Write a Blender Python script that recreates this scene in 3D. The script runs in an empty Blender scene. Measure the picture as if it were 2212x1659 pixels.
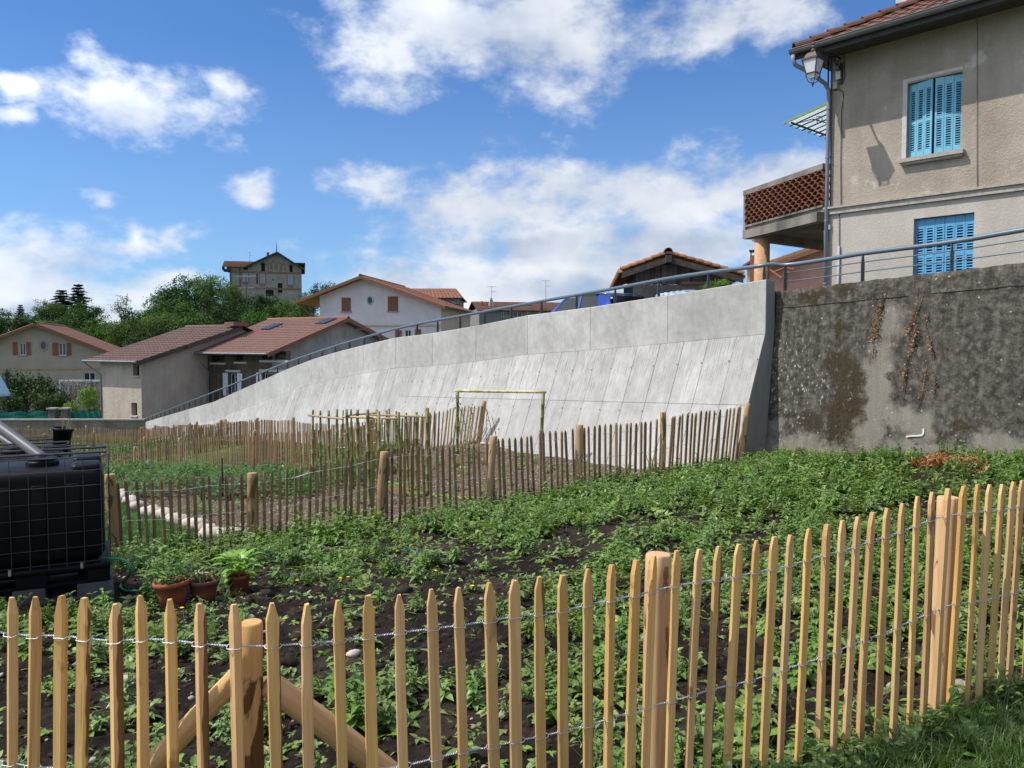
import bpy, bmesh, math, random
import numpy as np
from mathutils import Vector, Matrix, noise as mnoise

random.seed(7)
rng = np.random.default_rng(11)
scene = bpy.context.scene
COL = scene.collection
R = math.radians

# ------------------------------------------------------------------ camera
# a pocket camera held at eye height; distances below are metres from it (x right, y ahead, z up from the eye)
FPX, CX, CY, PITCH = 1750.0, 1106.0, 829.5, math.atan(80.5 / 1750.0)
cam_d = bpy.data.cameras.new("camera")
cam = bpy.data.objects.new("camera", cam_d)
COL.objects.link(cam)
cam_d.sensor_fit = 'HORIZONTAL'
cam_d.sensor_width = 36.0
cam_d.lens = 36.0 * FPX / 2212.0
cam_d.clip_start = 0.05
cam_d.clip_end = 3000.0
cam.location = (0, 0, 0)
cam.rotation_euler = (math.pi / 2 - PITCH, 0, 0)
scene.camera = cam

# ------------------------------------------------------------------ sun, sky, exposure
SUN_H = Vector((-1.0, -0.10)).normalized()
SUN_EL = R(53)
SUN = Vector((SUN_H.x * math.cos(SUN_EL), SUN_H.y * math.cos(SUN_EL), math.sin(SUN_EL)))
sun_d = bpy.data.lights.new("sun", 'SUN')
sun_d.energy = 3.7
sun_d.angle = R(0.53)
sun_d.color = (1.0, 0.955, 0.88)
sun = bpy.data.objects.new("sun", sun_d)
COL.objects.link(sun)
sun.location = (-40, -5, 60)
sun.rotation_euler = SUN.to_track_quat('Z', 'Y').to_euler()
scene.view_settings.view_transform = 'Standard'
scene.view_settings.look = 'None'
scene.view_settings.gamma = 1.0
scene.view_settings.exposure = 0.40
scene.view_settings.use_curve_mapping = False
scene.cycles.max_bounces = 6
scene.cycles.transparent_max_bounces = 12


class NT:
    """small wrapper for building node trees"""
    def __init__(self, tree):
        self.t = tree
        tree.nodes.clear()

    def n(self, kind, ins=None, **props):
        nd = self.t.nodes.new(kind)
        for k, v in props.items():
            setattr(nd, k, v)
        for k, v in (ins or {}).items():
            s = nd.inputs[k]
            if isinstance(v, bpy.types.NodeSocket):
                self.t.links.new(v, s)
            else:
                if isinstance(v, tuple) and len(v) == 3 and s.type == 'RGBA':
                    v = v + (1.0,)
                s.default_value = v
        return nd

    def m(self, op, a, b=0.0, c=None, clamp=False):
        ins = {0: a, 1: b}
        if c is not None:
            ins[2] = c
        return self.n('ShaderNodeMath', ins, operation=op, use_clamp=clamp).outputs[0]

    def vm(self, op, a, b=(0, 0, 0), c=None, out=0):
        ins = {0: a, 1: b}
        if c is not None:
            ins[2] = c
        return self.n('ShaderNodeVectorMath', ins, operation=op).outputs[out]

    def noise(self, vec, scale=5.0, detail=5.0, rough=0.55, out='Fac', dist=0.0):
        return self.n('ShaderNodeTexNoise', {'Vector': vec, 'Scale': scale, 'Detail': detail,
                                             'Roughness': rough, 'Distortion': dist}).outputs[out]

    def ramp(self, fac, stops, interp='LINEAR'):
        nd = self.n('ShaderNodeValToRGB', {'Fac': fac})
        cr = nd.color_ramp
        cr.interpolation = interp
        while len(cr.elements) < len(stops):
            cr.elements.new(0.5)
        for e, (p, c) in zip(cr.elements, stops):
            e.position = p
            e.color = tuple(c) + (1.0,) if len(c) == 3 else c
        return nd.outputs['Color']

    def mr(self, v, a, b, c=0.0, d=1.0, smooth=False):
        return self.n('ShaderNodeMapRange', {'Value': v, 'From Min': a, 'From Max': b, 'To Min': c, 'To Max': d},
                      interpolation_type='SMOOTHSTEP' if smooth else 'LINEAR').outputs[0]

    def mix(self, fac, a, b, mode='MIX'):
        nd = self.n('ShaderNodeMix', None, data_type='RGBA', blend_type=mode)
        for s, v in ((nd.inputs[0], fac), (nd.inputs[6], a), (nd.inputs[7], b)):
            if isinstance(v, bpy.types.NodeSocket):
                self.t.links.new(v, s)
            else:
                s.default_value = v + (1.0,) if isinstance(v, tuple) and len(v) == 3 else v
        return nd.outputs[2]

    def blobs(self, p, items):
        """largest of several soft elliptical blobs; items = (cx, cy, rx, ry, weight)"""
        acc = None
        for cx, cy, rx, ry, w in items:
            q = self.vm('MULTIPLY_ADD', p, (1.0 / rx, 1.0 / ry, 0.0), (-cx / rx, -cy / ry, 0.0))
            ln = self.vm('LENGTH', q, out=1)
            v = self.m('MULTIPLY_ADD', ln, -1.0, w)
            acc = v if acc is None else self.m('MAXIMUM', acc, v)
        return acc


def ray(x, y):
    """direction of sight for a point of the photograph (2212 x 1659 frame)"""
    u, v = (x - CX) / FPX, (CY - y) / FPX
    ct, st = math.cos(PITCH), math.sin(PITCH)
    return Vector((u, ct + v * st, -st + v * ct))


def at(x, y, Y):
    d = ray(x, y)
    return d * (Y / d.y)


def zat(y, Y):
    return at(CX, y, Y).z


def hit(x, y, P, D):
    """where a sight line meets the upright plane through P along D: (distance along D, z)"""
    r = ray(x, y)
    # solve k*r.xy = P + t*D
    det = -r.x * D[1] + D[0] * r.y
    k = (-P[0] * D[1] + D[0] * P[1]) / det
    q = r * k
    t = (q.x - P[0]) * D[0] + (q.y - P[1]) * D[1]
    return t / (D[0] ** 2 + D[1] ** 2), q.z


def azel(x, y):
    d = ray(x, y).normalized()
    return math.atan2(d.x, d.y), math.asin(d.z)


def build_world():
    w = bpy.data.worlds.new("World")
    scene.world = w
    w.use_nodes = True
    w.cycles.sampling_method = 'MANUAL'
    w.cycles.sample_map_resolution = 512
    N = NT(w.node_tree)
    S = 0.10
    sky = N.n('ShaderNodeTexSky', None, sky_type='NISHITA', sun_disc=False, sun_elevation=SUN_EL,
              sun_rotation=math.atan2(SUN_H.x, SUN_H.y) % (2 * math.pi),
              altitude=300.0, air_density=1.0, dust_density=0.35, ozone_density=2.6)
    tc = N.n('ShaderNodeTexCoord')
    d = tc.outputs['Generated']
    sep = N.n('ShaderNodeSeparateXYZ', {0: d})
    az = N.m('ARCTAN2', sep.outputs[0], sep.outputs[1])
    el = N.m('ARCSINE', sep.outputs[2])
    p = N.n('ShaderNodeCombineXYZ', {0: az, 1: el, 2: 0.0}).outputs[0]
    ds = N.vm('MULTIPLY', d, (1.0, 1.0, 1.55))
    warp = N.noise(ds, 7.0, 3.0, 0.62, 'Color')
    warp = N.vm('SUBTRACT', warp, (0.5, 0.5, 0.5))
    pw = N.vm('MULTIPLY_ADD', warp, (0.085, 0.085, 0.0), p)
    raw = [(262, 222, 175, 85, 1), (215, 140, 60, 65, .9), (350, 235, 130, 65, 1), (130, 245, 70, 45, .9),
           (505, 195, 58, 36, 1.05), (430, 250, 90, 60, .8), (500, 290, 50, 50, .45),
           (12, 192, 45, 26, .8), (22, 262, 50, 32, .9),
           (800, 110, 165, 115, 1.1), (950, 60, 190, 110, 1.1), (1150, 80, 190, 135, 1.15), (1230, 10, 130, 70, 1),
           (870, 190, 100, 60, .9), (1150, 185, 95, 55, .9), (1035, 40, 50, 60, .8),
           (1425, 85, 95, 55, .95), (1560, 40, 190, 75, 1.0), (1680, 15, 100, 60, .9), (1330, 180, 80, 35, .35),
           (530, 412, 66, 48, 1), (475, 385, 40, 30, .5), (220, 408, 42, 30, .8), (240, 378, 40, 18, .45),
           (288, 500, 48, 52, .95), (378, 495, 45, 30, .95), (430, 495, 24, 26, .8), (515, 497, 22, 20, .6),
           (320, 545, 40, 40, .5),
           (760, 400, 130, 55, .8), (880, 415, 130, 50, .8), (1000, 385, 110, 45, .8), (1050, 352, 50, 25, .7),
           (1090, 460, 210, 95, 1.25), (1250, 440, 240, 90, 1.2), (1450, 440, 270, 105, 1.25), (1620, 430, 230, 100, 1.2),
           (1790, 420, 190, 85, 1.1), (980, 520, 170, 55, 1.0), (1180, 545, 290, 75, 1.15), (900, 605, 220, 60, 1.2),
           (1100, 620, 300, 60, 1.2), (1500, 550, 260, 75, 1.1), (730, 625, 90, 40, .9), (1350, 640, 200, 60, .8),
           (1850, 470, 200, 90, 1.0), (2050, 440, 230, 110, 1.0),
           (50, 570, 110, 65, 1.15), (165, 535, 68, 66, 1.1), (60, 640, 210, 75, 1.2), (250, 630, 120, 58, 1.1),
           (355, 602, 48, 38, 1.0), (410, 618, 50, 36, .95), (180, 690, 260, 70, 1.1), (500, 600, 60, 40, .6),
           (1500, 320, 75, 38, .4), (640, 545, 130, 45, .55), (800, 545, 130, 40, .7), (400, 450, 40, 20, .4),
           (335, 12, 35, 14, .55), (640, 180, 30, 14, .35), (75, 440, 30, 14, .35), (1450, 560, 300, 60, 1.0)]
    small = [(530, 412, 66, 48), (505, 195, 60, 38), (220, 408, 46, 32), (288, 500, 50, 54), (378, 495, 48, 32),
             (12, 192, 48, 28), (22, 262, 52, 34)]
    # broad cloud masses: a coarse table of cover over azimuth and elevation, 3 elevation rows to a colour ramp
    NR, NA = 27, 32
    A0, A1, E0, E1 = -0.64, 0.64, -0.02, 0.50
    els = np.linspace(E0, E1, NR)
    azs = np.linspace(A0, A1, NA)
    AA, EE = np.meshgrid(azs, els)
    T = np.full(AA.shape, -1.0)
    for x, y, rx, ry, wt in raw:
        a, e = azel(x, y)
        T = np.maximum(T, wt - np.hypot((AA - a) / (rx / FPX), (EE - e) / (ry / FPX)))
    T = np.clip((T + 1.0) / 2.3, 0, 1)
    sw = N.n('ShaderNodeSeparateXYZ', {0: pw})
    af = N.mr(sw.outputs[0], A0, A1, 0.0, 1.0)
    ei = N.mr(sw.outputs[1], E0, E1, 0.0, NR - 1.0)
    ei3 = N.n('ShaderNodeCombineXYZ', {0: ei, 1: ei, 2: ei}).outputs[0]
    total = None
    for k in range(0, NR, 3):
        col3 = N.ramp(af, [(i / (NA - 1), (T[k, i], T[k + 1, i], T[k + 2, i])) for i in range(NA)])
        w3 = N.vm('ABSOLUTE', N.vm('SUBTRACT', ei3, (float(k), k + 1.0, k + 2.0)))
        w3 = N.vm('MAXIMUM', N.vm('SUBTRACT', (1.0, 1.0, 1.0), w3), (0.0, 0.0, 0.0))
        v = N.vm('DOT_PRODUCT', col3, w3, out=1)
        total = v if total is None else N.m('ADD', total, v)
    inside = N.m('MULTIPLY_ADD', total, 2.3, -1.0)
    sm = None
    for x, y, rx, ry in small:
        a, e = azel(x, y)
        rx, ry = rx / FPX, ry / FPX
        ln = N.vm('LENGTH', N.vm('MULTIPLY_ADD', pw, (1 / rx, 1 / ry, 0.0), (-a / rx, -e / ry, 0.0)), out=1)
        sm = ln if sm is None else N.m('MINIMUM', sm, ln)
    inside = N.m('MAXIMUM', inside, N.m('SUBTRACT', 1.0, sm))
    n1 = N.noise(ds, 5.2, 5.0, 0.60)
    n2 = N.noise(ds, 19.0, 5.0, 0.66)
    # clouds outside the frame, made denser than in view to raise the fill light
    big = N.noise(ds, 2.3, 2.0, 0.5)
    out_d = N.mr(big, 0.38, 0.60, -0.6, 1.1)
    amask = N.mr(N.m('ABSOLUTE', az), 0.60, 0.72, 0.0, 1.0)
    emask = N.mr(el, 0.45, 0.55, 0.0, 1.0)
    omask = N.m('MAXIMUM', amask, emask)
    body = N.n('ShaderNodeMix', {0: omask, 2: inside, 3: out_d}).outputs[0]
    dens = N.m('MULTIPLY_ADD', N.m('SUBTRACT', n1, 0.5), 2.5, body)
    dens = N.m('MULTIPLY_ADD', N.m('SUBTRACT', n2, 0.5), 1.45, dens)
    cov = N.mr(dens, -0.06, 0.88, 0.0, 0.96, smooth=True)
    # light falls on the clouds from the left and above: compare with the density a little that way
    dsl = N.vm('ADD', ds, (-0.035, 0.0, 0.055))
    n3 = N.noise(dsl, 5.2, 3.0, 0.55)
    lit = N.m('MULTIPLY_ADD', N.m('SUBTRACT', n1, n3), 2.2, 0.66, clamp=True)
    gl = None
    for x, y, rx, ry in ((1130, 540, 230, 34), (1400, 545, 240, 60), (1300, 615, 260, 45), (120, 690, 190, 30), (1150, 140, 140, 60), (300, 255, 140, 40)):
        a, e = azel(x, y)
        rx, ry = rx / FPX, ry / FPX
        ln = N.vm('LENGTH', N.vm('MULTIPLY_ADD', pw, (1 / rx, 1 / ry, 0.0), (-a / rx, -e / ry, 0.0)), out=1)
        gl = ln if gl is None else N.m('MINIMUM', gl, ln)
    g = N.mr(gl, 0.2, 1.0, 1.0, 0.0, smooth=True)
    lit = N.m('SUBTRACT', lit, N.m('MULTIPLY', g, 0.55), clamp=True)
    ccol = N.ramp(lit, [(0.0, (0.43, 0.50, 0.64)), (0.45, (0.63, 0.69, 0.79)), (1.0, (0.88, 0.90, 0.94))])
    # cloud brightness boosted towards the sun, to add fill light
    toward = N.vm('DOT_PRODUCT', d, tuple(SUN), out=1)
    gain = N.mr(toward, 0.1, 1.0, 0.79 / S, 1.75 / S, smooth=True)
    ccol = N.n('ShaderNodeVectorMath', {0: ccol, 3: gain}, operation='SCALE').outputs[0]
    skyc = N.mix(1.0, sky.outputs[0], (0.42, 0.73, 1.08), 'MULTIPLY')
    # thin milky veil low down, as humid summer air gives
    veil = N.mr(el, 0.0, 0.34, 0.34, 0.04)
    skyc = N.mix(veil, skyc, (0.42 / S, 0.54 / S, 0.70 / S))
    col = N.mix(cov, skyc, ccol)
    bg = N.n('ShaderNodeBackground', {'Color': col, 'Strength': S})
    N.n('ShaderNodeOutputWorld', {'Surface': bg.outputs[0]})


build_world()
# ------------------------------------------------------------------ materials
def new_mat(name):
    m = bpy.data.materials.new(name)
    m.use_nodes = True
    return m, NT(m.node_tree)


def finish(N, base, rough=0.85, bump=None, bstr=0.3, bdist=0.01, spec=0.3, metallic=0.0, trans=None, extra=None):
    ins = {'Base Color': base, 'Roughness': rough, 'Specular IOR Level': spec, 'Metallic': metallic}
    ins.update(extra or {})
    b = N.n('ShaderNodeBsdfPrincipled', ins)
    if bump is not None:
        bp = N.n('ShaderNodeBump', {'Height': bump, 'Strength': bstr, 'Distance': bdist})
        N.t.links.new(bp.outputs[0], b.inputs['Normal'])
    sh = b.outputs[0]
    if trans is not None:
        t = N.n('ShaderNodeBsdfTranslucent', {'Color': trans[0]})
        mx = N.n('ShaderNodeMixShader', {0: trans[1], 1: sh, 2: t.outputs[0]})
        sh = mx.outputs[0]
    N.n('ShaderNodeOutputMaterial', {'Surface': sh})


def ocoord(N, stretch=(1, 1, 1), rnd=True):
    tc = N.n('ShaderNodeTexCoord').outputs['Object']
    v = N.vm('MULTIPLY', tc, stretch)
    if rnd:
        r = N.n('ShaderNodeObjectInfo').outputs['Random']
        off = N.m('MULTIPLY', r, 37.0)
        v = N.vm('ADD', v, N.n('ShaderNodeCombineXYZ', {0: off, 1: off, 2: off}).outputs[0])
    return v


def vary(N, col, hue=0.0, sat=0.0, val=0.2):
    r = N.n('ShaderNodeObjectInfo').outputs['Random']
    r2 = N.m('FRACT', N.m('MULTIPLY', r, 17.31))
    return N.n('ShaderNodeHueSaturation', {
        'Hue': N.mr(r2, 0, 1, 0.5 - hue, 0.5 + hue), 'Saturation': N.mr(r2, 0, 1, 1 - sat, 1 + sat),
        'Value': N.mr(r, 0, 1, 1 - val, 1 + val), 'Color': col}).outputs[0]


def simple(name, stops, scale=6.0, detail=6.0, rough=0.85, bump=0.0, bscale=None, bdist=0.01, stretch=(1, 1, 1),
           val=0.0, hue=0.0, sat=0.0, spec=0.3, metallic=0.0, rnd=True, extra=None):
    m, N = new_mat(name)
    v = ocoord(N, stretch, rnd)
    f = N.noise(v, scale, detail, 0.6)
    lo, hi = 0.32, 0.68
    k = len(stops)
    c = N.ramp(f, [(lo + (hi - lo) * i / max(1, k - 1), s) for i, s in enumerate(stops)])
    if val or hue or sat:
        c = vary(N, c, hue, sat, val)
    b = N.noise(v, bscale or scale * 4, 4.0, 0.6) if bump else None
    finish(N, c, rough, b, bump, bdist, spec, metallic, None, extra)
    return m


def wood_mat(name, stops, val=0.12, sat=0.1, hue=0.01, grain=26.0, stain=None, rough=0.75, bark=False):
    """long grain along z"""
    m, N = new_mat(name)
    v = ocoord(N, (1, 1, 0.045))
    f = N.noise(v, grain, 5.0, 0.6, dist=0.6)
    c = N.ramp(f, [(0.25 + 0.5 * i / (len(stops) - 1), s) for i, s in enumerate(stops)])
    fine = N.noise(ocoord(N, (1, 1, 0.02)), 320.0, 3.0, 0.6)
    c = N.mix(N.mr(fine, 0.35, 0.65, 0.0, 0.36), c, N.vm('MULTIPLY', c, (0.62, 0.56, 0.5)))
    kn = N.noise(ocoord(N, (1, 1, 0.5)), 13.0, 2.0, 0.5)
    c = N.mix(N.mr(kn, 0.67, 0.73, 0.0, 0.75), c, (stops[0][0] * 0.45, stops[0][1] * 0.38, stops[0][2] * 0.35))
    if stain is not None:   # darker towards the foot
        z = N.n('ShaderNodeSeparateXYZ', {0: N.n('ShaderNodeTexCoord').outputs['Object']}).outputs[2]
        k = N.mr(N.m('MULTIPLY_ADD', f, 0.25, z), stain[0], stain[1], 0.75, 0.0, smooth=True)
        c = N.mix(k, c, N.vm('MULTIPLY', c, (0.42, 0.36, 0.32)))
    c = vary(N, c, hue, sat, val)
    if bark:    # a strip of bark left on the edge of some pales, hairline splits
        sx = N.n('ShaderNodeSeparateXYZ', {0: N.n('ShaderNodeTexCoord').outputs['Object']}).outputs[0]
        rr = N.n('ShaderNodeObjectInfo').outputs['Random']
        on = N.mr(N.m('FRACT', N.m('MULTIPLY', rr, 7.77)), 0.62, 0.64)
        wob = N.noise(ocoord(N, (1, 1, 0.25)), 11.0, 3.0, 0.6)
        k = N.mr(N.m('MULTIPLY_ADD', N.m('SUBTRACT', wob, 0.5), 0.045, sx), 0.0135, 0.0150, 0.0, 0.92)
        c = N.mix(N.m('MULTIPLY', k, on), c, (0.13, 0.062, 0.028))
        sp = N.noise(ocoord(N, (1, 1, 0.012)), 150.0, 2.0, 0.5)
        c = N.mix(N.mr(sp, 0.715, 0.745, 0.0, 0.75), c, (0.14, 0.07, 0.03))
    finish(N, c, rough, fine, 0.5, 0.0015, 0.2)
    return m


def bark_post_mat(name, wood, bark, amount=0.5):
    m, N = new_mat(name)
    v = ocoord(N, (1, 1, 0.32))
    f = N.noise(v, 7.5, 5.0, 0.55, dist=0.8)
    grain = N.noise(ocoord(N, (1, 1, 0.05)), 60.0, 4.0, 0.6)
    w = N.mix(N.mr(grain, 0.3, 0.7), (wood[0] * 0.72, wood[1] * 0.68, wood[2] * 0.62), wood)
    b = N.mix(N.mr(grain, 0.3, 0.7), (bark[0] * 0.5, bark[1] * 0.5, bark[2] * 0.5), bark)
    k = N.mr(f, amount - 0.012, amount + 0.012, 1.0, 0.0)
    c = vary(N, N.mix(k, w, b), 0.004, 0.06, 0.10)
    hgt = N.m('MULTIPLY_ADD', k, 0.7, N.m('MULTIPLY', grain, 0.3))
    finish(N, c, 0.8, hgt, 0.6, 0.006, 0.25)
    return m


def leaf_mat(name, stops, scale=3.0, trans=0.32, val=0.15, hue=0.015, rough=0.42, spec=0.45, rnd=True, fine=0.0):
    m, N = new_mat(name)
    v = ocoord(N, (1, 1, 1), rnd)
    f = N.noise(v, scale, 5.0, 0.65)
    c = N.ramp(f, [(0.3 + 0.4 * i / (len(stops) - 1), s) for i, s in enumerate(stops)])
    c = vary(N, c, hue, 0.1, val)
    tcol = N.vm('MULTIPLY', c, (1.5, 1.55, 0.7))
    finish(N, c, rough, None, 0, 0, spec, 0.0, (tcol, trans))
    return m


def glass_mat(name, col=(0.02, 0.03, 0.04), rough=0.05):
    m, N = new_mat(name)
    finish(N, col, rough, None, 0, 0, 0.6)
    return m


M = {}
M['picket'] = wood_mat('pale_chestnut_wood', [(0.45, 0.25, 0.088), (0.62, 0.375, 0.148), (0.72, 0.48, 0.215)], val=0.17, sat=0.06,
                       hue=0.003, stain=(0.02, 0.20), bark=True)
M['picket_old'] = wood_mat('weathered_chestnut_wood', [(0.165, 0.105, 0.057), (0.25, 0.165, 0.09), (0.33, 0.23, 0.135)],
                           val=0.22, sat=0.10, hue=0.006, stain=(0.05, 0.45))
M['post'] = bark_post_mat('peeled_chestnut_post', (0.60, 0.36, 0.15), (0.17, 0.075, 0.028), 0.55)
M['post_clean'] = bark_post_mat('smooth_chestnut_post', (0.60, 0.39, 0.20), (0.26, 0.13, 0.06), 0.39)
M['post_old'] = bark_post_mat('brown_chestnut_post', (0.44, 0.29, 0.15), (0.20, 0.115, 0.055), 0.42)
M['wire'] = simple('galvanised_wire', [(0.45, 0.46, 0.48), (0.62, 0.63, 0.66)], 60, rough=0.42, metallic=0.85)
M['rail'] = simple('blue_grey_paint', [(0.085, 0.12, 0.155), (0.105, 0.145, 0.185)], 2, rough=0.32, spec=0.5)
M['rail_post'] = simple('dark_grey_paint', [(0.055, 0.07, 0.08), (0.07, 0.085, 0.10)], 2, rough=0.5)
M['black_plastic'] = simple('black_plastic', [(0.004, 0.0045, 0.0055), (0.007, 0.008, 0.010)], 3, rough=0.45, spec=0.14)
M['cage'] = simple('galvanised_cage', [(0.045, 0.047, 0.05), (0.07, 0.073, 0.077)], 8, rough=0.6, metallic=0.1)
M['pvc'] = simple('grey_pvc', [(0.075, 0.08, 0.088), (0.10, 0.107, 0.115)], 5, rough=0.45)
M['terracotta'] = simple('terracotta', [(0.27, 0.075, 0.035), (0.36, 0.115, 0.055)], 7, rough=0.8, bump=0.15)
M['terracotta_dark'] = simple('brown_terracotta', [(0.17, 0.06, 0.035), (0.24, 0.09, 0.05)], 7, rough=0.8, bump=0.15)
M['potting'] = simple('potting_soil', [(0.03, 0.02, 0.012), (0.06, 0.04, 0.025)], 30, bump=0.6)
M['hose'] = simple('green_hose', [(0.008, 0.14, 0.07), (0.012, 0.19, 0.10)], 4, rough=0.35, spec=0.5)
M['block'] = simple('concrete_block_grey', [(0.05, 0.05, 0.053), (0.085, 0.085, 0.09)], 12, bump=0.3)
M['bamboo'] = simple('green_bamboo', [(0.10, 0.115, 0.03), (0.16, 0.17, 0.05), (0.21, 0.19, 0.08)], 5, rough=0.45, stretch=(1, 1, .3), val=0.2)
M['bamboo_dry'] = simple('dry_bamboo', [(0.33, 0.21, 0.11), (0.46, 0.33, 0.19)], 6, rough=0.5, val=0.2)
M['bamboo_beam'] = simple('yellowing_bamboo', [(0.30, 0.28, 0.10), (0.46, 0.42, 0.22), (0.58, 0.50, 0.33)], 4, rough=0.5)
M['stone'] = simple('river_stone', [(0.30, 0.25, 0.20), (0.45, 0.39, 0.32), (0.56, 0.51, 0.45)], 9, rough=0.85, bump=0.25, val=0.22, sat=0.3)
M['pebble'] = simple('pale_pebble', [(0.20, 0.17, 0.13), (0.36, 0.31, 0.26)], 20, rough=0.85, val=0.3)
M['gravel'] = simple('brown_gravel', [(0.16, 0.13, 0.10), (0.33, 0.29, 0.24)], 20, rough=0.9, val=0.3)
M['clod'] = simple('soil_clod', [(0.022, 0.015, 0.010), (0.05, 0.034, 0.023)], 30, rough=0.95, bump=0.8, bscale=60, bdist=0.006)
M['dry_leaf'] = leaf_mat('dead_leaf', [(0.20, 0.085, 0.03), (0.34, 0.15, 0.06), (0.42, 0.22, 0.10)], 20, 0.2, 0.25)
M['dry_leaf_pale'] = leaf_mat('dead_ivy_leaf', [(0.17, 0.075, 0.028), (0.29, 0.14, 0.055), (0.40, 0.22, 0.10)], 20, 0.2, 0.2)
M['twig'] = simple('dry_twig', [(0.07, 0.045, 0.03), (0.12, 0.085, 0.06)], 20)
M['bark'] = simple('tree_bark', [(0.05, 0.04, 0.03), (0.10, 0.08, 0.06)], 8, bump=0.5, stretch=(1, 1, .3))
M['zinc'] = simple('zinc', [(0.19, 0.20, 0.21), (0.27, 0.28, 0.29)], 4, rough=0.5, metallic=0.3)
M['downpipe'] = simple('grey_downpipe', [(0.20, 0.205, 0.235), (0.26, 0.265, 0.295)], 3, rough=0.5)
M['dark_gutter'] = simple('brown_gutter', [(0.10, 0.10, 0.10), (0.15, 0.145, 0.14)], 4, rough=0.5)
M['cable'] = simple('dark_cable', [(0.03, 0.028, 0.028), (0.05, 0.045, 0.045)], 5, rough=0.6)
M['cable_pale'] = simple('painted_cable', [(0.20, 0.17, 0.14), (0.26, 0.22, 0.18)], 5, rough=0.7)
M['conduit'] = simple('grey_conduit', [(0.30, 0.30, 0.33), (0.38, 0.38, 0.41)], 5, rough=0.6)
M['iron'] = simple('black_iron', [(0.012, 0.012, 0.014), (0.03, 0.027, 0.027)], 8, rough=0.5, spec=0.5)
M['lantern_frame'] = simple('bronze_lantern', [(0.055, 0.033, 0.026), (0.10, 0.062, 0.048)], 10, rough=0.55)
M['milky'] = simple('milky_glass', [(0.55, 0.57, 0.62), (0.66, 0.67, 0.71)], 3, rough=0.25, spec=0.5)
M['white_box'] = simple('white_plastic', [(0.60, 0.60, 0.60), (0.70, 0.70, 0.69)], 4, rough=0.5)
M['cream_box'] = simple('cream_plastic', [(0.45, 0.36, 0.28), (0.52, 0.43, 0.34)], 4, rough=0.5)
M['green_paint'] = simple('green_painted_iron', [(0.16, 0.24, 0.06), (0.22, 0.31, 0.09)], 8, rough=0.5)
M['dark_green'] = simple('dark_green_iron', [(0.02, 0.045, 0.02), (0.035, 0.07, 0.03)], 8, rough=0.5)
def _frosted():
    m, N = new_mat('wired_glass')
    finish(N, (0.55, 0.60, 0.62), 0.2, None, 0, 0, 0.5, 0.0, ((0.72, 0.78, 0.80), 0.75))
    return m


M['canopy_glass'] = _frosted()
M['shutter'] = simple('sky_blue_paint', [(0.145, 0.385, 0.53), (0.19, 0.46, 0.61)], 7, rough=0.5, stretch=(1, 1, .4), val=0.07, rnd=True)
M['shutter_deep'] = simple('deeper_blue_paint', [(0.085, 0.29, 0.49), (0.115, 0.35, 0.56)], 7, rough=0.5, val=0.07)
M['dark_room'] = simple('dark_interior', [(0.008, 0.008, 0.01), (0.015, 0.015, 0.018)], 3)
M['reveal'] = simple('pale_reveal_plaster', [(0.42, 0.41, 0.40), (0.52, 0.51, 0.49)], 9, bump=0.1)
M['sill'] = simple('stone_sill', [(0.27, 0.24, 0.20), (0.42, 0.38, 0.33)], 9, bump=0.3)
M['glass'] = glass_mat('window_glass')
M['car_glass'] = glass_mat('tinted_car_glass', (0.008, 0.011, 0.016), 0.12)
M['car_blue'] = simple('blue_car_paint', [(0.004, 0.035, 0.27), (0.005, 0.042, 0.31)], 1, rough=0.25, spec=0.6,
                       extra={'Coat Weight': 0.8, 'Coat Roughness': 0.05})
M['tyre'] = simple('tyre_rubber', [(0.015, 0.015, 0.016), (0.025, 0.025, 0.026)], 10)
M['alloy'] = simple('alloy_rim', [(0.4, 0.4, 0.42), (0.5, 0.5, 0.52)], 3, rough=0.3, metallic=0.9)
M['lamp_red'] = simple('red_lamp_plastic', [(0.3, 0.01, 0.01), (0.36, 0.015, 0.015)], 3, rough=0.2)
M['lamp_clear'] = simple('clear_lamp_plastic', [(0.6, 0.6, 0.62), (0.7, 0.7, 0.72)], 3, rough=0.15)
M['sheet'] = simple('pale_blue_plastic_sheet', [(0.25, 0.33, 0.42), (0.40, 0.47, 0.55)], 6, rough=0.25, spec=0.6)
M['old_wood'] = simple('grey_brown_boards', [(0.055, 0.042, 0.037), (0.11, 0.085, 0.075), (0.165, 0.135, 0.12)], 5, stretch=(3, 3, .25), bump=0.3, val=0.35)
M['beam'] = simple('old_beam', [(0.06, 0.045, 0.036), (0.12, 0.095, 0.08)], 5, bump=0.3, val=0.2)
M['soffit'] = simple('varnished_soffit', [(0.34, 0.20, 0.08), (0.44, 0.27, 0.12)], 5, stretch=(1, 6, 1))
M['brown_shutter'] = simple('brown_wood_shutter', [(0.17, 0.085, 0.045), (0.23, 0.12, 0.065)], 5, stretch=(6, 6, .4))
M['orange_shutter'] = simple('red_brown_shutter', [(0.22, 0.085, 0.045), (0.29, 0.12, 0.065)], 5, stretch=(6, 6, .4))
M['white_paint'] = simple('white_painted_wood', [(0.62, 0.63, 0.66), (0.72, 0.73, 0.76)], 5)
M['pvc_white'] = simple('white_frame', [(0.66, 0.66, 0.67), (0.74, 0.74, 0.74)], 3, rough=0.4)
M['brick'] = simple('red_brick', [(0.20, 0.075, 0.045), (0.30, 0.12, 0.075)], 12, bump=0.3)
M['brick_trim'] = simple('brown_brick_trim', [(0.17, 0.105, 0.075), (0.25, 0.155, 0.11)], 4, bump=0.2)
M['col_render'] = simple('ochre_column_render', [(0.42, 0.24, 0.125), (0.54, 0.33, 0.19)], 16, bump=0.5, bscale=60)
M['net'] = simple('green_windbreak_net', [(0.005, 0.125, 0.10), (0.008, 0.17, 0.135)], 9, stretch=(1, 1, 3), rough=0.7)
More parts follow.
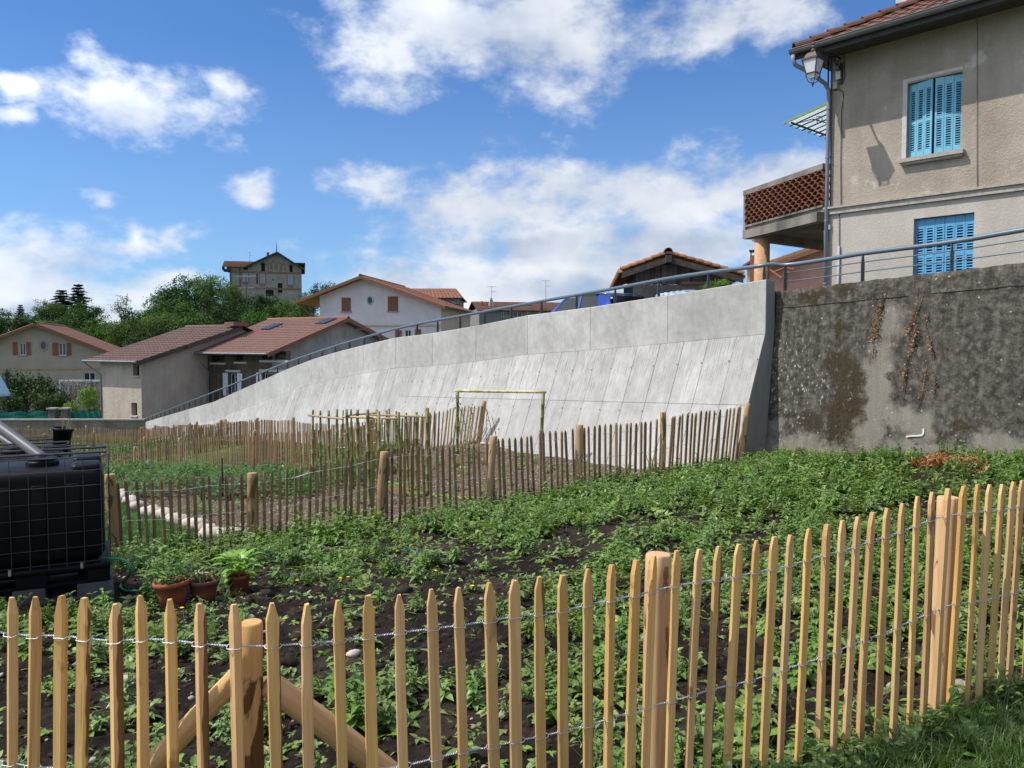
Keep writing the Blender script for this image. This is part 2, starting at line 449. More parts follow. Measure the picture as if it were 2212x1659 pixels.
M['umbrella'] = simple('pale_blue_canvas', [(0.30, 0.48, 0.60), (0.38, 0.56, 0.68)], 5)
M['plank'] = simple('old_plank', [(0.17, 0.105, 0.06), (0.28, 0.18, 0.11)], 5, stretch=(1, 6, 6))
M['solar'] = glass_mat('roof_window_glass', (0.02, 0.028, 0.038), 0.3)
M['bluelitter'] = simple('blue_plastic_scrap', [(0.06, 0.33, 0.5), (0.09, 0.4, 0.58)], 4, rough=0.4)
M['white_mark'] = simple('white_paint_mark', [(0.62, 0.60, 0.55), (0.72, 0.70, 0.66)], 30)
# plants
M['weed'] = leaf_mat('weed_leaf', [(0.095, 0.155, 0.030), (0.165, 0.25, 0.055), (0.235, 0.335, 0.095)], 14, 0.30, 0.22, 0.018)
M['weed2'] = leaf_mat('nettle_leaf', [(0.072, 0.128, 0.028), (0.125, 0.21, 0.048), (0.185, 0.285, 0.078)], 14, 0.28, 0.22, 0.015)
M['grass'] = leaf_mat('grass_blade', [(0.05, 0.095, 0.018), (0.09, 0.155, 0.034)], 8, 0.28, 0.25, 0.015)
M['lawn'] = leaf_mat('lawn_blade', [(0.035, 0.12, 0.014), (0.06, 0.175, 0.022)], 3, 0.3, 0.2, 0.01)
M['lime'] = leaf_mat('lime_leaf', [(0.13, 0.23, 0.035), (0.22, 0.34, 0.065), (0.31, 0.42, 0.12)], 9, 0.22, 0.12)
M['crop'] = leaf_mat('potato_leaf', [(0.05, 0.115, 0.018), (0.09, 0.185, 0.032)], 9, 0.32, 0.2)
M['flower'] = simple('yellow_flower', [(0.7, 0.42, 0.01), (0.8, 0.5, 0.02)], 4)


def roof_mat(name, stops, moss=0.0):
    m, N = new_mat(name)
    v = ocoord(N, (1, 1, 1), False)
    f = N.noise(v, 1.2, 6.0, 0.65)
    g = N.noise(v, 14.0, 4.0, 0.6)
    c = N.ramp(N.m('MULTIPLY_ADD', g, 0.5, N.m('MULTIPLY', f, 0.5)), [(0.33 + 0.34 * i / (len(stops) - 1), s) for i, s in enumerate(stops)])
    if moss:
        k = N.mr(N.noise(v, 3.0, 6.0, 0.7), 0.62 - moss, 0.75 - moss, 0.0, 0.75)
        c = N.mix(k, c, (0.055, 0.045, 0.025))
    c = vary(N, c, 0.008, 0.1, 0.15)
    finish(N, c, 0.85, g, 0.2, 0.01, 0.2)
    return m


M['roof_a'] = roof_mat('rose_brown_tiles', [(0.15, 0.08, 0.06), (0.215, 0.118, 0.092)])
M['roof_b1'] = roof_mat('worn_brown_tiles', [(0.10, 0.062, 0.050), (0.175, 0.11, 0.09)])
M['roof_b2'] = roof_mat('rose_interlocking_tiles', [(0.175, 0.098, 0.080), (0.235, 0.135, 0.112)])
M['roof_c'] = roof_mat('orange_brown_tiles', [(0.185, 0.088, 0.064), (0.25, 0.125, 0.095)])
M['roof_old'] = roof_mat('dark_mossy_tiles', [(0.085, 0.042, 0.03), (0.16, 0.08, 0.055)], 0.06)
M['clay_tile'] = roof_mat('old_clay_canal_tiles', [(0.20, 0.095, 0.05), (0.31, 0.155, 0.085), (0.36, 0.22, 0.14)], 0.05)
M['claustra'] = roof_mat('claustra_clay', [(0.14, 0.06, 0.04), (0.26, 0.11, 0.065)], 0.05)


def stucco(name, c0, c1, grain=55.0, bstr=0.5, stain=None, bdist=0.012, blot=None):
    """rough-cast render: coarse grain, soft clouds, a few rain streaks"""
    m, N = new_mat(name)
    v = ocoord(N, (1, 1, 1), False)
    f = N.noise(v, 0.9, 5.0, 0.6)
    st = N.noise(ocoord(N, (1, 1, 0.12), False), 2.4, 5.0, 0.6)
    g = N.noise(v, grain, 3.0, 0.7)
    k = N.m('MULTIPLY_ADD', st, 0.4, N.m('MULTIPLY', f, 0.6))
    c = N.ramp(k, [(0.36, c0), (0.62, c1)])
    c = N.mix(N.mr(g, 0.3, 0.7, 0.35, 0.0), c, N.vm('MULTIPLY', c, (0.6, 0.58, 0.55)))
    if blot is not None:
        k = N.mr(N.noise(v, 1.7, 4.0, 0.55), 0.60, 0.72, 0.0, 0.75, smooth=True)
        c = N.mix(k, c, blot)
    if stain is not None:
        c = N.mix(N.mr(st, 0.55, 0.75, 0.0, 0.5), c, stain)
    finish(N, c, 0.92, g, bstr, bdist, 0.15)
    return m


M['st_house_up'] = stucco('beige_roughcast', (0.285, 0.240, 0.188), (0.43, 0.376, 0.312), 26.0, 0.8, (0.235, 0.185, 0.13), 0.02, (0.54, 0.50, 0.43))
M['st_house_low'] = stucco('pale_roughcast', (0.40, 0.36, 0.31), (0.49, 0.45, 0.40), 28.0, 0.6, None, 0.015)
M['st_a'] = stucco('grey_beige_render', (0.37, 0.325, 0.265), (0.43, 0.38, 0.32), 20, 0.3, None, 0.02)
M['st_b1'] = stucco('beige_spray_render', (0.44, 0.37, 0.305), (0.55, 0.475, 0.395), 7.0, 0.8, None, 0.05)
M['st_c'] = stucco('white_render', (0.56, 0.56, 0.57), (0.66, 0.66, 0.66), 12, 0.3, None, 0.02)
M['st_c_side'] = stucco('cream_render', (0.48, 0.40, 0.28), (0.55, 0.47, 0.34), 12, 0.3, None, 0.02)
M['st_b2'] = stucco('grey_patched_render', (0.26, 0.255, 0.245), (0.44, 0.43, 0.42), 10, 0.4, (0.15, 0.14, 0.135), 0.02)
M['st_rubble'] = stucco('brown_rubble_wall', (0.055, 0.042, 0.03), (0.17, 0.13, 0.09), 5.0, 1.0, (0.15, 0.07, 0.045), 0.06)
M['st_castle'] = stucco('grey_stone_render', (0.235, 0.22, 0.195), (0.325, 0.305, 0.272), 6, 0.4, (0.18, 0.155, 0.115), 0.03)
M['st_d'] = stucco('grey_render', (0.20, 0.19, 0.175), (0.26, 0.25, 0.235), 6, 0.3)
M['st_pink'] = stucco('salmon_render', (0.50, 0.27, 0.20), (0.57, 0.33, 0.26), 10, 0.3)
M['st_rock'] = stucco('grey_rubble_base', (0.12, 0.105, 0.09), (0.25, 0.225, 0.20), 5, 1.0, None, 0.05)
M['old_beam_concrete'] = stucco('lichened_concrete', (0.10, 0.092, 0.08), (0.30, 0.275, 0.24), 22, 0.6, (0.07, 0.065, 0.055), 0.01)


# ------------------------------------------------------------------ mesh helpers
ZUP = Vector((0, 0, 1))
class MB:
    def __init__(self):
        self.v, self.f, self.smooth = [], [], False

    def add(self, verts, faces):
        o = len(self.v)
        self.v.extend([tuple(p) for p in verts])
        self.f.extend([tuple(i + o for i in f) for f in faces])
        return self

    def box(self, c, s, ax=None):
        """box centred at c with full sizes s along axes ax (default world)"""
        ax = ax or (Vector((1, 0, 0)), Vector((0, 1, 0)), Vector((0, 0, 1)))
        c = Vector(c)
        vs = []
        for k in (-.5, .5):
            for j in (-.5, .5):
                for i in (-.5, .5):
                    vs.append(c + ax[0] * (s[0] * i) + ax[1] * (s[1] * j) + ax[2] * (s[2] * k))
        return self.add(vs, [(0, 2, 3, 1), (4, 5, 7, 6), (0, 1, 5, 4), (2, 6, 7, 3), (0, 4, 6, 2), (1, 3, 7, 5)])

    def quad(self, a, b, c, d):
        return self.add([a, b, c, d], [(0, 1, 2, 3)])

    def slab(self, poly, off):
        """polygon (list of Vector) extruded by vector off"""
        n = len(poly)
        off = Vector(off)
        vs = [Vector(p) for p in poly] + [Vector(p) + off for p in poly]
        fs = [tuple(range(n - 1, -1, -1)), tuple(range(n, 2 * n))]
        for i in range(n):
            j = (i + 1) % n
            fs.append((i, j, n + j, n + i))
        return self.add(vs, fs)

    def tube(self, path, r, n=8, caps=True, taper=None):
        path = [Vector(p) for p in path]
        k = len(path)
        rs = r if isinstance(r, (list, tuple)) else [r] * k
        up = None
        vs, fs = [], []
        for i, p in enumerate(path):
            t = (path[min(i + 1, k - 1)] - path[max(i - 1, 0)])
            t = t.normalized() if t.length > 1e-9 else Vector((0, 0, 1))
            if up is None:
                up = Vector((0, 0, 1)) if abs(t.z) < .9 else Vector((1, 0, 0))
            a = t.cross(up)
            if a.length < 1e-6:
                a = t.cross(Vector((0, 1, 0)))
            a.normalize()
            b = a.cross(t).normalized()
            up = b
            for j in range(n):
                th = 2 * math.pi * j / n
                vs.append(p + a * (math.cos(th) * rs[i]) + b * (math.sin(th) * rs[i]))
        for i in range(k - 1):
            for j in range(n):
                j2 = (j + 1) % n
                fs.append((i * n + j, i * n + j2, (i + 1) * n + j2, (i + 1) * n + j))
        if caps:
            fs.append(tuple(range(n - 1, -1, -1)))
            fs.append(tuple((k - 1) * n + j for j in range(n)))
        return self.add(vs, fs)

    def lathe(self, prof, c, n=16, squash=(1, 1)):
        """profile [(r, z)] turned about the vertical through c"""
        c = Vector(c)
        vs, fs = [], []
        for r, z in prof:
            for j in range(n):
                th = 2 * math.pi * j / n
                vs.append(c + Vector((math.cos(th) * r * squash[0], math.sin(th) * r * squash[1], z)))
        for i in range(len(prof) - 1):
            for j in range(n):
                j2 = (j + 1) % n
                fs.append((i * n + j, i * n + j2, (i + 1) * n + j2, (i + 1) * n + j))
        fs.append(tuple(range(n - 1, -1, -1)))
        fs.append(tuple((len(prof) - 1) * n + j for j in range(n)))
        return self.add(vs, fs)

    def mesh(self, name, mat=None, off=(0, 0, 0)):
        me = bpy.data.meshes.new(name)
        o = Vector(off)
        me.from_pydata([(v[0] - o.x, v[1] - o.y, v[2] - o.z) for v in self.v], [], self.f)
        if mat is not None:
            me.materials.append(mat)
        if self.smooth:
            me.polygons.foreach_set('use_smooth', [True] * len(me.polygons))
        me.update()
        return me

    def build(self, name, mat, parent=None, origin=None, fix=True):
        off = OFF[parent.name] if parent is not None else Vector(origin or (0, 0, 0))
        me = self.mesh(name, mat, off)
        if fix:
            bm = bmesh.new()
            bm.from_mesh(me)
            bmesh.ops.recalc_face_normals(bm, faces=bm.faces)
            bm.to_mesh(me)
            bm.free()
        ob = bpy.data.objects.new(name, me)
        COL.objects.link(ob)
        if parent is not None:
            ob.parent = parent
        else:
            ob.location = off
        OFF[ob.name] = Vector(off)
        return ob


OFF = {}


def tag(o, label=None, cat=None, group=None, kind=None):
    if label:
        o['label'] = label
    if cat:
        o['category'] = cat
    if group:
        o['group'] = group
    if kind:
        o['kind'] = kind
    return o


def thing(name, label, cat, loc, group=None, rz=0.0):
    o = bpy.data.objects.new(name, None)
    o.empty_display_size = 0.2
    COL.objects.link(o)
    o.location = loc
    o.rotation_euler = (0, 0, rz)
    OFF[o.name] = Vector(loc)
    return tag(o, label, cat, group)


def piece(name, me, parent, loc, rot=(0, 0, 0), scale=(1, 1, 1), world=True):
    """a part that shares mesh data with its like"""
    ob = bpy.data.objects.new(name, me)
    COL.objects.link(ob)
    loc = Vector(loc)
    if parent is not None:
        ob.parent = parent
        if world:
            loc = loc - OFF[parent.name]
    ob.location = loc
    if isinstance(rot, Matrix):
        ob.rotation_euler = rot.to_euler()
    else:
        ob.rotation_euler = rot
    ob.scale = scale
    OFF[ob.name] = OFF[parent.name] if parent is not None else loc
    return ob


def smooth_obj(o):
    o.data.polygons.foreach_set('use_smooth', [True] * len(o.data.polygons))
    return o


def interp(x, xs, ys):
    return float(np.interp(x, xs, ys))
# ------------------------------------------------------------------ lines of the place
P0 = Vector((4.53, 14.5))                    # near top corner of the new concrete wall
DW = Vector((-0.581, 0.814))                 # along it, down the ramp
NW = Vector((-0.814, -0.581))                # out of its face
PO = Vector((4.76, 14.72))                   # left top corner of the old wall
DO = Vector((0.581, -0.814))                 # along the old wall, towards the right


def v3(p, z):
    return Vector((p[0], p[1], z))


_top = [hit(x, y, P0, DW) for x, y in
        ((1652, 603.8), (1441, 637.8), (1274, 663.8), (1138, 681.4), (1027.6, 704), (930, 720.4), (854, 729.5), (796, 743),
         (733, 758.8), (679, 774.7), (621, 797), (461.5, 868), (305.5, 914))]
TOP_A, TOP_Z = [t[0] for t in _top], [t[1] for t in _top]
BASE_A = [-4, 0, 2.2, 4.3, 6.4, 8.0, 10.7, 22.5, 47.0, 60.0, 90.0]
BASE_Z = [-2.0, -2.05, -2.39, -2.46, -2.51, -2.52, -2.88, -3.72, -6.2, -6.5, -6.6]


def ztop(a):
    return interp(a, TOP_A, TOP_Z)


def zbase(a):
    return interp(a, BASE_A, BASE_Z)


def zroad(a):
    return interp(a, [-40, -12, 0] + TOP_A[1:], [0.7, 0.3, ztop(0) - 1.05] + [z - 1.02 for z in TOP_Z[1:]])


def sside(X, Y):
    return (X - P0.x) * -NW.x + (Y - P0.y) * -NW.y, (X - P0.x) * DW.x + (Y - P0.y) * DW.y


CTRL = [(-3, 1.9, -1.80), (-1.6, 2.45, -1.77), (-.72, 2.25, -1.73), (.46, 2.75, -1.71), (1.48, 3.3, -1.67), (1.86, 3.45, -1.65),
        (2.37, 3.75, -1.65), (3.3, 4.2, -1.62), (0, 0, -1.66), (2, 1.5, -1.62), (-3, 0, -1.76), (3, -3, -1.6), (-3, -5, -1.72),
        (0, -12, -1.66), (10, -8, -1.5), (-14, -10, -2.1), (12, 0, -1.3),
        (-2.85, 6.85, -2.22), (-4.2, 7.0, -2.22), (-5.5, 8.5, -2.45), (0, 6.5, -1.95), (3, 8, -1.80),
        (-5.0, 10.0, -2.66), (-3.4, 10.6, -2.64), (-1.85, 11.0, -2.47), (-.37, 11.6, -2.36), (.96, 12.2, -2.23), (2.35, 12.9, -2.11),
        (3.86, 14.0, -2.06), (4.6, 14.6, -2.02), (5.9, 13.1, -1.80), (7.1, 11.3, -1.58), (8.8, 9.2, -1.45),
        (2.6, 15.8, -2.39), (1.37, 17.5, -2.46), (.16, 19.2, -2.51), (-1.25, 18.5, -2.43), (.62, 17.0, -2.40), (.3, 14.5, -2.33),
        (-2.3, 13.6, -2.72), (-2.6, 17.0, -2.85), (-5.4, 21.5, -3.3), (-7.9, 24.5, -3.65), (-10.9, 26.5, -4.1), (-14, 28, -4.75),
        (-.85, 20.6, -2.46), (-2.4, 22.6, -2.87), (-9, 33, -3.70), (-24, 53, -6.15), (-5.3, 11.5, -2.70), (-8, 10, -2.78), (-8, 14, -2.82), (-8.1, 16.5, -2.95), (-9.5, 20, -3.1), (-6.5, 14.3, -2.84),
        (-15, 15, -3.35), (-30, 20, -4.9), (-42, 54, -6.5), (-22, 40, -5.5), (-12, 5, -2.5), (-22, 0, -2.8), (-30, -10, -3.0), (-34, 56, -6.4)]
_C = np.array(CTRL)


def _tps(r):
    return np.where(r > 1e-9, r * r * np.log(np.maximum(r, 1e-9)), 0.0)


def _solve():
    n = len(_C)
    d = np.hypot(_C[:, None, 0] - _C[None, :, 0], _C[:, None, 1] - _C[None, :, 1])
    A = np.zeros((n + 3, n + 3))
    A[:n, :n] = _tps(d) + np.eye(n) * 0.02
    A[:n, n] = 1
    A[:n, n + 1:] = _C[:, :2]
    A[n:, :n] = A[:n, n:].T
    return np.linalg.solve(A, np.concatenate([_C[:, 2], np.zeros(3)]))


_W = _solve()


def sstep(a, b, x):
    t = np.clip((x - a) / (b - a), 0, 1)
    return t * t * (3 - 2 * t)


def Hbase(X, Y):
    X, Y = np.asarray(X, float), np.asarray(Y, float)
    h = _W[-3] + _W[-2] * X + _W[-1] * Y
    for i in range(len(_C)):
        h = h + _W[i] * _tps(np.hypot(X - _C[i, 0], Y - _C[i, 1]))
    far = sstep(42, 62, np.hypot((X + 8) * 0.9, Y - 18))
    s, a = sside(X, Y)
    valley = -6.4 + sstep(-10, 60, X - 0.2 * Y) * 4.0
    h = h * (1 - far) + valley * far
    # wooded hill with the big house on it
    h = h + 12.5 * sstep(98, 200, Y) * np.exp(-((X + 62) / 75.0) ** 2) * (1 - sstep(240, 480, Y) * 0.5)
    h = h + 9.0 * sstep(150, 400, np.hypot(X, Y))
    # keep clear of the road and terrace that the walls hold up
    dep = sstep(0.22, 0.6, s) * (1 - sstep(62, 70, s)) * sstep(-27, -25, a) * (1 - sstep(74, 82, a))
    h = h - 1.6 * dep
    return h


def fence_line_y(X):
    return np.interp(X, [-1.75, -.72, .46, 1.48, 2.37, 3.3], [2.47, 2.25, 2.75, 3.3, 3.75, 4.2])


F2 = [(-7.6, 8.9), (-5.0, 10.0), (-3.4, 10.6), (-1.85, 11.0), (-.37, 11.6), (.96, 12.2), (2.35, 12.9), (4.02, 14.0)]


def f2_y(X):
    return np.interp(X, [p[0] for p in F2], [p[1] for p in F2])


def make_axis(lo, d0, d1, hi, step):
    a = list(np.arange(d0, d1, step))
    g = step
    x = d1
    while x < hi:
        a.append(x)
        g = g * 1.13
        x += g
    g, x = step, d0 - step
    left = []
    while x > lo:
        left.append(x)
        g = g * 1.13
        x -= g
    return np.array(left[::-1] + a)


GX = make_axis(-900, -6.5, 7.2, 900, 0.055)
GY = make_axis(-60, 1.6, 13.5, 1500, 0.055)


def fbm(x, y, s, o=4):
    return mnoise.fractal(Vector((x * s, y * s, 3.7)), 0.9, 2.1, o)


def build_ground():
    XX, YY = np.meshgrid(GX, GY)
    Z = Hbase(XX, YY)
    near = (XX > -9) & (XX < 9) & (YY > 1.0) & (YY < 24)
    bed = near & (YY > fence_line_y(XX) - 0.1)
    idx = np.argwhere(near)
    f2 = f2_y(XX)
    for j, i in idx:
        x, y = XX[j, i], YY[j, i]
        if not bed[j, i]:
            Z[j, i] += 0.012 * fbm(x, y, 2.0, 3)
            continue
        k = 1.0 if y < f2[j, i] else 0.7
        big = fbm(x, y, 1.1, 3)
        sm = fbm(x + 9, y, 5.5, 4)
        fi = abs(fbm(x, y + 5, 14.0, 2))
        Z[j, i] += k * (0.035 * big + 0.034 * sm + 0.020 * fi)
    ny, nx = Z.shape
    verts = np.column_stack([XX.ravel(), YY.ravel(), Z.ravel()])
    ii = np.arange(ny * nx).reshape(ny, nx)
    quads = np.stack([ii[:-1, :-1], ii[:-1, 1:], ii[1:, 1:], ii[1:, :-1]], -1).reshape(-1, 4)
    me = bpy.data.meshes.new("ground")
    me.vertices.add(len(verts))
    me.vertices.foreach_set('co', verts.ravel())
    me.loops.add(quads.size)
    me.loops.foreach_set('vertex_index', quads.ravel().astype(np.int32))
    me.polygons.add(len(quads))
    me.polygons.foreach_set('loop_start', np.arange(0, quads.size, 4, dtype=np.int32))
    me.update(calc_edges=True)
    me.polygons.foreach_set('use_smooth', [True] * len(quads))
    # what covers the ground where: bed of dark compost, gravelly garden soil, grass
    s, a = sside(XX, YY)
    gar = sstep(-0.05, 0.25, YY - f2) * (XX < 6)
    gar = gar * (1 - sstep(24, 30, YY))
    lawn = sstep(-0.3, 0.2, YY - f2) * lawn_mask(XX, YY)
    outer = np.clip(1 - sstep(-0.45, -0.15, YY - fence_line_y(XX)) + sstep(24, 34, YY) * 0.6 + sstep(60, 90, YY) + sstep(9, 14, np.abs(XX)) * (YY < 60), 0, 1)
    # pale gravel path outside the near fence, added to bounce light back
    off = fence_line_y(XX) - YY
    path = sstep(0.55, 1.0, off) * (1 - sstep(5.5, 7.0, off)) * (np.abs(XX) < 40)
    for nm, arr in (('garden', gar), ('lawn', lawn), ('outer', outer), ('path', path)):
        at_ = me.attributes.new(nm, 'FLOAT', 'POINT')
        at_.data.foreach_set('value', arr.ravel().astype(np.float32))
    ob = bpy.data.objects.new("ground", me)
    COL.objects.link(ob)
    tag(ob, None, None, None, 'structure')
    me.materials.append(ground_mat())
    return Z


def lawn_mask(X, Y):
    """the little lawn behind the middle fence, left of the stone edging"""
    edge = np.interp(Y, [10.4, 11.2, 12.2, 13.4, 15.0, 16.5], [-3.75, -4.10, -4.85, -5.7, -7.1, -8.1])
    return (X < edge) & (X > -12) & (Y < 17) & (Y > 8.5)


def ground_mat():
    m, N = new_mat("soil_and_grass")
    tc = N.n('ShaderNodeTexCoord').outputs['Object']
    f1 = N.noise(tc, 1.3, 6.0, 0.65)
    f2 = N.noise(tc, 9.0, 6.0, 0.7)
    f3 = N.noise(tc, 70.0, 4.0, 0.7)
    comp = N.ramp(f2, [(0.3, (0.006, 0.0048, 0.004)), (0.52, (0.015, 0.011, 0.0085)), (0.66, (0.032, 0.023, 0.017)), (0.8, (0.07, 0.052, 0.038))])
    comp = N.mix(N.mr(f1, 0.48, 0.68, 0.0, 0.75), comp, (0.068, 0.050, 0.036))
    gard = N.ramp(f2, [(0.3, (0.075, 0.052, 0.034)), (0.55, (0.125, 0.090, 0.060)), (0.75, (0.19, 0.145, 0.105))])
    speck = N.n('ShaderNodeTexVoronoi', {'Vector': tc, 'Scale': 16.0}, feature='F1')
    sp = N.mr(speck.outputs['Distance'], 0.18, 0.24, 1.0, 0.0)
    sp = N.m('MULTIPLY', sp, N.mr(N.n('ShaderNodeSeparateColor', {0: speck.outputs['Color']}).outputs[0], 0.45, 0.5))
    gard = N.mix(N.m('MULTIPLY', sp, 0.75), gard, (0.36, 0.32, 0.27))
    lawn = N.ramp(f3, [(0.3, (0.018, 0.045, 0.008)), (0.7, (0.045, 0.11, 0.016))])
    outer = N.ramp(f1, [(0.35, (0.045, 0.085, 0.018)), (0.55, (0.07, 0.11, 0.028)), (0.7, (0.15, 0.12, 0.07))])
    path = N.ramp(f2, [(0.35, (0.24, 0.20, 0.145)), (0.65, (0.36, 0.31, 0.235))])
    outer = N.mix(N.n('ShaderNodeAttribute', None, attribute_name='path').outputs['Fac'], outer, path)
    c = N.mix(N.n('ShaderNodeAttribute', None, attribute_name='garden').outputs['Fac'], comp, gard)
    c = N.mix(N.n('ShaderNodeAttribute', None, attribute_name='outer').outputs['Fac'], c, outer)
    c = N.mix(N.n('ShaderNodeAttribute', None, attribute_name='lawn').outputs['Fac'], c, lawn)
    h = N.m('ADD', N.m('MULTIPLY', f2, 0.6), N.m('MULTIPLY', f3, 0.4))
    finish(N, c, 0.95, h, 1.0, 0.05, 0.12)
    return m


GZ = build_ground()


def H(x, y):
    """height of the finished ground (bilinear on the mesh)"""
    x, y = np.asarray(x, float), np.asarray(y, float)
    i = np.clip(np.searchsorted(GX, x) - 1, 0, len(GX) - 2)
    j = np.clip(np.searchsorted(GY, y) - 1, 0, len(GY) - 2)
    fx = (x - GX[i]) / (GX[i + 1] - GX[i])
    fy = (y - GY[j]) / (GY[j + 1] - GY[j])
    return (GZ[j, i] * (1 - fx) * (1 - fy) + GZ[j, i + 1] * fx * (1 - fy) + GZ[j + 1, i] * (1 - fx) * fy + GZ[j + 1, i + 1] * fx * fy)


def gz(x, y):
    return float(H(x, y))


def ground_hit(x, y, far=90.0):
    d = ray(x, y)
    prev = 0.6
    k = 0.6
    while k < far:
        p = d * (k / d.y)
        if p.z < gz(p.x, p.y):
            lo, hi_ = prev, k
            for _ in range(14):
                mid = (lo + hi_) / 2
                q = d * (mid / d.y)
                if q.z < gz(q.x, q.y):
                    hi_ = mid
                else:
                    lo = mid
            return d * (hi_ / d.y)
        prev = k
        k *= 1.03
    return d * (far / d.y)


# ------------------------------------------------------------------ road and terrace held up by the walls
def build_road():
    aa = [-25, -18, -12, -8, -5, -2, 0] + list(np.arange(2.0, 54, 2.0)) + [58, 64, 72]
    for name, s0, s1, stops in (("road", 0.24, 6.4, [(0.045, 0.045, 0.047), (0.065, 0.065, 0.066)]),
                                ("terrace", 6.4, 60.0, [(0.09, 0.085, 0.06), (0.13, 0.12, 0.09)])):
        ss = np.linspace(s0, s1, 6)
        verts = []
        for a in aa:
            for s in ss:
                p = P0 + DW * a - NW * float(max(s, 0.80 if a < 0.1 else s0))
                verts.append(v3(p, zroad(a)))
        n = len(ss)
        faces = [(i * n + j, i * n + j + 1, (i + 1) * n + j + 1, (i + 1) * n + j) for i in range(len(aa) - 1) for j in range(n - 1)]
        mb = MB().add(verts, faces)
        o = mb.build(name, simple(name + "_surface", stops, 5, bump=0.2), fix=False)
        tag(o, kind='structure')


build_road()


# ------------------------------------------------------------------ new concrete ramp wall
def concrete_mat(name, lo, hi_, streak, wash_amount=0.0):
    m, N = new_mat(name)
    tc = N.n('ShaderNodeTexCoord').outputs['Object']
    along = N.vm('DOT_PRODUCT', tc, (DW.x, DW.y, 0.0), out=1)
    z = N.n('ShaderNodeSeparateXYZ', {0: tc}).outputs[2]
    r = N.m('MULTIPLY', N.n('ShaderNodeObjectInfo').outputs['Random'], 9.0)
    st = N.n('ShaderNodeCombineXYZ', {0: along, 1: N.m('MULTIPLY', z, 0.10), 2: r}).outputs[0]
    st2 = N.n('ShaderNodeCombineXYZ', {0: along, 1: N.m('MULTIPLY', z, 0.035), 2: 0.0}).outputs[0]
    cl = N.n('ShaderNodeCombineXYZ', {0: along, 1: N.m('MULTIPLY', z, 0.8), 2: 0.0}).outputs[0]
    s1 = N.noise(st, 5.0, 6.0, 0.7)
    s2 = N.noise(st2, 26.0, 5.0, 0.75)
    c1 = N.noise(cl, 0.75, 6.0, 0.65)
    c2 = N.noise(cl, 4.0, 7.0, 0.7)
    base = N.ramp(N.m('MULTIPLY_ADD', c1, 0.5, N.m('MULTIPLY', c2, 0.5)), [(0.38, lo), (0.60, hi_)])
    # darker drips where water ran, only in some stretches
    where = N.mr(c1, 0.44, 0.62, 0.15, 1.0)
    k = N.m('MULTIPLY', N.mr(s2, 0.54, 0.70, 0.0, 1.0), where)
    k = N.m('MULTIPLY', k, streak)
    base = N.mix(k, base, (0.20, 0.195, 0.185))
    k2 = N.m('MULTIPLY', N.mr(s1, 0.56, 0.74, 0.0, 0.55), streak)
    base = N.mix(k2, base, (0.30, 0.295, 0.285))
    # rain has washed the upper edge of the battered face most
    dr = N.n('ShaderNodeAttribute', None, attribute_name='drop').outputs['Fac']
    fine = N.noise(N.n('ShaderNodeCombineXYZ', {0: along, 1: N.m('MULTIPLY', z, 0.05), 2: 3.0}).outputs[0], 44.0, 4.0, 0.7)
    wash = N.m('MULTIPLY', N.mr(N.m('MULTIPLY_ADD', c2, 0.9, dr), 0.55, 1.15, 1.0, 0.0), wash_amount)
    base = N.mix(N.m('MULTIPLY', wash, N.mr(fine, 0.47, 0.60, 0.0, 0.85)), base, (0.185, 0.18, 0.17))
    base = N.mix(N.m('MULTIPLY', wash, N.mr(c1, 0.40, 0.56, 0.40, 0.0)), base, (0.27, 0.265, 0.25))
    rust = N.m('MULTIPLY', N.mr(N.noise(cl, 2.1, 3.0, 0.5), 0.70, 0.78, 0.0, 0.30), 1.0)
    base = N.mix(rust, base, (0.42, 0.31, 0.20))
    pits = N.n('ShaderNodeTexVoronoi', {'Vector': tc, 'Scale': 9.0}, feature='F1')
    pk = N.m('MULTIPLY', N.mr(pits.outputs['Distance'], 0.05, 0.10, 1.0, 0.0),
             N.mr(N.n('ShaderNodeSeparateColor', {0: pits.outputs['Color']}).outputs[0], 0.62, 0.66))
    base = N.mix(N.m('MULTIPLY', pk, 0.7), base, (0.16, 0.15, 0.14))
    vr = N.n('ShaderNodeObjectInfo').outputs['Random']
    base = N.n('ShaderNodeHueSaturation', {'Value': N.mr(vr, 0, 1, 0.88, 1.07), 'Color': base}).outputs[0]
    hgt = N.m('ADD', N.m('MULTIPLY', s2, 0.7), N.m('MULTIPLY', c2, 0.3))
    finish(N, base, 0.9, N.m('SUBTRACT', hgt, pk), 0.35, 0.012, 0.2)
    return m


M['conc_up'] = concrete_mat("parapet_concrete", (0.325, 0.314, 0.296), (0.495, 0.48, 0.455), 0.5)
M['conc_low'] = concrete_mat("formed_concrete", (0.345, 0.334, 0.315), (0.475, 0.461, 0.438), 1.0, 0.75)
M['conc_core'] = simple('joint_concrete', [(0.20, 0.195, 0.185), (0.28, 0.275, 0.265)], 4, bump=0.3, stretch=(1, 1, .3))


def front(a, z):
    """point of the battered face"""
    d = 0.36 * max(0.0, ztop(a) - 0.95 - z)
    return v3(P0 + DW * a + NW * d, z)


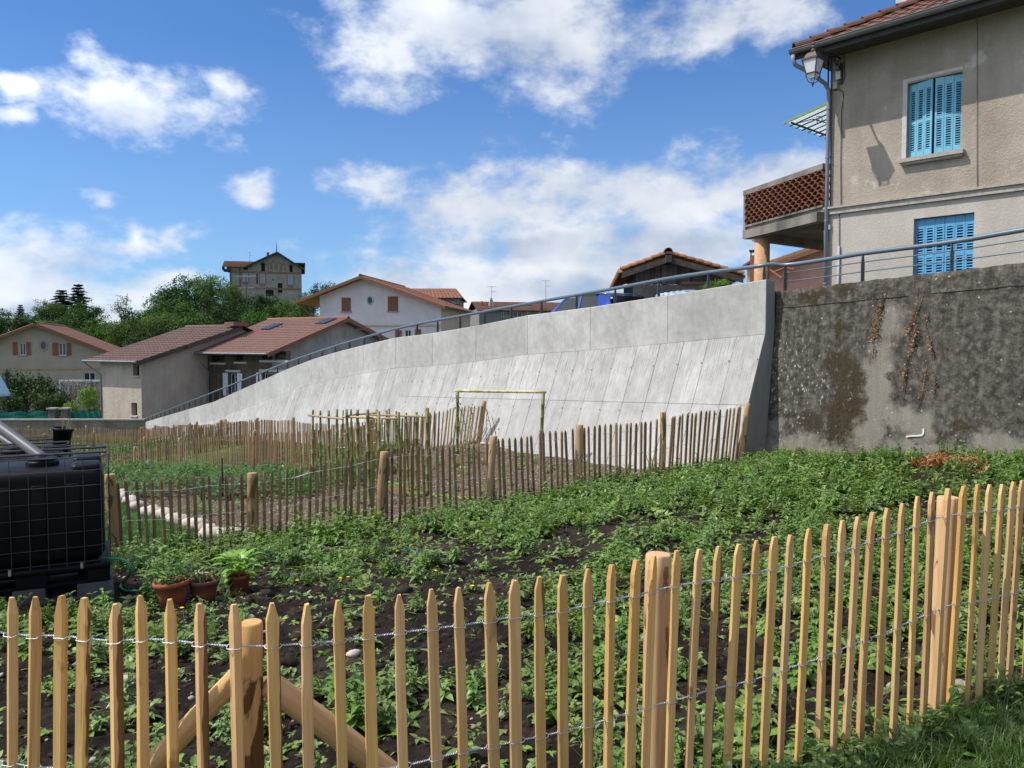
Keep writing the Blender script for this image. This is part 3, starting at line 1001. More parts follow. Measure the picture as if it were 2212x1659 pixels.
def build_ramp_wall():
    t = thing('ramp_wall', 'long pale new concrete retaining wall sloping down to the left under a blue-grey handrail', 'wall',
              v3(P0, zbase(0)))
    # core, 25 mm behind the cast faces
    A = [0.0] + list(np.arange(2.0, 54.1, 2.0))
    mb = MB()
    rows = []
    for a in A:
        zt, zb = ztop(a), zbase(a) - 0.4
        kink = zt - 0.95
        q = front(a, zb)
        rows.append([v3(P0 + DW * a - NW * 0.30, zb), v3(P0 + DW * a - NW * 0.24, zt - 0.02), v3(P0 + DW * a - NW * 0.025, zt - 0.02),
                     v3(P0 + DW * a - NW * 0.025, kink), q - v3(NW, 0) * 0.03])
    n = 5
    vs = [p for r_ in rows for p in r_]
    fs = [(i * n + j, i * n + (j + 1) % n, (i + 1) * n + (j + 1) % n, (i + 1) * n + j) for i in range(len(A) - 1) for j in range(n)]
    fs += [tuple(range(n)), tuple((len(A) - 1) * n + j for j in range(n))]
    mb.add(vs, fs).build('core', M['conc_core'], t)
    q = [v3(P0 + DW * a_ - NW * s_, 0) for a_, s_ in ((.03, .26), (.32, .26), (.32, .62), (.03, .62))]
    MB().slab([p + ZUP * (-2.5) for p in q], ZUP * (ztop(0) - .22 + 2.5)).build('return_wall', simple('dark_gap_concrete', [(0.05, 0.048, 0.045), (0.10, 0.095, 0.09)], 4, bump=.3), t)  # filler block, coloured dark to stand in for the shaded gap
    # parapet panels with open joints
    L = 2.376
    for k in range(22):
        a0, a1 = k * L + 0.006, (k + 1) * L - 0.006
        mb = MB()
        vs = []
        nst = 4
        for i in range(nst + 1):
            a = a0 + (a1 - a0) * i / nst
            zt = ztop(a)
            b = P0 + DW * a
            zk = zt - 0.95
            vs += [v3(b - NW * 0.245, zk), v3(b - NW * 0.245, zt), v3(b - NW * 0.012, zt), v3(b, zt - 0.012), v3(b, zk + 0.10),
                   v3(b + NW * 0.006, zk - 0.02), v3(b - NW * 0.02, zk - 0.02)]
        n = 7
        fs = [(i * n + j, i * n + (j + 1) % n, (i + 1) * n + (j + 1) % n, (i + 1) * n + j) for i in range(nst) for j in range(n)]
        fs += [tuple(range(n)), tuple(nst * n + j for j in range(n))]
        mb.add(vs, fs).build('parapet_panel', M['conc_up'], t)
    # cast strips of the battered face
    a, i = 0.0, 0
    ties = MB()
    while a < 51.5:
        w = 0.64 + 0.02 * math.sin(i * 2.1)
        a0, a1 = a + 0.005, a + w - 0.005
        out = 0.003 * math.sin(i * 5.3)

        def strip(zlo, zhi):
            mb = MB()
            vs = []
            for q in (a0, a1):
                lo, hi2 = zlo(q), zhi(q)
                for zz, ins in ((hi2, 0.0), (lo, 0.0), (lo, 0.08), (hi2, 0.08)):
                    vs.append(front(q, zz) + v3(NW, 0) * (out - ins))
            mb.add(vs, [(0, 1, 2, 3), (4, 5, 6, 7), (0, 1, 5, 4), (1, 2, 6, 5), (2, 3, 7, 6), (3, 0, 4, 7)])
            o_ = mb.build('face_panel', M['conc_low'], t)
            d_ = o_.data.attributes.new('drop', 'FLOAT', 'POINT')
            am = (a0 + a1) / 2
            hh = max(.3, ztop(am) - .95 - zbase(am))
            d_.data.foreach_set('value', [float(np.clip((ztop(am) - .95 - v[2]) / hh, 0, 1)) for v in mb.v])
        zk = lambda q: ztop(q) - 0.975
        zb = lambda q: zbase(q) - 0.35
        if a < 13.0:
            zs = lambda q: -1.03 - 0.038 * q
            strip(lambda q: zs(q) + 0.004, zk)
            strip(zb, lambda q: zs(q) - 0.004)
            rowz = (ztop(a) - 1.42, zs(a) - 0.17)
        else:
            strip(zb, zk)
            rowz = (ztop(a) - 1.42,)
        for zz in rowz:
            if zz > zbase(a) + 0.2:
                c = front(a + 0.03, zz) + v3(NW, 0) * 0.006
                u, vv = v3(DW, 0), Vector((NW.x * -0.34, NW.y * -0.34, 0.94))
                nrm = u.cross(vv)
                rad = 0.017
                ties.slab([c + u * (rad * math.cos(th)) + vv * (rad * math.sin(th)) for th in np.linspace(0, 2 * math.pi, 9)[:-1]], v3(NW, 0) * -0.03)
        a += w
        i += 1
    o = ties.build('tie_hole', simple('tie_hole_shadowless', [(0.12, 0.115, 0.11), (0.17, 0.165, 0.16)], 9), t)
    o['kind'] = 'stuff'


build_ramp_wall()


# ------------------------------------------------------------------ old retaining wall
def zold(t):
    return interp(t, [0, 4, 10], [1.0, 1.17, 1.35])


def old_wall_mat():
    m, N = new_mat("weathered_old_concrete")
    tc = N.n('ShaderNodeTexCoord').outputs['Object']
    sp = N.n('ShaderNodeSeparateXYZ', {0: tc})
    p = N.n('ShaderNodeCombineXYZ', {0: sp.outputs[0], 1: sp.outputs[2], 2: 0.0}).outputs[0]
    warp = N.vm('SUBTRACT', N.noise(p, 2.4, 8.0, 0.72, 'Color'), (0.5, 0.5, 0.5))
    pw = N.vm('MULTIPLY_ADD', warp, (0.85, 0.85, 0.0), p)

    def items(lst):
        out = []
        for x, y, rx, ry, w in lst:
            x, y = 1659 + 0.25 * x, 608 + 0.25 * y
            t, z = hit(x, y, PO, DO)
            t2, _ = hit(x + 0.25 * rx, y, PO, DO)
            _, z2 = hit(x, y - 0.25 * ry, PO, DO)
            out.append((t, z, abs(t2 - t), abs(z2 - z), w))
        return out
    f1 = N.noise(p, 1.3, 6.0, 0.65)
    f2 = N.noise(p, 8.0, 7.0, 0.75)
    f3 = N.noise(p, 36.0, 5.0, 0.75)
    st = N.noise(N.vm('MULTIPLY', p, (1.0, 0.10, 1.0)), 7.0, 6.0, 0.7)
    k = N.m('MULTIPLY_ADD', f2, 0.78, N.m('MULTIPLY', st, 0.22))
    c = N.ramp(k, [(0.38, (0.026, 0.023, 0.020)), (0.49, (0.068, 0.060, 0.051)), (0.58, (0.125, 0.110, 0.092)), (0.70, (0.21, 0.186, 0.152))])
    pale = N.mr(N.blobs(pw, items([(1000, 850, 190, 520, 1), (930, 1280, 190, 260, 1.1), (300, 1430, 520, 130, 1.2), (1700, 1500, 900, 130, 1.1),
                                   (1150, 1150, 300, 170, .9), (1080, 350, 200, 300, .8), (100, 1250, 160, 120, .8), (2050, 1400, 400, 150, .9),
                                   (1350, 1250, 260, 200, .9)])), 0.0, 0.55, 0.0, 1.0, smooth=True)
    palec = N.ramp(N.m('MULTIPLY_ADD', f3, 0.5, N.m('MULTIPLY', st, 0.5)), [(0.35, (0.145, 0.13, 0.105)), (0.6, (0.26, 0.235, 0.195)), (0.75, (0.34, 0.315, 0.27))])
    c = N.mix(N.m('MULTIPLY', pale, 0.9), c, palec)
    drip = N.noise(N.vm('MULTIPLY', p, (1.0, 0.09, 1.0)), 2.3, 7.0, 0.75, dist=0.4)
    c = N.mix(N.mr(drip, 0.56, 0.72, 0.0, 0.26), c, (0.028, 0.025, 0.024))
    c = N.mix(N.mr(drip, 0.44, 0.30, 0.0, 0.45), c, (0.19, 0.17, 0.145))
    moss = N.mr(N.blobs(pw, items([(650, 700, 130, 150, 1), (760, 950, 150, 260, 1.1), (430, 1200, 120, 110, 1), (700, 1300, 150, 110, 1.1), (640, 420, 60, 150, .8),
                                   (380, 110, 150, 70, .9), (640, 90, 100, 80, .9), (1130, 840, 45, 55, .9), (720, 1120, 180, 160, 1.1),
                                   (800, 780, 60, 90, .9), (1750, 1300, 200, 60, .7), (1550, 1340, 90, 60, .6)])), -0.12, 0.40, 0.0, 1.0, smooth=True)
    mossc = N.ramp(f3, [(0.3, (0.016, 0.011, 0.004)), (0.58, (0.042, 0.030, 0.009)), (0.8, (0.095, 0.075, 0.025))])
    c = N.mix(N.m('MULTIPLY', moss, N.mr(f2, 0.36, 0.58, 0.15, 0.95)), c, mossc)
    lich = N.n('ShaderNodeTexVoronoi', {'Vector': N.vm('MULTIPLY_ADD', warp, (0.1, 0.1, 0.0), p), 'Scale': 11.0}, feature='F1')
    fl1 = N.noise(N.vm('MULTIPLY', p, (1.0, 0.7, 1.0)), 16.0, 3.0, 0.6)
    fl2 = N.noise(p, 5.0, 3.0, 0.6)
    lk = N.m('MULTIPLY', N.mr(fl1, 0.575, 0.625), N.mr(fl2, 0.44, 0.56))
    area = N.mr(N.blobs(pw, items([(180, 900, 300, 480, 1), (60, 700, 200, 300, 1), (500, 900, 200, 200, .7)])), -0.2, 0.4, 0.22, 1.0)
    rndc = N.n('ShaderNodeSeparateColor', {0: lich.outputs['Color']}).outputs[0]
    lk = N.m('MULTIPLY', lk, area)
    lk = N.m('MAXIMUM', lk, N.m('MULTIPLY', N.mr(lich.outputs['Distance'], 0.10, 0.2, 1.0, 0.0), N.mr(rndc, 0.86, 0.9)))
    c = N.mix(lk, c, (0.34, 0.31, 0.28))
    foot = N.mr(N.m('MULTIPLY_ADD', f1, 0.35, sp.outputs[2]), -1.75, -1.45, 1.0, 0.0, smooth=True)
    c = N.mix(N.m('MULTIPLY', foot, 0.8), c, (0.29, 0.24, 0.19))
    h = N.m('ADD', N.m('MULTIPLY', f2, 0.5), N.m('MULTIPLY', f3, 0.5))
    finish(N, c, 0.95, h, 0.6, 0.02, 0.12)
    return m


def build_old_wall():
    rz = math.atan2(DO.y, DO.x)
    t = thing('old_retaining_wall', 'dark mossy old concrete retaining wall below the house, right of the white wall', 'wall', (PO.x, PO.y, 0), None, rz)
    # local axes: x along the wall, -y out of the face, z up
    nx, nz = 130, 44
    vs, fs = [], []
    Lw = 11.0
    for i in range(nx + 1):
        x = Lw * i / nx
        zt = zold(x)
        for j in range(nz + 1):
            z = -2.6 + (zt + 2.6) * j / nz
            edge = 0.0
            if j == nz:
                edge = 0.018 * mnoise.noise(Vector((x * 6, 0, 1)))
            y = -(zt - z) * 0.095 + 0.012 * mnoise.fractal(Vector((x * 3, z * 3, 0)), 0.9, 2.0, 4)
            vs.append((x, y - 0.0, z + edge))
    n = nz + 1
    for i in range(nx):
        for j in range(nz):
            fs.append((i * n + j, (i + 1) * n + j, (i + 1) * n + j + 1, i * n + j + 1))
    # top and left end
    k0 = len(vs)
    for i in range(nx + 1):
        x = Lw * i / nx
        vs.append((x, 0.36, zold(x) + 0.01 * mnoise.noise(Vector((x * 5, 4, 1)))))
    for i in range(nx):
        fs.append((i * n + nz, (i + 1) * n + nz, k0 + i + 1, k0 + i))
    k1 = len(vs)
    vs.append((0, 0.36, -2.6))
    fs.append(tuple([j for j in range(nz + 1)] + [k0, k1]))
    OFF[t.name] = Vector((0, 0, 0))
    mb = MB().add(vs, fs)
    o = mb.build('wall_face', old_wall_mat(), t)
    smooth_obj(o)
    # construction line near the top and a few form-tie holes
    mb = MB()
    for i in range(60):
        x0 = 0.02 + i * 0.12
        if mnoise.noise(Vector((x0 * 1.3, 2, 7))) > -0.25:
            mb.box((x0, -0.038, zold(x0) - 0.31), (0.12, 0.012, 0.004))
    o = mb.build('pour_line', simple('pour_line_dark', [(0.05, 0.046, 0.042), (0.085, 0.08, 0.072)], 5), t)
    # white painted hook mark left on the wall
    tt = []
    for x, y in ((1976, 941), (1985, 939.5), (2000, 939), (2010, 938), (2012.5, 934), (2012.5, 924)):
        q, z = hit(x, y, PO, DO)
        tt.append((q, z))
    mb = MB()
    for (q0, z0), (q1, z1) in zip(tt[:-1], tt[1:]):
        y0, y1 = -(zold(q0) - z0) * .095 - .02, -(zold(q1) - z1) * .095 - .02
        d = Vector((q1 - q0, y1 - y0, z1 - z0)).normalized()
        up = Vector((0, -1, 0)).cross(d)
        mb.slab([Vector((q0, y0, z0)) + up * .012, Vector((q1, y1, z1)) + up * .012, Vector((q1, y1, z1)) - up * .012, Vector((q0, y0, z0)) - up * .012], (0, 0.012, 0))
    mb.build('painted_mark', M['white_mark'], t)
    return t


build_old_wall()


def old_pt(q, z, out=0.02):
    """world point on the old wall's face"""
    n = Vector((DO.y, -DO.x))   # out of the face, towards the bed
    b = PO + DO * q + n * ((zold(q) - z) * 0.095 + out)
    return v3(b, z)


# ------------------------------------------------------------------ handrail
def build_rail():
    t = thing('handrail', 'blue-grey tubular handrail running down the top of the white ramp wall', 'railing', v3(P0, ztop(0)))
    Pn = P0 - NW * 0.12
    path = []
    for x, y in ((1640, 575), (1472, 595.8), (1327, 623.5), (1167, 651), (987, 684), (888, 702), (806.6, 723), (738, 743), (676.6, 763), (608, 787),
                 (474.5, 842), (315, 904)):
        a, z = hit(x, y, Pn, DW)
        path.append(v3(Pn + DW * a, max(z, ztop(a) + 0.2)))
    pts2 = []
    Nn = Vector((DO.y, -DO.x))
    Po = PO - Nn * 0.12
    old = []
    for x, y in ((1699, 574), (1820, 555), (1864, 547), (2056, 524), (2212, 495.5)):
        q, z = hit(x, y, Po, DO)
        old.append((q, z))
        pts2.append(v3(Po + DO * q, z))
    q, z = old[-1]
    pts2.append(v3(Po + DO * (q + 3.0), z + 0.16))
    full = pts2[::-1] + [path[0] * 0.55 + pts2[0] * 0.45 + Vector((0, 0, 0.035))] + path
    # rounded by splitting
    for _ in range(2):
        new = [full[0]]
        for p, q2 in zip(full[:-1], full[1:]):
            new += [p * .75 + q2 * .25, p * .25 + q2 * .75]
        new.append(full[-1])
        full = new
    mb = MB()
    mb.tube(full, 0.038, 12)
    smooth_obj(mb.build('top_rail', M['rail'], t))

    def rail_z(P):
        best = min(full, key=lambda r_: (r_.x - P[0]) ** 2 + (r_.y - P[1]) ** 2)
        i = full.index(best)
        zs = []
        for s in (i - 1, i):
            if 0 <= s < len(full) - 1:
                a_, b_ = full[s], full[s + 1]
                e = Vector((b_.x - a_.x, b_.y - a_.y))
                u = ((P[0] - a_.x) * e.x + (P[1] - a_.y) * e.y) / max(1e-9, e.length_squared)
                if -0.02 <= u <= 1.02:
                    zs.append(a_.z + (b_.z - a_.z) * u)
        return zs[0] if zs else best.z
    posts = [a for a, _ in [hit(x, 640, Pn, DW) for x in (1650, 1530, 1423, 1329, 1245.5, 1170, 1105)]]
    st = posts[-1] - posts[-2]
    while posts[-1] < 51:
        posts.append(posts[-1] + 1.26)
    for a in posts:
        b = Pn + DW * a
        z0 = ztop(a) - 0.004
        z1 = rail_z(b) - 0.03
        w0, w1 = 0.042, 0.022
        u = v3(NW, 0)
        prof = [v3(b, z0) + u * w0 * .8, v3(b, z0 + (z1 - z0) * .45) + u * w0, v3(b, z1) + u * w1, v3(b, z1) - u * w1,
                v3(b, z0 + (z1 - z0) * .45) - u * w0, v3(b, z0) - u * w0 * .8]
        mb = MB().slab([p - v3(DW, 0) * .006 for p in prof], v3(DW, 0) * .012)
        mb.box(v3(b, z0 + 0.004), (0.13, 0.06, 0.008), (v3(NW, 0), v3(DW, 0), Vector((0, 0, 1))))
        mb.build('rail_post', M['rail_post'], t)
    qs = [hit(x, 560, Po, DO)[0] for x in (1697, 1864, 2056)]
    qs += [qs[-1] + 1.45, qs[-1] + 2.9]
    for q in qs:
        b = Po + DO * q
        z0, z1 = zold(q) - 0.01, rail_z(b) - 0.03
        u = v3(Nn, 0)
        w0, w1 = 0.05, 0.026
        prof = [v3(b, z0) + u * w0, v3(b, z0 + (z1 - z0) * .7) + u * w0, v3(b, z1) + u * w1, v3(b, z1) - u * w1,
                v3(b, z0 + (z1 - z0) * .7) - u * w0, v3(b, z0) - u * w0]
        MB().slab([p - v3(DO, 0) * .006 for p in prof], v3(DO, 0) * .012).build('rail_post', M['rail_post'], t)
    for f in (0.36, 0.70):
        pts = []
        for i in range(14):
            q = qs[0] + (qs[-1] - qs[0]) * i / 13
            b = Po + DO * q
            z0, z1 = zold(q), rail_z(b)
            pts.append(v3(b, z0 + (z1 - z0) * f))
        smooth_obj(MB().tube(pts, 0.011, 6).build('thin_rail', M['rail'], t))


build_rail()


# ------------------------------------------------------------------ grey boundary wall far down the garden
def build_far_wall():
    xl, xr = at(-420, 905, 57.5), at(312, 905, 57.5)
    t = thing('boundary_wall', 'long low grey garden wall with a pale coping at the bottom of the gardens', 'wall', (xl.x, 57.5, gz(xl.x, 57.5)))
    zt = zat(908, 57.5)
    w = xr.x - xl.x
    mb = MB().box(((xl.x + xr.x) / 2, 57.65, zt - 1.1), (w, 0.28, 2.2))
    mb.build('wall_face', stucco('grey_stained_render', (0.13, 0.115, 0.092), (0.27, 0.24, 0.20), 5, 0.6, (0.05, 0.045, 0.035), 0.03), t)
    k = 16
    for i in range(k):
        c = xl.x + w * (i + .5) / k
        MB().box((c, 57.65, zt + 0.045), (w / k - 0.02, 0.42, 0.09)).build('coping_stone', M['sill'], t)


build_far_wall()
# ------------------------------------------------------------------ near paling fence
LF = [Vector((-0.745, 2.25)), Vector((-1.50, 2.42)), Vector((-2.30, 2.60))]
RF = [Vector((-0.69, 2.25)), Vector((.46, 2.75)), Vector((1.48, 3.30)), Vector((2.37, 3.75)), Vector((3.2, 4.17))]


def line_pt(poly, u):
    for a, b in zip(poly[:-1], poly[1:]):
        d = b - a
        # a.x + k d.x = u (a.y + k d.y)
        den = d.x - u * d.y
        if abs(den) < 1e-9:
            continue
        k = (u * a.y - a.x) / den
        if -0.02 <= k <= 1.02:
            return a + d * k, d.normalized()
    return None


def picket_mesh(kind, seed, H_=1.08, w=0.034, fine=True):
    """split chestnut pale: irregular section, sawn point; origin at the foot, x = width, -y = viewer side"""
    r = random.Random(seed)
    th = w * (0.42 if kind == 'flat' else 0.62)
    if kind == 'flat':
        sec = [(-.5, .5), (-.5, -.42), (-.42, -.5), (.45, -.5), (.5, -.40), (.48, .5)]
    elif kind == 'skew':
        sec = [(-.5, .45), (-.46, -.5), (.30, -.5), (.5, -.15), (.46, .5)]
    else:
        rx = r.uniform(-.08, .25)
        sec = [(-.5, .5), (-.5, -.10), (rx, -.62), (.5, -.05), (.5, .5)]
    sec = [(x * w, y * th) for x, y in sec]
    zs = [0.0, .18, .36, .55, .75, .90, 1.0] if fine else [0.0, .5, 1.0]
    tip = 0.045 * r.uniform(.85, 1.25) if fine else 0.04
    body = H_ - tip
    vs, fs = [], []
    n = len(sec)
    bow = r.uniform(-.006, .006)
    tw = r.uniform(-.15, .15)
    for z in zs:
        sx = bow * math.sin(z * math.pi) + r.uniform(-.0010, .0010)
        k = 1.0 + r.uniform(-.04, .04) if fine else 1.0
        ang = tw * (z - .5)
        for x, y in sec:
            X, Y = x * k, y * k
            vs.append((X * math.cos(ang) - Y * math.sin(ang) + sx, X * math.sin(ang) + Y * math.cos(ang), z * body))
    ang = tw * .5
    tk = r.uniform(.30, .46)
    for x, y in sec:
        X, Y = x * tk + r.uniform(-.001, .001), y * (.92 if kind != 'ridge' else .6)
        vs.append((X * math.cos(ang) - Y * math.sin(ang), X * math.sin(ang) + Y * math.cos(ang), H_ + r.uniform(-.002, .002)))
    m = len(zs) + 1
    for i in range(m - 1):
        for j in range(n):
            j2 = (j + 1) % n
            fs.append((i * n + j, i * n + j2, (i + 1) * n + j2, (i + 1) * n + j))
    fs.append(tuple(range(n - 1, -1, -1)))
    fs.append(tuple((m - 1) * n + j for j in range(n)))
    return MB().add(vs, fs)


def log_mesh(H_, r0, r1, seed, n=18, rough=1.0, split=False):
    r = random.Random(seed)
    vs, fs = [], []
    K = 12
    for i in range(K + 1):
        z = i / K
        for j in range(n):
            th = 2 * math.pi * j / n
            q = r0 + (r1 - r0) * z
            q *= 1 + rough * (0.07 * mnoise.noise(Vector((math.cos(th) * 1.2, math.sin(th) * 1.2, z * 2.2 + seed)))
                              + 0.03 * mnoise.noise(Vector((math.cos(th) * 4, math.sin(th) * 4, z * 7 + seed))))
            if split and abs(th - 4.6) < .2:
                q *= 0.80
            bend = rough * 0.012 * math.sin(z * 3.0 + seed)
            vs.append((math.cos(th) * q + bend, math.sin(th) * q, z * H_))
    for j in range(n):   # sawn top with a soft edge
        x, y, z = vs[K * n + j]
        vs.append((x * .88, y * .88, z + .006))
    for i in range(K + 1):
        for j in range(n):
            j2 = (j + 1) % n
            fs.append((i * n + j, i * n + j2, (i + 1) * n + j2, (i + 1) * n + j))
    fs.append(tuple(range(n - 1, -1, -1)))
    fs.append(tuple((K + 1) * n + j for j in range(n)))
    return MB().add(vs, fs)


def basis(tx, lean, back=0.0, yaw=0.0):
    """matrix whose x follows the fence (tx in plan), z leans along it"""
    t = Vector((tx.x, tx.y, 0)).normalized()
    t = Matrix.Rotation(yaw, 3, 'Z') @ t
    y = Vector((0, 0, 1)).cross(t)
    z = (Vector((0, 0, 1)) + t * lean + y * back).normalized()
    x = (t - z * t.dot(z)).normalized()
    y = z.cross(x)
    return Matrix((x, y, z)).transposed()


def lean_at(x):
    return interp(x, [0, 30, 180, 300, 600, 800, 1000, 1200, 1300, 1400, 1500, 1900, 2210],
                  [.055, .05, .033, .005, -.006, -.02, -.028, -.012, 0, .03, .045, .036, .042])


NEAR_L = [(25, 1290), (75, 1290), (133, 1287), (182, 1292), (248, 1305), (302, 1287), (366, 1295), (430, 1303), (505, 1305)]
NEAR_R = [(588, 1302), (663, 1305), (730, 1297), (795, 1287), (862, 1285), (932, 1273), (990, 1270), (1057, 1259), (1112, 1253),
          (1165, 1246), (1216, 1242), (1270, 1229), (1322, 1220), (1375, 1210), (1412, 1201), (1462, 1190), (1510, 1187),
          (1552, 1181), (1597, 1175), (1634, 1168), (1673, 1160), (1708, 1155), (1747, 1143), (1787, 1133), (1820, 1125),
          (1853, 1117), (1885, 1107), (1917, 1097), (1949, 1088), (1982, 1073), (2014, 1062), (2048, 1055), (2083, 1050),
          (2112, 1047), (2138, 1047), (2165, 1046), (2190, 1040), (2208, 1038)]


def twisted(path, side, r=0.0015, rh=0.0022, pitch=0.016, n=4):
    """two strands twisted round each other; at the pales (side = list of (arc, half)) they part in front and behind"""
    seg = 0.0029
    L = [0.0]
    for a, b in zip(path[:-1], path[1:]):
        L.append(L[-1] + (b - a).length)
    tot = L[-1]
    K = int(tot / seg)
    A, B = [], []
    px = np.array([p.x for p in path]); py = np.array([p.y for p in path]); pz = np.array([p.z for p in path])
    s = np.linspace(0, tot, K)
    X, Y, Z = np.interp(s, L, px), np.interp(s, L, py), np.interp(s, L, pz)
    arc = np.array([q[0] for q in side]); hw = np.array([q[1] for q in side]); ht = np.array([q[2] for q in side])
    tx, ty = np.gradient(X), np.gradient(Y)
    ln = np.hypot(tx, ty)
    nx, ny = ty / ln, -tx / ln           # viewer side when the path runs to the right
    for i in range(K):
        j = int(np.argmin(np.abs(arc - s[i])))
        d = abs(arc[j] - s[i])
        w = 1 - float(sstep(hw[j] * 0.95, hw[j] * 1.45, d))
        ph = 2 * math.pi * s[i] / pitch
        for lst, sg in ((A, 1), (B, -1)):
            off = sg * rh * math.cos(ph) * (1 - w) + sg * (ht[j] * 0.5 + r + 0.001) * w
            dz = sg * rh * math.sin(ph) * (1 - w) - sg * 0.004 * w
            lst.append(Vector((X[i] + nx[i] * off, Y[i] + ny[i] * off, Z[i] + dz)))
    mb = MB()
    mb.tube(A, r, n)
    mb.tube(B, r, n)
    mb.smooth = True
    return mb


def build_near_fence():
    t = thing('paling_fence', 'new pale chestnut paling fence across the foreground with three twisted wires', 'fence',
              (-0.72, 2.25, gz(-.72, 2.25)))
    pal = {'ridge': [picket_mesh('ridge', 10 + i, 1.0).mesh('ridged_picket', M['picket']) for i in range(4)],
           'flat': [picket_mesh('flat', 30 + i, 1.0).mesh('flat_picket', M['picket']) for i in range(6)],
           'skew': [picket_mesh('skew', 50 + i, 1.0).mesh('skew_picket', M['picket']) for i in range(3)]}
    r = random.Random(5)
    recs = []

    def place(P2, tg, ztp, lean, kinds, x):
        g = gz(P2.x, P2.y)
        top = v3(P2, ztp)
        hgt = ztp - (g - 0.03) if ztp - g < 1.2 else 1.15
        hgt = max(0.98, min(1.14, hgt))
        Mx = basis(tg, lean, r.uniform(-.012, .012), r.uniform(-.16, .16))
        foot = top - Mx.col[2] * hgt
        kd = r.choice(kinds)
        wd = r.uniform(.84, 1.08)
        piece('picket', r.choice(pal[kd]), t, foot, Mx, (wd, r.uniform(.85, 1.1), hgt))
        th = 0.034 * (0.42 if kd == 'flat' else 0.62)
        recs.append((foot, Mx.col[2].copy(), hgt, th, P2, wd))
    # left run, hidden continuation first
    d = (LF[2] - LF[1]).normalized()
    base = at(25, 1290, 2.42)
    for i in range(24, 0, -1):
        P = Vector((base.x, base.y)) + d * (0.093 * i)
        place(P, -d, gz(P.x, P.y) + 1.04 - .03 * math.exp(-i / 4), .05 + .02 * math.sin(i * .7), ['ridge', 'ridge', 'skew'], 0)
    for x, y in NEAR_L:
        u = (x - CX) / ray(x, y).y / FPX
        P, tg = line_pt(LF, u)
        place(P, -tg, at(x, y, P.y).z, lean_at(x), ['ridge', 'ridge', 'skew'], x)
    for x, y in NEAR_R:
        u = (x - CX) / ray(x, y).y / FPX
        P, tg = line_pt(RF, u)
        kinds = ['ridge', 'flat'] if x < 600 else ['flat', 'flat', 'flat', 'skew']
        place(P, tg, at(x, y, P.y).z, lean_at(x), kinds, x)
    tg = (RF[4] - RF[3]).normalized()
    last = recs[-1]
    for i in range(1, 24):
        P = last[4] + tg * (0.092 * i)
        place(P, tg, at(2208, 1038, 3.76).z + 0.006 * i, .04, ['flat'], 2212)
    # three wires
    for frac, dz in ((0.115, 0.0), (0.50, 0.0), (0.945, 0.0)):
        path, side = [], []
        arc = 0.0
        for i, (foot, up, hgt, th, P2, wd) in enumerate(recs):
            q = foot + up * (hgt - (frac + (0.006 if frac > .2 else .0)) * 1.04)
            q.z += 0.004 * math.sin(i * 1.7 + frac * 9)
            if path:
                arc += (q - path[-1]).length
            path.append(q)
            side.append((arc, 0.018 * wd, th))
        # smooth the height a little
        zz = [p.z for p in path]
        for i in range(1, len(path) - 1):
            path[i].z = (zz[i - 1] + 2 * zz[i] + zz[i + 1]) / 4
        arc = 0.0
        for i in range(len(path)):
            arc += (path[i] - path[i - 1]).length if i else 0.0
            side[i] = (arc,) + side[i][1:]
        twisted(path, side).build('wire', M['wire'], t, fix=False)
    # posts behind the pales, with two raking struts at the corner
    for (x, ytop, Y, rad, mt, sd, lean, spl) in ((545, 1347, 2.335, .0335, M['post'], 3, -.005, False),
                                                 (1427, 1199, 2.885, .045, M['post_clean'], 8, .035, True),
                                                 (2046, 1076, 3.64, .046, M['post_clean'], 5, .035, True)):
        top = at(x, ytop, Y)
        g = gz(top.x, top.y)
        hgt = top.z - g + 0.12
        me = log_mesh(hgt, rad * 1.06, rad, sd, 20, .8, spl).mesh('post', mt)
        me.polygons.foreach_set('use_smooth', [True] * (len(me.polygons) - 2) + [False] * 2)
        tgd = Vector((1, .2)) if x < 600 else Vector((.88, .46))
        Mx = basis(tgd, lean)
        piece('post', me, t, top - Mx.col[2] * hgt, Mx)
    P = at(545, 1347, 2.335)
    for end, zh, sd, rad in (((-1.60, 2.565), .80, 11, .034), ((.0, 2.65), .79, 12, .040)):
        a = Vector((P.x + (.035 if end[0] > -1 else -.035), P.y + .02, P.z - (.16 if end[0] < -1 else .19)))
        b = Vector((end[0], end[1], gz(*end) - 0.03))
        Lg = (a - b).length
        me = log_mesh(Lg, rad * 1.05, rad * .95, sd, 16, .7).mesh('strut', M['post_clean'])
        me.polygons.foreach_set('use_smooth', [True] * (len(me.polygons) - 2) + [False] * 2)
        q = (a - b).to_track_quat('Z', 'X').to_matrix()
        piece('strut', me, t, b, q)
    # wire staples
    return t


build_near_fence()

# ------------------------------------------------------------------ the other paling fences
FAR_PAL = [picket_mesh(k, 70 + i, 1.0, 0.041, False).mesh('weathered_picket', M['picket_old']) for i, k in enumerate(('flat', 'skew', 'flat', 'ridge'))]


def cum(poly):
    L = [0.0]
    for a, b in zip(poly[:-1], poly[1:]):
        L.append(L[-1] + math.hypot(b[0] - a[0], b[1] - a[1]))
    return L


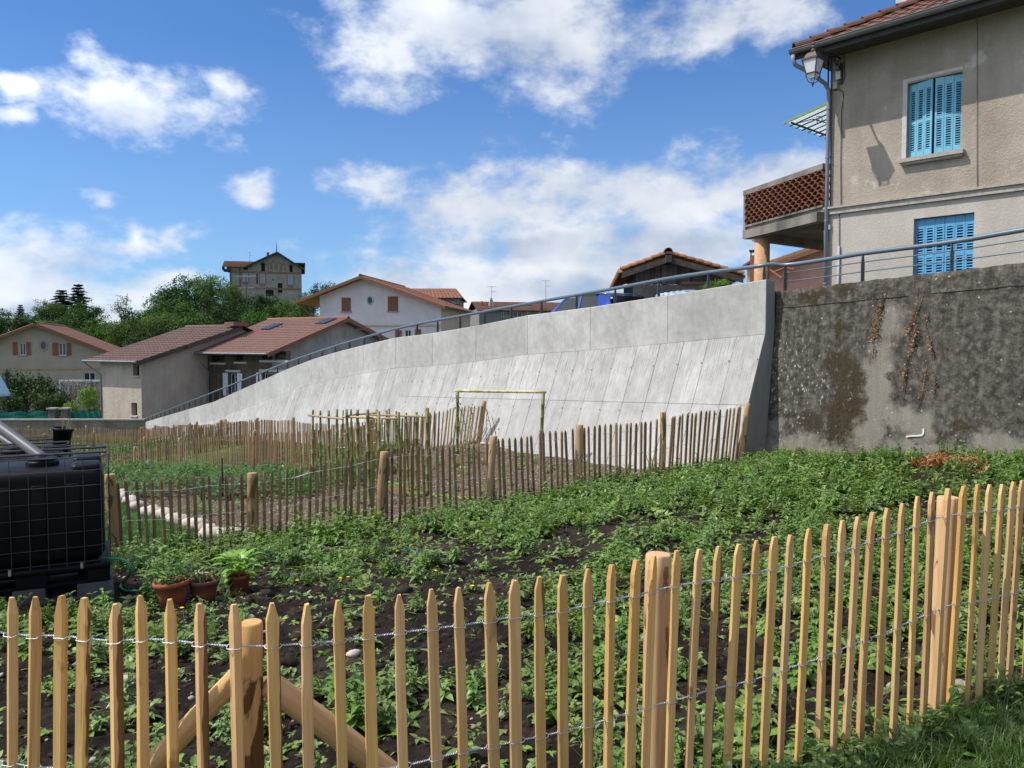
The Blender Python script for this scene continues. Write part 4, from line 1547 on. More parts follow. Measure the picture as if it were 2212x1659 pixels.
def build_fence(label, poly, posts, height=1.0, gap=0.092, sd=1, parts=300, near_first=True, leanfn=None, post_h=1.1, post_r=.045, zfn=None, wob=.03):
    r = random.Random(sd)
    L = cum(poly)
    xs, ys = [p[0] for p in poly], [p[1] for p in poly]
    t = thing('paling_fence', label, 'fence', (xs[0], ys[0], gz(xs[0], ys[0])))

    def pt(s):
        return Vector((interp(s, L, xs), interp(s, L, ys)))

    def tan(s):
        d = pt(min(s + .1, L[-1])) - pt(max(s - .1, 0))
        return d.normalized()
    zf = zfn or (lambda p, s: gz(p.x, p.y))
    S = list(np.arange(0.05, L[-1], gap))
    S = [s + r.uniform(-.015, .015) for s in S]
    S.sort(key=lambda s: pt(s).length)
    rest = MB()
    tops = {}
    wave = lambda s: 0.035 * math.sin(s * .9 + sd) + .02 * math.sin(s * 2.3)
    for i, s in enumerate(S):
        p = pt(s)
        lean = (leanfn(s) if leanfn else 0) + r.uniform(-wob, wob) * .6 + .035 * math.sin(s * 1.1 + sd)
        h = height + wave(s) + r.uniform(-.012, .012)
        g = zf(p, s) - 0.03
        Mx = basis(tan(s), lean, r.uniform(-wob, wob) * .5, r.uniform(-.3, .3))
        w = r.uniform(.85, 1.12)
        if i < parts:
            piece('picket', r.choice(FAR_PAL), t, v3(p, g), Mx, (w, 1, h + .03))
        else:
            src = FAR_PAL[i % 4]
            rest.add([v3(p, g) + Mx @ Vector((v.co.x * w, v.co.y, v.co.z * (h + .03))) for v in src.vertices],
                     [tuple(q.vertices) for q in src.polygons])
    if rest.v:
        o = rest.build('far_pickets', M['picket_old'], t)
        o['kind'] = 'stuff'
    for f in (0.13, 0.5, 0.92):
        pts = []
        for s in np.arange(0.0, L[-1] + .01, 0.18 if parts else .5):
            p = pt(s)
            pts.append(v3(p, zf(p, s) + height + wave(s) - f * 1.0 + .01 * math.sin(s * 5)) + v3(Vector((tan(s).y, -tan(s).x)), 0) * .012)
        MB().tube(pts, .0022, 4, False).build('wire', M['wire'], t, fix=False)
    for i, pp in enumerate(posts):
        s, ph, rad, lean, back = pp
        p = pt(s)
        nn = Vector((-tan(s).y, tan(s).x))
        p = p + nn * back
        g = zf(p, s) - .05
        me = log_mesh(ph + .05, rad * 1.05, rad, sd * 7 + i, 12, 1.2).mesh('post', M['post_old'])
        me.polygons.foreach_set('use_smooth', [True] * (len(me.polygons) - 2) + [False] * 2)
        piece('post', me, t, v3(p, g), basis(tan(s), lean))
    return t


def s_on(poly, x):
    """arc length where the fence crosses the sight column x"""
    u = (x - CX) / FPX
    L = cum(poly)
    for i, (a, b) in enumerate(zip(poly[:-1], poly[1:])):
        dx, dy = b[0] - a[0], b[1] - a[1]
        den = dx - u * dy
        if abs(den) < 1e-9:
            continue
        k = (u * a[1] - a[0]) / den
        if 0 <= k <= 1:
            return L[i] + k * math.hypot(dx, dy)
    return L[-1] if u > 0 else 0.0


_L2 = cum(F2)[-1]
f2posts = []
for x, ph, rad, lean in ((236, 1.08, .062, .0), (540, 1.0, .062, .02), (817, 1.03, .058, .06), (1052, 1.05, .055, .06), (1246, 1.03, .058, .005),
                         (1426, 1.05, .05, .02), (1594, 1.06, .05, .20)):
    f2posts.append((min(s_on(F2, x), _L2), ph, rad, lean, -.055))
f2posts.append((1.3, 1.05, .06, 0, -.05))
build_fence('weathered brown paling fence across the middle behind the weed patch', F2, f2posts, 1.0, .094, 2,
            leanfn=lambda s: interp(s, [0, _L2 - 2.2, _L2 - 1.2, _L2], [-.01, -.01, .05, .17]))

F4 = []
for a in (3.37, 4.6, 6.5, 9.5, 13, 17, 20.5):
    F4.append(tuple(Vector((3.86, 14.02)) + Vector((-1.381, 1.934)) * a + NW * (0.35 if a < 4 else .8)))
F4 = [tuple(Vector((-.86, 20.35)))] + F4[1:]
f4p = [(0.02, 1.12, .055, -.17, -.05)] + [(s_on(F4, x), 1.13, .06, ln, -.06) for x, ln in ((918, .0), (800, -.05), (630, .05), (547, -.2), (472, 0), (420, 0), (370, 0), (330, 0))]
build_fence('paling fence along the foot of the white ramp wall', F4, f4p, 1.0, .122, 3,
            leanfn=lambda s: interp(s, [0, 1.6, 3.0], [-.20, -.10, -.02]))

F3 = [(-1.9, 21.2), (-3.4, 21.0), (-5.4, 21.6), (-7.9, 24.5), (-10.9, 26.5), (-14.0, 28.0), (-19, 29.5)]
f3p = [(s_on(F3, x), 1.1, .062, ln, -.06) for x, ln in ((797, .02), (669, -.05), (541, -.08), (384, .02), (285, 0), (215, 0))]
build_fence('paling fence slanting between the garden plots behind the bean poles', F3, f3p, 1.0, .108, 4)
F6 = [(-10.4, 34.4), (-13.6, 33.6), (-15.2, 33.0), (-17.0, 32.2), (-21.5, 31.6)]
build_fence('paling fence between the two lower plots left of the ramp', F6,
            [(s_on(F6, x), 1.1, .06, 0, -.06) for x in (428, 310, 188, 100)], 1.0, .12, 5)
F5 = [(-24.0, 52.6), (-30, 53.2), (-36, 53.6), (-45, 54.0)]
build_fence('farthest paling fence in front of the grey boundary wall', F5, [(s, 1.1, .06, 0, -.06) for s in (.1, 4, 8, 12, 16)], 1.0, .11, 6, parts=0)
F7 = [(-13.4, 39.5), (-18, 42.0), (-24, 44.5), (-33, 47)]
build_fence('paling fence crossing the lowest plot below the grey boundary wall', F7, [(s, 1.1, .06, 0, -.06) for s in (.1, 3.5, 7, 10.5, 14)], 1.0, .10, 7, parts=0)
# ------------------------------------------------------------------ building helpers
ZUP = Vector((0, 0, 1))


class Facade:
    """upright plane through P along D (unit, plan); n points to the viewer side"""
    def __init__(self, P, D, n):
        self.P, self.D, self.n = Vector(P), Vector(D).normalized(), Vector(n).normalized()

    def pt(self, t, z, out=0.0):
        q = self.P + self.D * t + self.n * out
        return Vector((q.x, q.y, z))

    def px(self, x, y):
        return hit(x, y, self.P, self.D)

    def ax(self):
        return (v3(self.D, 0), v3(self.n, 0), ZUP)

    def box(self, mb, t0, t1, z0, z1, o0, o1):
        mb.box(self.pt((t0 + t1) / 2, (z0 + z1) / 2, (o0 + o1) / 2), (t1 - t0, o1 - o0, z1 - z0), self.ax())
        return mb

    def wall(self, mb, t0, t1, z0, ztop, holes, depth=0.25):
        """wall face with real openings and reveals; ztop(t) may slope"""
        ts = sorted({t0, t1} | {h[0] for h in holes} | {h[1] for h in holes} | set(ztop[1] if isinstance(ztop, tuple) else []))
        zf = ztop[0] if isinstance(ztop, tuple) else (lambda t: ztop)
        ts = [t for t in ts if t0 <= t <= t1]
        for a, b in zip(ts[:-1], ts[1:]):
            m = (a + b) / 2
            hs = sorted([h for h in holes if h[0] < m < h[1]], key=lambda h: h[2])
            z = z0
            for h in hs:
                mb.quad(self.pt(a, z), self.pt(b, z), self.pt(b, h[2]), self.pt(a, h[2]))
                z = h[3]
            mb.quad(self.pt(a, z), self.pt(b, z), self.pt(b, zf(b)), self.pt(a, zf(a)))
        for h in holes:
            a, b, c, d = h[:4]
            for (p, q) in (((a, c), (a, d)), ((b, d), (b, c)), ((a, d), (b, d)), ((b, c), (a, c))):
                mb.quad(self.pt(*p), self.pt(*q), self.pt(q[0], q[1], -depth), self.pt(p[0], p[1], -depth))
        return mb


def tile_roof(mb, a, b, c, d, ncol, nrow, amp=0.025, step=0.02, seg=4, thick=0.05):
    """wavy courses of tiles over the quad a (eave left) b (eave right) c (ridge right) d (ridge left)"""
    a, b, c, d = map(Vector, (a, b, c, d))
    nrm = (b - a).cross(d - a).normalized()
    if nrm.z < 0:
        nrm = -nrm
    K = ncol * seg
    for r_ in range(nrow):
        v0, v1 = r_ / nrow, (r_ + 1.0) / nrow
        vs = []
        for v, lift in ((v0, step), (v1, 0.0)):
            for k in range(K + 1):
                u = k / K
                p = (a * (1 - u) + b * u) * (1 - v) + (d * (1 - u) + c * u) * v
                w = amp * (abs(math.sin(math.pi * k / seg)) * 2 - 1)
                vs.append(p + nrm * (w + lift))
        for k in range(K + 1):     # the butt of each course
            vs.append(vs[k] - nrm * (step + thick if r_ == 0 else step * 1.6))
        n = K + 1
        fs = [(k, k + 1, n + k + 1, n + k) for k in range(K)] + [(2 * n + k, 2 * n + k + 1, k + 1, k) for k in range(K)]
        mb.add(vs, fs)
    return mb


def verge(mb, p, q, w, h, out):
    """board along a sloping edge p-q; w thickness outwards, h depth down"""
    o = Vector(out).normalized() * w
    return mb.slab([p, q, q + Vector((0, 0, -h)), p + Vector((0, 0, -h))], o)


def half_round(mb, p, q, r, n=8, shell=0.018, up=None, taper=1.0):
    """one canal tile: half pipe from p to q, open underneath"""
    p, q = Vector(p), Vector(q)
    t = (q - p).normalized()
    u = (up or ZUP)
    s = t.cross(u).normalized()
    u = s.cross(t).normalized()
    vs = []
    for pt, k in ((p, 1.0), (q, taper)):
        for rr in (r * k, r * k - shell):
            for i in range(n + 1):
                th = math.pi * i / n
                vs.append(pt + s * (math.cos(th) * rr) + u * (math.sin(th) * rr))
    m = n + 1
    fs = []
    for i in range(n):
        fs += [(i, i + 1, 2 * m + i + 1, 2 * m + i), (m + i, 3 * m + i, 3 * m + i + 1, m + i + 1),
               (i, m + i, m + i + 1, i + 1), (2 * m + i, 2 * m + i + 1, 3 * m + i + 1, 3 * m + i)]
    fs += [(0, 2 * m, 3 * m, m), (n, m + n, 3 * m + n, 2 * m + n)]
    return mb.add(vs, fs)


# ------------------------------------------------------------------ the house on the right
HC = Vector((6.60, 17.0))
FH = Facade(HC, (0.669, -0.743), (-0.743, -0.669))
HS = FH.D            # towards the viewer along the front
HN = FH.n            # out of the front


def shutter_leaf(parent, origin, ax, w, h, folds, seedname, mat, groups, slat_h=0.055, fold_angle=0.0):
    """one leaf of folding louvred panels. origin = lower hinge corner, ax = direction of the leaf in plan, returns nothing"""
    # sits in the plane spanned by ax (unit, plan) and z; nrm points outwards
    pw = w / folds
    base = Vector(origin)
    for k in range(folds):
        ang = fold_angle * (1 if k % 2 == 0 else -1)
        d = Vector((ax.x * math.cos(ang) - ax.y * math.sin(ang), ax.x * math.sin(ang) + ax.y * math.cos(ang), 0))
        nrm = Vector((d.y, -d.x, 0))
        if nrm.x * HN.x + nrm.y * HN.y < 0:
            nrm = -nrm
        A = (d, nrm, ZUP)
        th, st = 0.028, 0.038

        def bx(mb, x0, x1, z0, z1, o=0.0, t=th):
            mb.box(base + d * ((x0 + x1) / 2) + nrm * o + ZUP * ((z0 + z1) / 2), (x1 - x0, t, z1 - z0), A)
        mb = MB()
        bx(mb, 0.003, st, 0, h)
        bx(mb, pw - st, pw - 0.003, 0, h)
        ys = [0.0] + [g[0] for g in groups] + [g[1] for g in groups] + [h]
        ys.sort()
        solid = [(ys[i], ys[i + 1]) for i in range(0, len(ys) - 1, 2)]
        for z0, z1 in solid:
            bx(mb, st, pw - st, z0, z1, 0, th * .9)
        leaf = mb.build('shutter', mat, parent)
        # louvre slats, tilted, as pieces of the leaf
        key = (seedname, round(pw, 3))
        if key not in SLAT:
            sm = MB()
            ca, sa = math.cos(R(38)), math.sin(R(38))
            sm.box((0, 0, 0), (pw - 2 * st + .004, 0.046, 0.007), (Vector((1, 0, 0)), Vector((0, ca, -sa)), Vector((0, sa, ca))))
            SLAT[key] = sm.mesh('slat', mat)
        rot = Matrix((nrm.cross(ZUP), nrm, ZUP)).transposed()
        for g0, g1 in groups:
            n = max(1, int((g1 - g0) / slat_h))
            for i in range(n):
                z = g0 + (g1 - g0) * (i + .5) / n
                piece('slat', SLAT[key], leaf, base + d * (pw / 2) + ZUP * z, rot)
        base = base + d * pw


SLAT = {}


def build_house():
    t = thing('house', 'beige roughcast two-storey house with sky-blue shutters on the right', 'house', v3(HC, 0.0))
    zg = -0.15
    zs0, zs1 = 2.74, 2.89
    ze = zat(96, 16.75)          # wall head
    Lf, Ld = 8.5, 8.0
    up = [FH.px(1961, 181.5), FH.px(2075, 325.5)]
    a0, a1 = up[0][0], up[1][0]
    z1, z0 = up[0][1], zat(342, 15.77)
    H1 = (a0, a1, z0, z1)
    lo = [FH.px(1974, 473), FH.px(2105, 461)]
    b0, b1, zt = lo[0][0], lo[1][0], lo[0][1]
    H2 = (b0, b1, zg + 0.25, zt)
    FH.wall(MB(), 0, Lf, zs1, ze, [H1], 0.22).build('upper_wall', M['st_house_up'], t, fix=False)
    FH.wall(MB(), 0, Lf, zg, zs0, [H2], 0.22).build('lower_wall', M['st_house_low'], t, fix=False)
    # flank and back
    back = MB()
    c = [FH.pt(0, zg), FH.pt(0, zg, -Ld), FH.pt(Lf, zg, -Ld), FH.pt(Lf, zg)]
    for p, q in zip(c[:-1], c[1:]):
        back.quad(p, q, Vector((q.x, q.y, ze)), Vector((p.x, p.y, ze)))
    back.build('side_wall', M['st_house_up'], t, fix=False)
    mb = MB()
    FH.box(mb, -0.06, Lf, zs0, zs1 - .04, -.02, 0.06)
    FH.box(mb, -0.09, Lf, zs1 - .04, zs1, -.02, 0.10)
    mb.build('string_course', M['sill'], t)
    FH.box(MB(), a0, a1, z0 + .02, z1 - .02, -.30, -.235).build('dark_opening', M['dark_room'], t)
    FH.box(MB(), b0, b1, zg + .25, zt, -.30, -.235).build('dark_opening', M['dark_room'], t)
    mb = MB()
    FH.box(mb, a0 - .10, a1 + .08, z0 - .075, z0 - .002, -.15, 0.13)
    FH.box(mb, a0 - .07, a1 + .05, z0 - .12, z0 - .077, -.15, 0.09)
    mb.build('window_sill', M['sill'], t)
    mb = MB()
    FH.box(mb, a0 - .085, a0 - .002, z0, z1 + .03, -.01, 0.012)
    FH.box(mb, a0 - .085, a1 + .005, z1 + .031, z1 + .095, -.01, 0.012)
    mb.build('window_surround', M['reveal'], t)
    # shutters: the upper pair pushed a little open
    hgt = z1 - z0 - .03
    gr = [(.12, hgt * .46), (hgt * .50, hgt * .90)]
    half = (a1 - a0) / 2 - .012
    ang = R(13)
    D = v3(HS, 0)
    Nn = v3(HN, 0)
    ax1 = (D * math.cos(ang) + Nn * math.sin(ang))
    shutter_leaf(t, FH.pt(a0 + .006, z0 + .015, -.10), ax1, half, hgt, 3, 'u', M['shutter'], gr, .043)
    ax2 = (-D * math.cos(ang * .8) + Nn * math.sin(ang * .8))
    shutter_leaf(t, FH.pt(a1 - .006, z0 + .015, -.10), ax2, half, hgt, 3, 'u', M['shutter'], gr, .043)
    hgt = zt - (zg + .25) - .02
    gr = [(.3, hgt * .42), (hgt * .46, hgt * .68), (hgt * .72, hgt * .92)]
    shutter_leaf(t, FH.pt(b0 + .004, zg + .26, -.10), D, (b1 - b0) / 2 - .006, hgt, 3, 'l', M['shutter_deep'], gr, .05)
    shutter_leaf(t, FH.pt(b1 - .004, zg + .26, -.10), -D, (b1 - b0) / 2 - .006, hgt, 3, 'l', M['shutter_deep'], gr, .05)
    # hipped roof
    ov, os_ = 0.80, 0.42
    zeave = zat(104, 16.6)
    E = FH.pt(-os_, zeave, ov)
    E2 = FH.pt(Lf, zeave, ov)
    E3 = FH.pt(-os_, zeave, -Ld - ov)
    sl = math.tan(R(27))
    W = (Ld + 2 * ov) / 2
    top1 = E + (D - Nn) * W + ZUP * (W * sl)
    top2 = E2 - Nn * W + ZUP * (W * sl)
    mb = MB()
    tile_roof(mb, E, E2, top2, top1, 30, 15, 0.02, 0.03, 4, .03)
    roof = mb.build('roof', M['roof_old'], t, fix=False)
    E3b, top1b = E3, top1
    mb = MB()
    tile_roof(mb, E3b, E, top1b, top1b + Nn * .01, 24, 15, 0.02, 0.03, 4, .03)
    mb.build('hip_slope', M['roof_old'], t, fix=False)
    # soffit boards
    mb = MB()
    mb.quad(E - ZUP * .05, E2 - ZUP * .05, FH.pt(Lf, zeave - .05, -.02), FH.pt(0.02, zeave - .05, -.02))
    mb.quad(E - ZUP * .051, FH.pt(0.02, zeave - .051, -.02), FH.pt(0.02, zeave - .051, -Ld), E3 - ZUP * .051)
    mb.build('soffit', simple('dark_soffit_boards', [(0.05, 0.045, 0.04), (0.09, 0.08, 0.07)], 4), t, fix=False)
    # hip tiles
    tm = MB()
    half_round(tm, (0, 0, 0), (0, 0, 0.42), 0.13, 7, .022, Vector((0, -1, 0)), .86)
    tme = tm.mesh('hip_tile', M['roof_old'])
    dirh = (top1 - E).normalized()
    Q = dirh.to_track_quat('Z', 'Y').to_matrix()
    # keep the crown upward
    yv = Q @ Vector((0, -1, 0))
    if yv.z < 0:
        Q = Q @ Matrix.Rotation(math.pi, 3, 'Z')
    for i in range(17):
        piece('hip_tile', tme, roof, E + dirh * (0.02 + .36 * i) + ZUP * .04, Q @ Matrix.Rotation(R(-4), 3, 'X') @ Matrix.Rotation(R(random.uniform(-3, 3)), 3, 'Z'))
    # gutter along the front, with the swan-necked downpipe at the corner
    mb = MB()
    g0, g1 = E + Nn * .02 - D * .03, E2 + Nn * .02
    vs, n = [], 8
    for p in (g0, g1):
        for rr in (.068, .060):
            for i in range(n + 1):
                th = math.pi * i / n
                vs.append(p + Nn * (math.cos(th) * rr + .05) - ZUP * (math.sin(th) * rr * 1.25 + .005))
    m = n + 1
    fs = []
    for i in range(n):
        fs += [(i, i + 1, 2 * m + i + 1, 2 * m + i), (m + i, 3 * m + i, 3 * m + i + 1, m + i + 1), (i, m + i, m + i + 1, i + 1)]
    mb.add(vs, fs)
    mb.tube([g0 + Nn * .118, g1 + Nn * .118], .011, 6)
    mb.build('gutter', M['dark_gutter'], t, fix=False)
    mb = MB()
    FH.box(mb, -os_ + .02, Lf, zeave - .17, zeave - .06, ov - .06, ov - .03)
    mb.build('fascia_board', simple('blue_grey_fascia', [(0.05, 0.052, 0.055), (0.075, 0.078, 0.08)], 4), t)
    s0 = g0 + Nn * .05 - ZUP * .10 + D * .07
    pth = [s0, s0 - ZUP * .10, s0 - ZUP * .20 + D * .03 - Nn * .03, FH.pt(-.20, zeave - .42, .52), FH.pt(-.05, zeave - .60, .18), FH.pt(-.02, zeave - .72, .08), FH.pt(-.02, zeave - .9, .07), FH.pt(-.02, zg, .07)]
    smooth_obj(MB().tube(pth, .042, 10).build('downpipe', M['downpipe'], t))
    mb = MB()
    for z in (4.9, 3.9, 2.6, 1.3):
        mb.tube([FH.pt(-.02, z, .07), FH.pt(-.02, z + .03, .07)], .05, 10)
    mb.build('pipe_bracket', M['zinc'], t)
    # cables and little boxes by the corner
    zc = lambda y: zat(y, 16.8)
    tq = lambda x, y: FH.px(x, y)
    def cable(name, pts, r_, mat):
        pp = []
        for x, y in pts:
            a, z = tq(x, y)
            pp.append(FH.pt(a, z, r_ + .012))
        smooth_obj(MB().tube(pp, r_, 6).build(name, mat, t))
    cable('cable', [(1791, 98), (1790, 250), (1789, 360), (1788, 440), (1786, 456)], .016, M['cable'])
    cable('cable', [(1797, 96), (1796, 250), (1795, 380), (1794, 449)], .009, M['cable'])
    cable('cable', [(1824, 86), (1824, 120), (1826, 165), (1823, 176), (1814, 177)], .008, M['cable'])
    cable('cable', [(1786, 195), (1805, 195), (1814, 194), (1822, 199), (1823, 208), (1819, 240), (1817, 350), (1818, 452)], .007, M['cable'])
    cable('cable', [(2112, 6), (2111, 200), (2111, 330), (2112, 405)], .006, M['cable_pale'])
    cable('cable', [(1814, 462), (1814, 532)], .007, M['cable'])
    a, z = tq(1813.5, 532)
    smooth_obj(MB().tube([FH.pt(a, z, .03), FH.pt(a, zg, .03)], .026, 8).build('conduit', M['conduit'], t))
    cable('conduit', [(1786, 498), (1786, 600), (1786, 640)], .035, M['conduit'])
    for nm, x0, y0, x1, y1, mt in (('junction_box', 1808.5, 157, 1818, 171, M['white_box']), ('junction_box', 1803, 180, 1811, 192, M['cream_box']),
                                   ('junction_box', 1788, 487, 1795, 496, M['white_box'])):
        p, q = tq(x0, y0), tq(x1, y1)
        FH.box(MB(), p[0], q[0], q[1], p[1], .004, .07).build(nm, mt, t)
    # chimney piece above the roof
    cc = at(1951, 12, 19.0)
    MB().box(cc + ZUP * .35, (.24, .24, 2.0), FH.ax()).build('chimney', M['reveal'], roof)
    # glazed canopy over the side door
    s0_ = .167
    Pn = lambda s, p, z: v3(HC - HN * s - HS * p, z)
    zo, zi = 4.88, 5.12
    mb = MB()
    for s in np.linspace(s0_, 2.3, 9):
        a_, b_ = Pn(s, 1.12, zo), Pn(s, .0, zi)
        mb.tube([a_ - (b_ - a_) * .04, b_], .014, 6)
    mb.tube([Pn(s0_, .98, zo - .02), Pn(2.3, .98, zo - .02)], .022, 6)
    mb.build('canopy_bars', M['dark_green'], t)
    mb = MB()
    mb.slab([Pn(s0_ - .02, 1.14, zo + .02), Pn(s0_ - .02, 0, zi + .02), Pn(s0_ - .02, 0, zi - .03), Pn(s0_ - .02, 1.14, zo - .03)], v3(-HN, 0) * -.03)
    mb.build('canopy_edge', M['green_paint'], t)
    mb = MB()
    for j in range(2):
        c0 = Pn(s0_ + .32, .52 - .34 * j, zi - .25)
        mb.tube([c0 + v3(HS, 0) * (math.cos(th) * .012 * th) + ZUP * (math.sin(th) * .012 * th) for th in np.linspace(.5, 8.5, 26)], .009, 5)
    mb.tube([Pn(s0_ + .1, 1.0, zo - .04), Pn(s0_ + .2, .6, zi - .22), Pn(s0_ + .3, .0, zi - .5)], .011, 5)
    mb.build('canopy_scroll', M['iron'], t)
    ss = np.linspace(s0_ + .012, 2.3, 9)
    for i in range(8):
        a_, b_ = ss[i] + .012, ss[i + 1] - .012
        e = 1.10 + .03 * (i % 3)
        MB().slab([Pn(a_, e, zo + .012), Pn(b_, e, zo + .012), Pn(b_, .02, zi + .012), Pn(a_, .02, zi + .012)], ZUP * .006).build('canopy_pane', M['canopy_glass'], t)
    # balcony with a claustra of half-round tiles
    bal = MB()
    FL, FR = Vector((6.30, 21.9)), Vector((7.15, 18.7))
    BL, BR = Vector((9.2, 24.2)), Vector((10.4, 20.6))
    ztop_, zrail = 4.18, 4.05
    zfl, zbm = 3.20, 2.86
    d = (FL - FR).normalized()
    n_ = Vector((-abs(d.y), -abs(d.x)))      # outwards, to the left and front
    bl = v3(d, 0)
    bal.slab([v3(FL + d * .05, zfl - .12), v3(FR, zfl - .12), v3(BR, zfl - .12), v3(BL + d * .05, zfl - .12)], ZUP * .12)
    o = bal.build('balcony', M['old_beam_concrete'], t)

    def bar(name, a_, b_, z0_, z1_, w0, w1, mat=M['old_beam_concrete']):
        q = (b_ - a_).normalized()
        nn = Vector((q.y, -q.x))
        MB().slab([v3(a_ + nn * w0, z0_), v3(b_ + nn * w0, z0_), v3(b_ + nn * w1, z0_), v3(a_ + nn * w1, z0_)], ZUP * (z1_ - z0_)).build(name, mat, o)
    bar('balcony_beam', FR - d * .0, FL + d * -.12, zbm, zfl - .121, .05, -.20)
    bar('balcony_beam', FL + (BL - FL).normalized() * .3, BL, zbm, zfl - .121, .2, -.05)
    bar('balcony_coping', FR, FL + d * .10, zrail, ztop_, .18, -.07)
    bar('balcony_coping', FL + (BL - FL).normalized() * .2, BL, zrail, ztop_, .07, -.18)
    bar('balcony_post', FL - d * .02, FL + d * .09, zfl - .12, zrail, .10, -.06)
    bar('balcony_kerb', FR, FL - d * .02, zfl + .001, zfl + .05, .11, -.05)
    # tiles
    tm = MB()
    half_round(tm, (0, -.10, 0), (0, .10, 0), .125, 9, .015)
    tme = tm.mesh('claustra_tile', M['claustra'])
    Lb = (FL - FR).length - .10
    rowh = .098
    cols = 13
    wid = Lb / cols
    sc = wid / .25
    rotz = math.atan2(d.y, d.x)
    rr = random.Random(4)
    nrow = 9
    for i in range(nrow):
        for j in range(cols + (i % 2)):
            x = (j + .5 - (.5 if i % 2 else 0)) * wid
            x = min(max(x, .06), Lb - .02)
            p = FR + d * x - Vector((d.y, -d.x)) * -.02
            piece('claustra_tile', tme, o, v3(p, zfl + .052 + i * (zrail - zfl - .06) / nrow * .985), (0, rr.uniform(-.03, .03), rotz + rr.uniform(-.03, .03)), (sc, 1, .80))
    # round column under the corner
    c = at(1646, 560, 21.35)
    smooth_obj(MB().lathe([(.195, -.15), (.195, 2.86)], (c.x, c.y, 0), 24).build('column', M['col_render'], o))
    return t


build_house()


def build_lantern():
    a, z = FH.px(1818, 140)
    base = FH.pt(a, z, 0)
    t = thing('street_lantern', 'old-fashioned four-sided street lantern on a scrolled iron bracket at the house corner', 'street lamp', base)
    c = FH.pt(a - .01, 0, 1.15)
    Y = c.y
    zz = lambda y: zat(y, Y)
    A = (v3(HS, 0), v3(HN, 0))

    def frust(mb, z0, z1, w0, w1):
        vs = []
        for z_, w in ((z0, w0), (z1, w1)):
            for i, j in ((-1, -1), (1, -1), (1, 1), (-1, 1)):
                p = c + A[0] * (i * w) + A[1] * (j * w)
                vs.append(Vector((p.x, p.y, z_)))
        mb.add(vs, [(0, 1, 5, 4), (1, 2, 6, 5), (2, 3, 7, 6), (3, 0, 4, 7), (3, 2, 1, 0), (4, 5, 6, 7)])
        return vs
    mb = MB()
    frust(mb, zz(127), zz(116), .135, .09)
    frust(mb, zz(131), zz(127), .165, .165)
    frust(mb, zz(116), zz(113), .075, .075)
    mb.lathe([(.035, zz(113)), (.05, zz(109)), (.03, zz(105)), (.045, zz(102)), (.02, zz(98)), (.03, zz(95)), (.0, zz(92))], (c.x, c.y, 0), 10)
    mb.build('lantern_cap', M['lantern_frame'], t)
    z1, z0, w1, w0 = zz(131), zz(159), .150, .095
    mb = MB()
    for i, j in ((-1, -1), (1, -1), (1, 1), (-1, 1)):
        p, q = c + A[0] * (i * w1) + A[1] * (j * w1), c + A[0] * (i * w0) + A[1] * (j * w0)
        mb.tube([Vector((p.x, p.y, z1)), Vector((q.x, q.y, z0)), Vector((q.x, q.y, z0 - .07))], .012, 6)
    for s in range(4):
        i, j = ((-1, -1), (1, -1), (1, 1), (-1, 1))[s]
        i2, j2 = ((1, -1), (1, 1), (-1, 1), (-1, -1))[s]
        p, q = c + A[0] * (i * w0) + A[1] * (j * w0), c + A[0] * (i2 * w0) + A[1] * (j2 * w0)
        mb.tube([Vector((p.x, p.y, z0)), Vector((q.x, q.y, z0))], .011, 6)
        mid = (p + q) / 2
        mb.tube([Vector((p.x, p.y, z0 - .05)), Vector((c.x + (p.x - c.x) * .6, c.y + (p.y - c.y) * .6, z0 - .16)), Vector((c.x, c.y, z0 - .19))], .008, 5)
    mb.lathe([(.02, z0 - .17), (.022, z0 - .21), (.006, z0 - .25)], (c.x, c.y, 0), 8)
    mb.build('lantern_frame', M['lantern_frame'], t)
    for s in range(4):
        i, j = ((-1, -1), (1, -1), (1, 1), (-1, 1))[s]
        i2, j2 = ((1, -1), (1, 1), (-1, 1), (-1, -1))[s]
        k = .95
        vs = []
        for (ii, jj, w, z_) in ((i, j, w1, z1), (i2, j2, w1, z1), (i2, j2, w0, z0), (i, j, w0, z0)):
            p = c + A[0] * (ii * w * k) + A[1] * (jj * w * k)
            vs.append(Vector((p.x, p.y, z_)))
        MB().slab(vs, (c - (vs[0] + vs[1] + vs[2] + vs[3]) / 4).normalized() * .004).build('lantern_pane', M['milky'], t)
    mb = MB()
    frust(mb, z0 - .09, z0 - .012, .055, .085)
    mb.build('lantern_diffuser', M['milky'], t)
    # bracket: wall plate, arm and scrolls
    mb = MB()
    FH.box(mb, a - .035, a + .035, zz(153) - .02, zz(114) + .05, .004, .03)
    za = zz(116) + .10
    top = zz(103)
    mb.tube([FH.pt(a, zat(122, 16.7), .02), FH.pt(a, zat(118, 16.6), .35), Vector((c.x, c.y, top))], .018, 6)
    mb.tube([FH.pt(a, zat(145, 16.7), .02), FH.pt(a, zat(128, 16.6), .4), FH.pt(a, zat(119, 16.4), .7), Vector((c.x, c.y, top - .02))], .013, 6)

    def scroll(o_, z_, r0, turns, sg):
        pts = []
        for th in np.linspace(0.3, turns * 2 * math.pi, 30):
            rad = r0 * th / (turns * 2 * math.pi)
            pts.append(FH.pt(a, z_ + math.sin(th) * rad * sg, o_ + math.cos(th) * rad))
        mb.tube(pts, .011, 5)
    scroll(.20, zat(133, 16.7), .17, 1.8, 1)
    scroll(.55, zat(120, 16.5), .09, 1.6, -1)
    scroll(.75, zat(117, 16.4), .07, 1.5, 1)
    mb.build('bracket', M['iron'], t)


build_lantern()
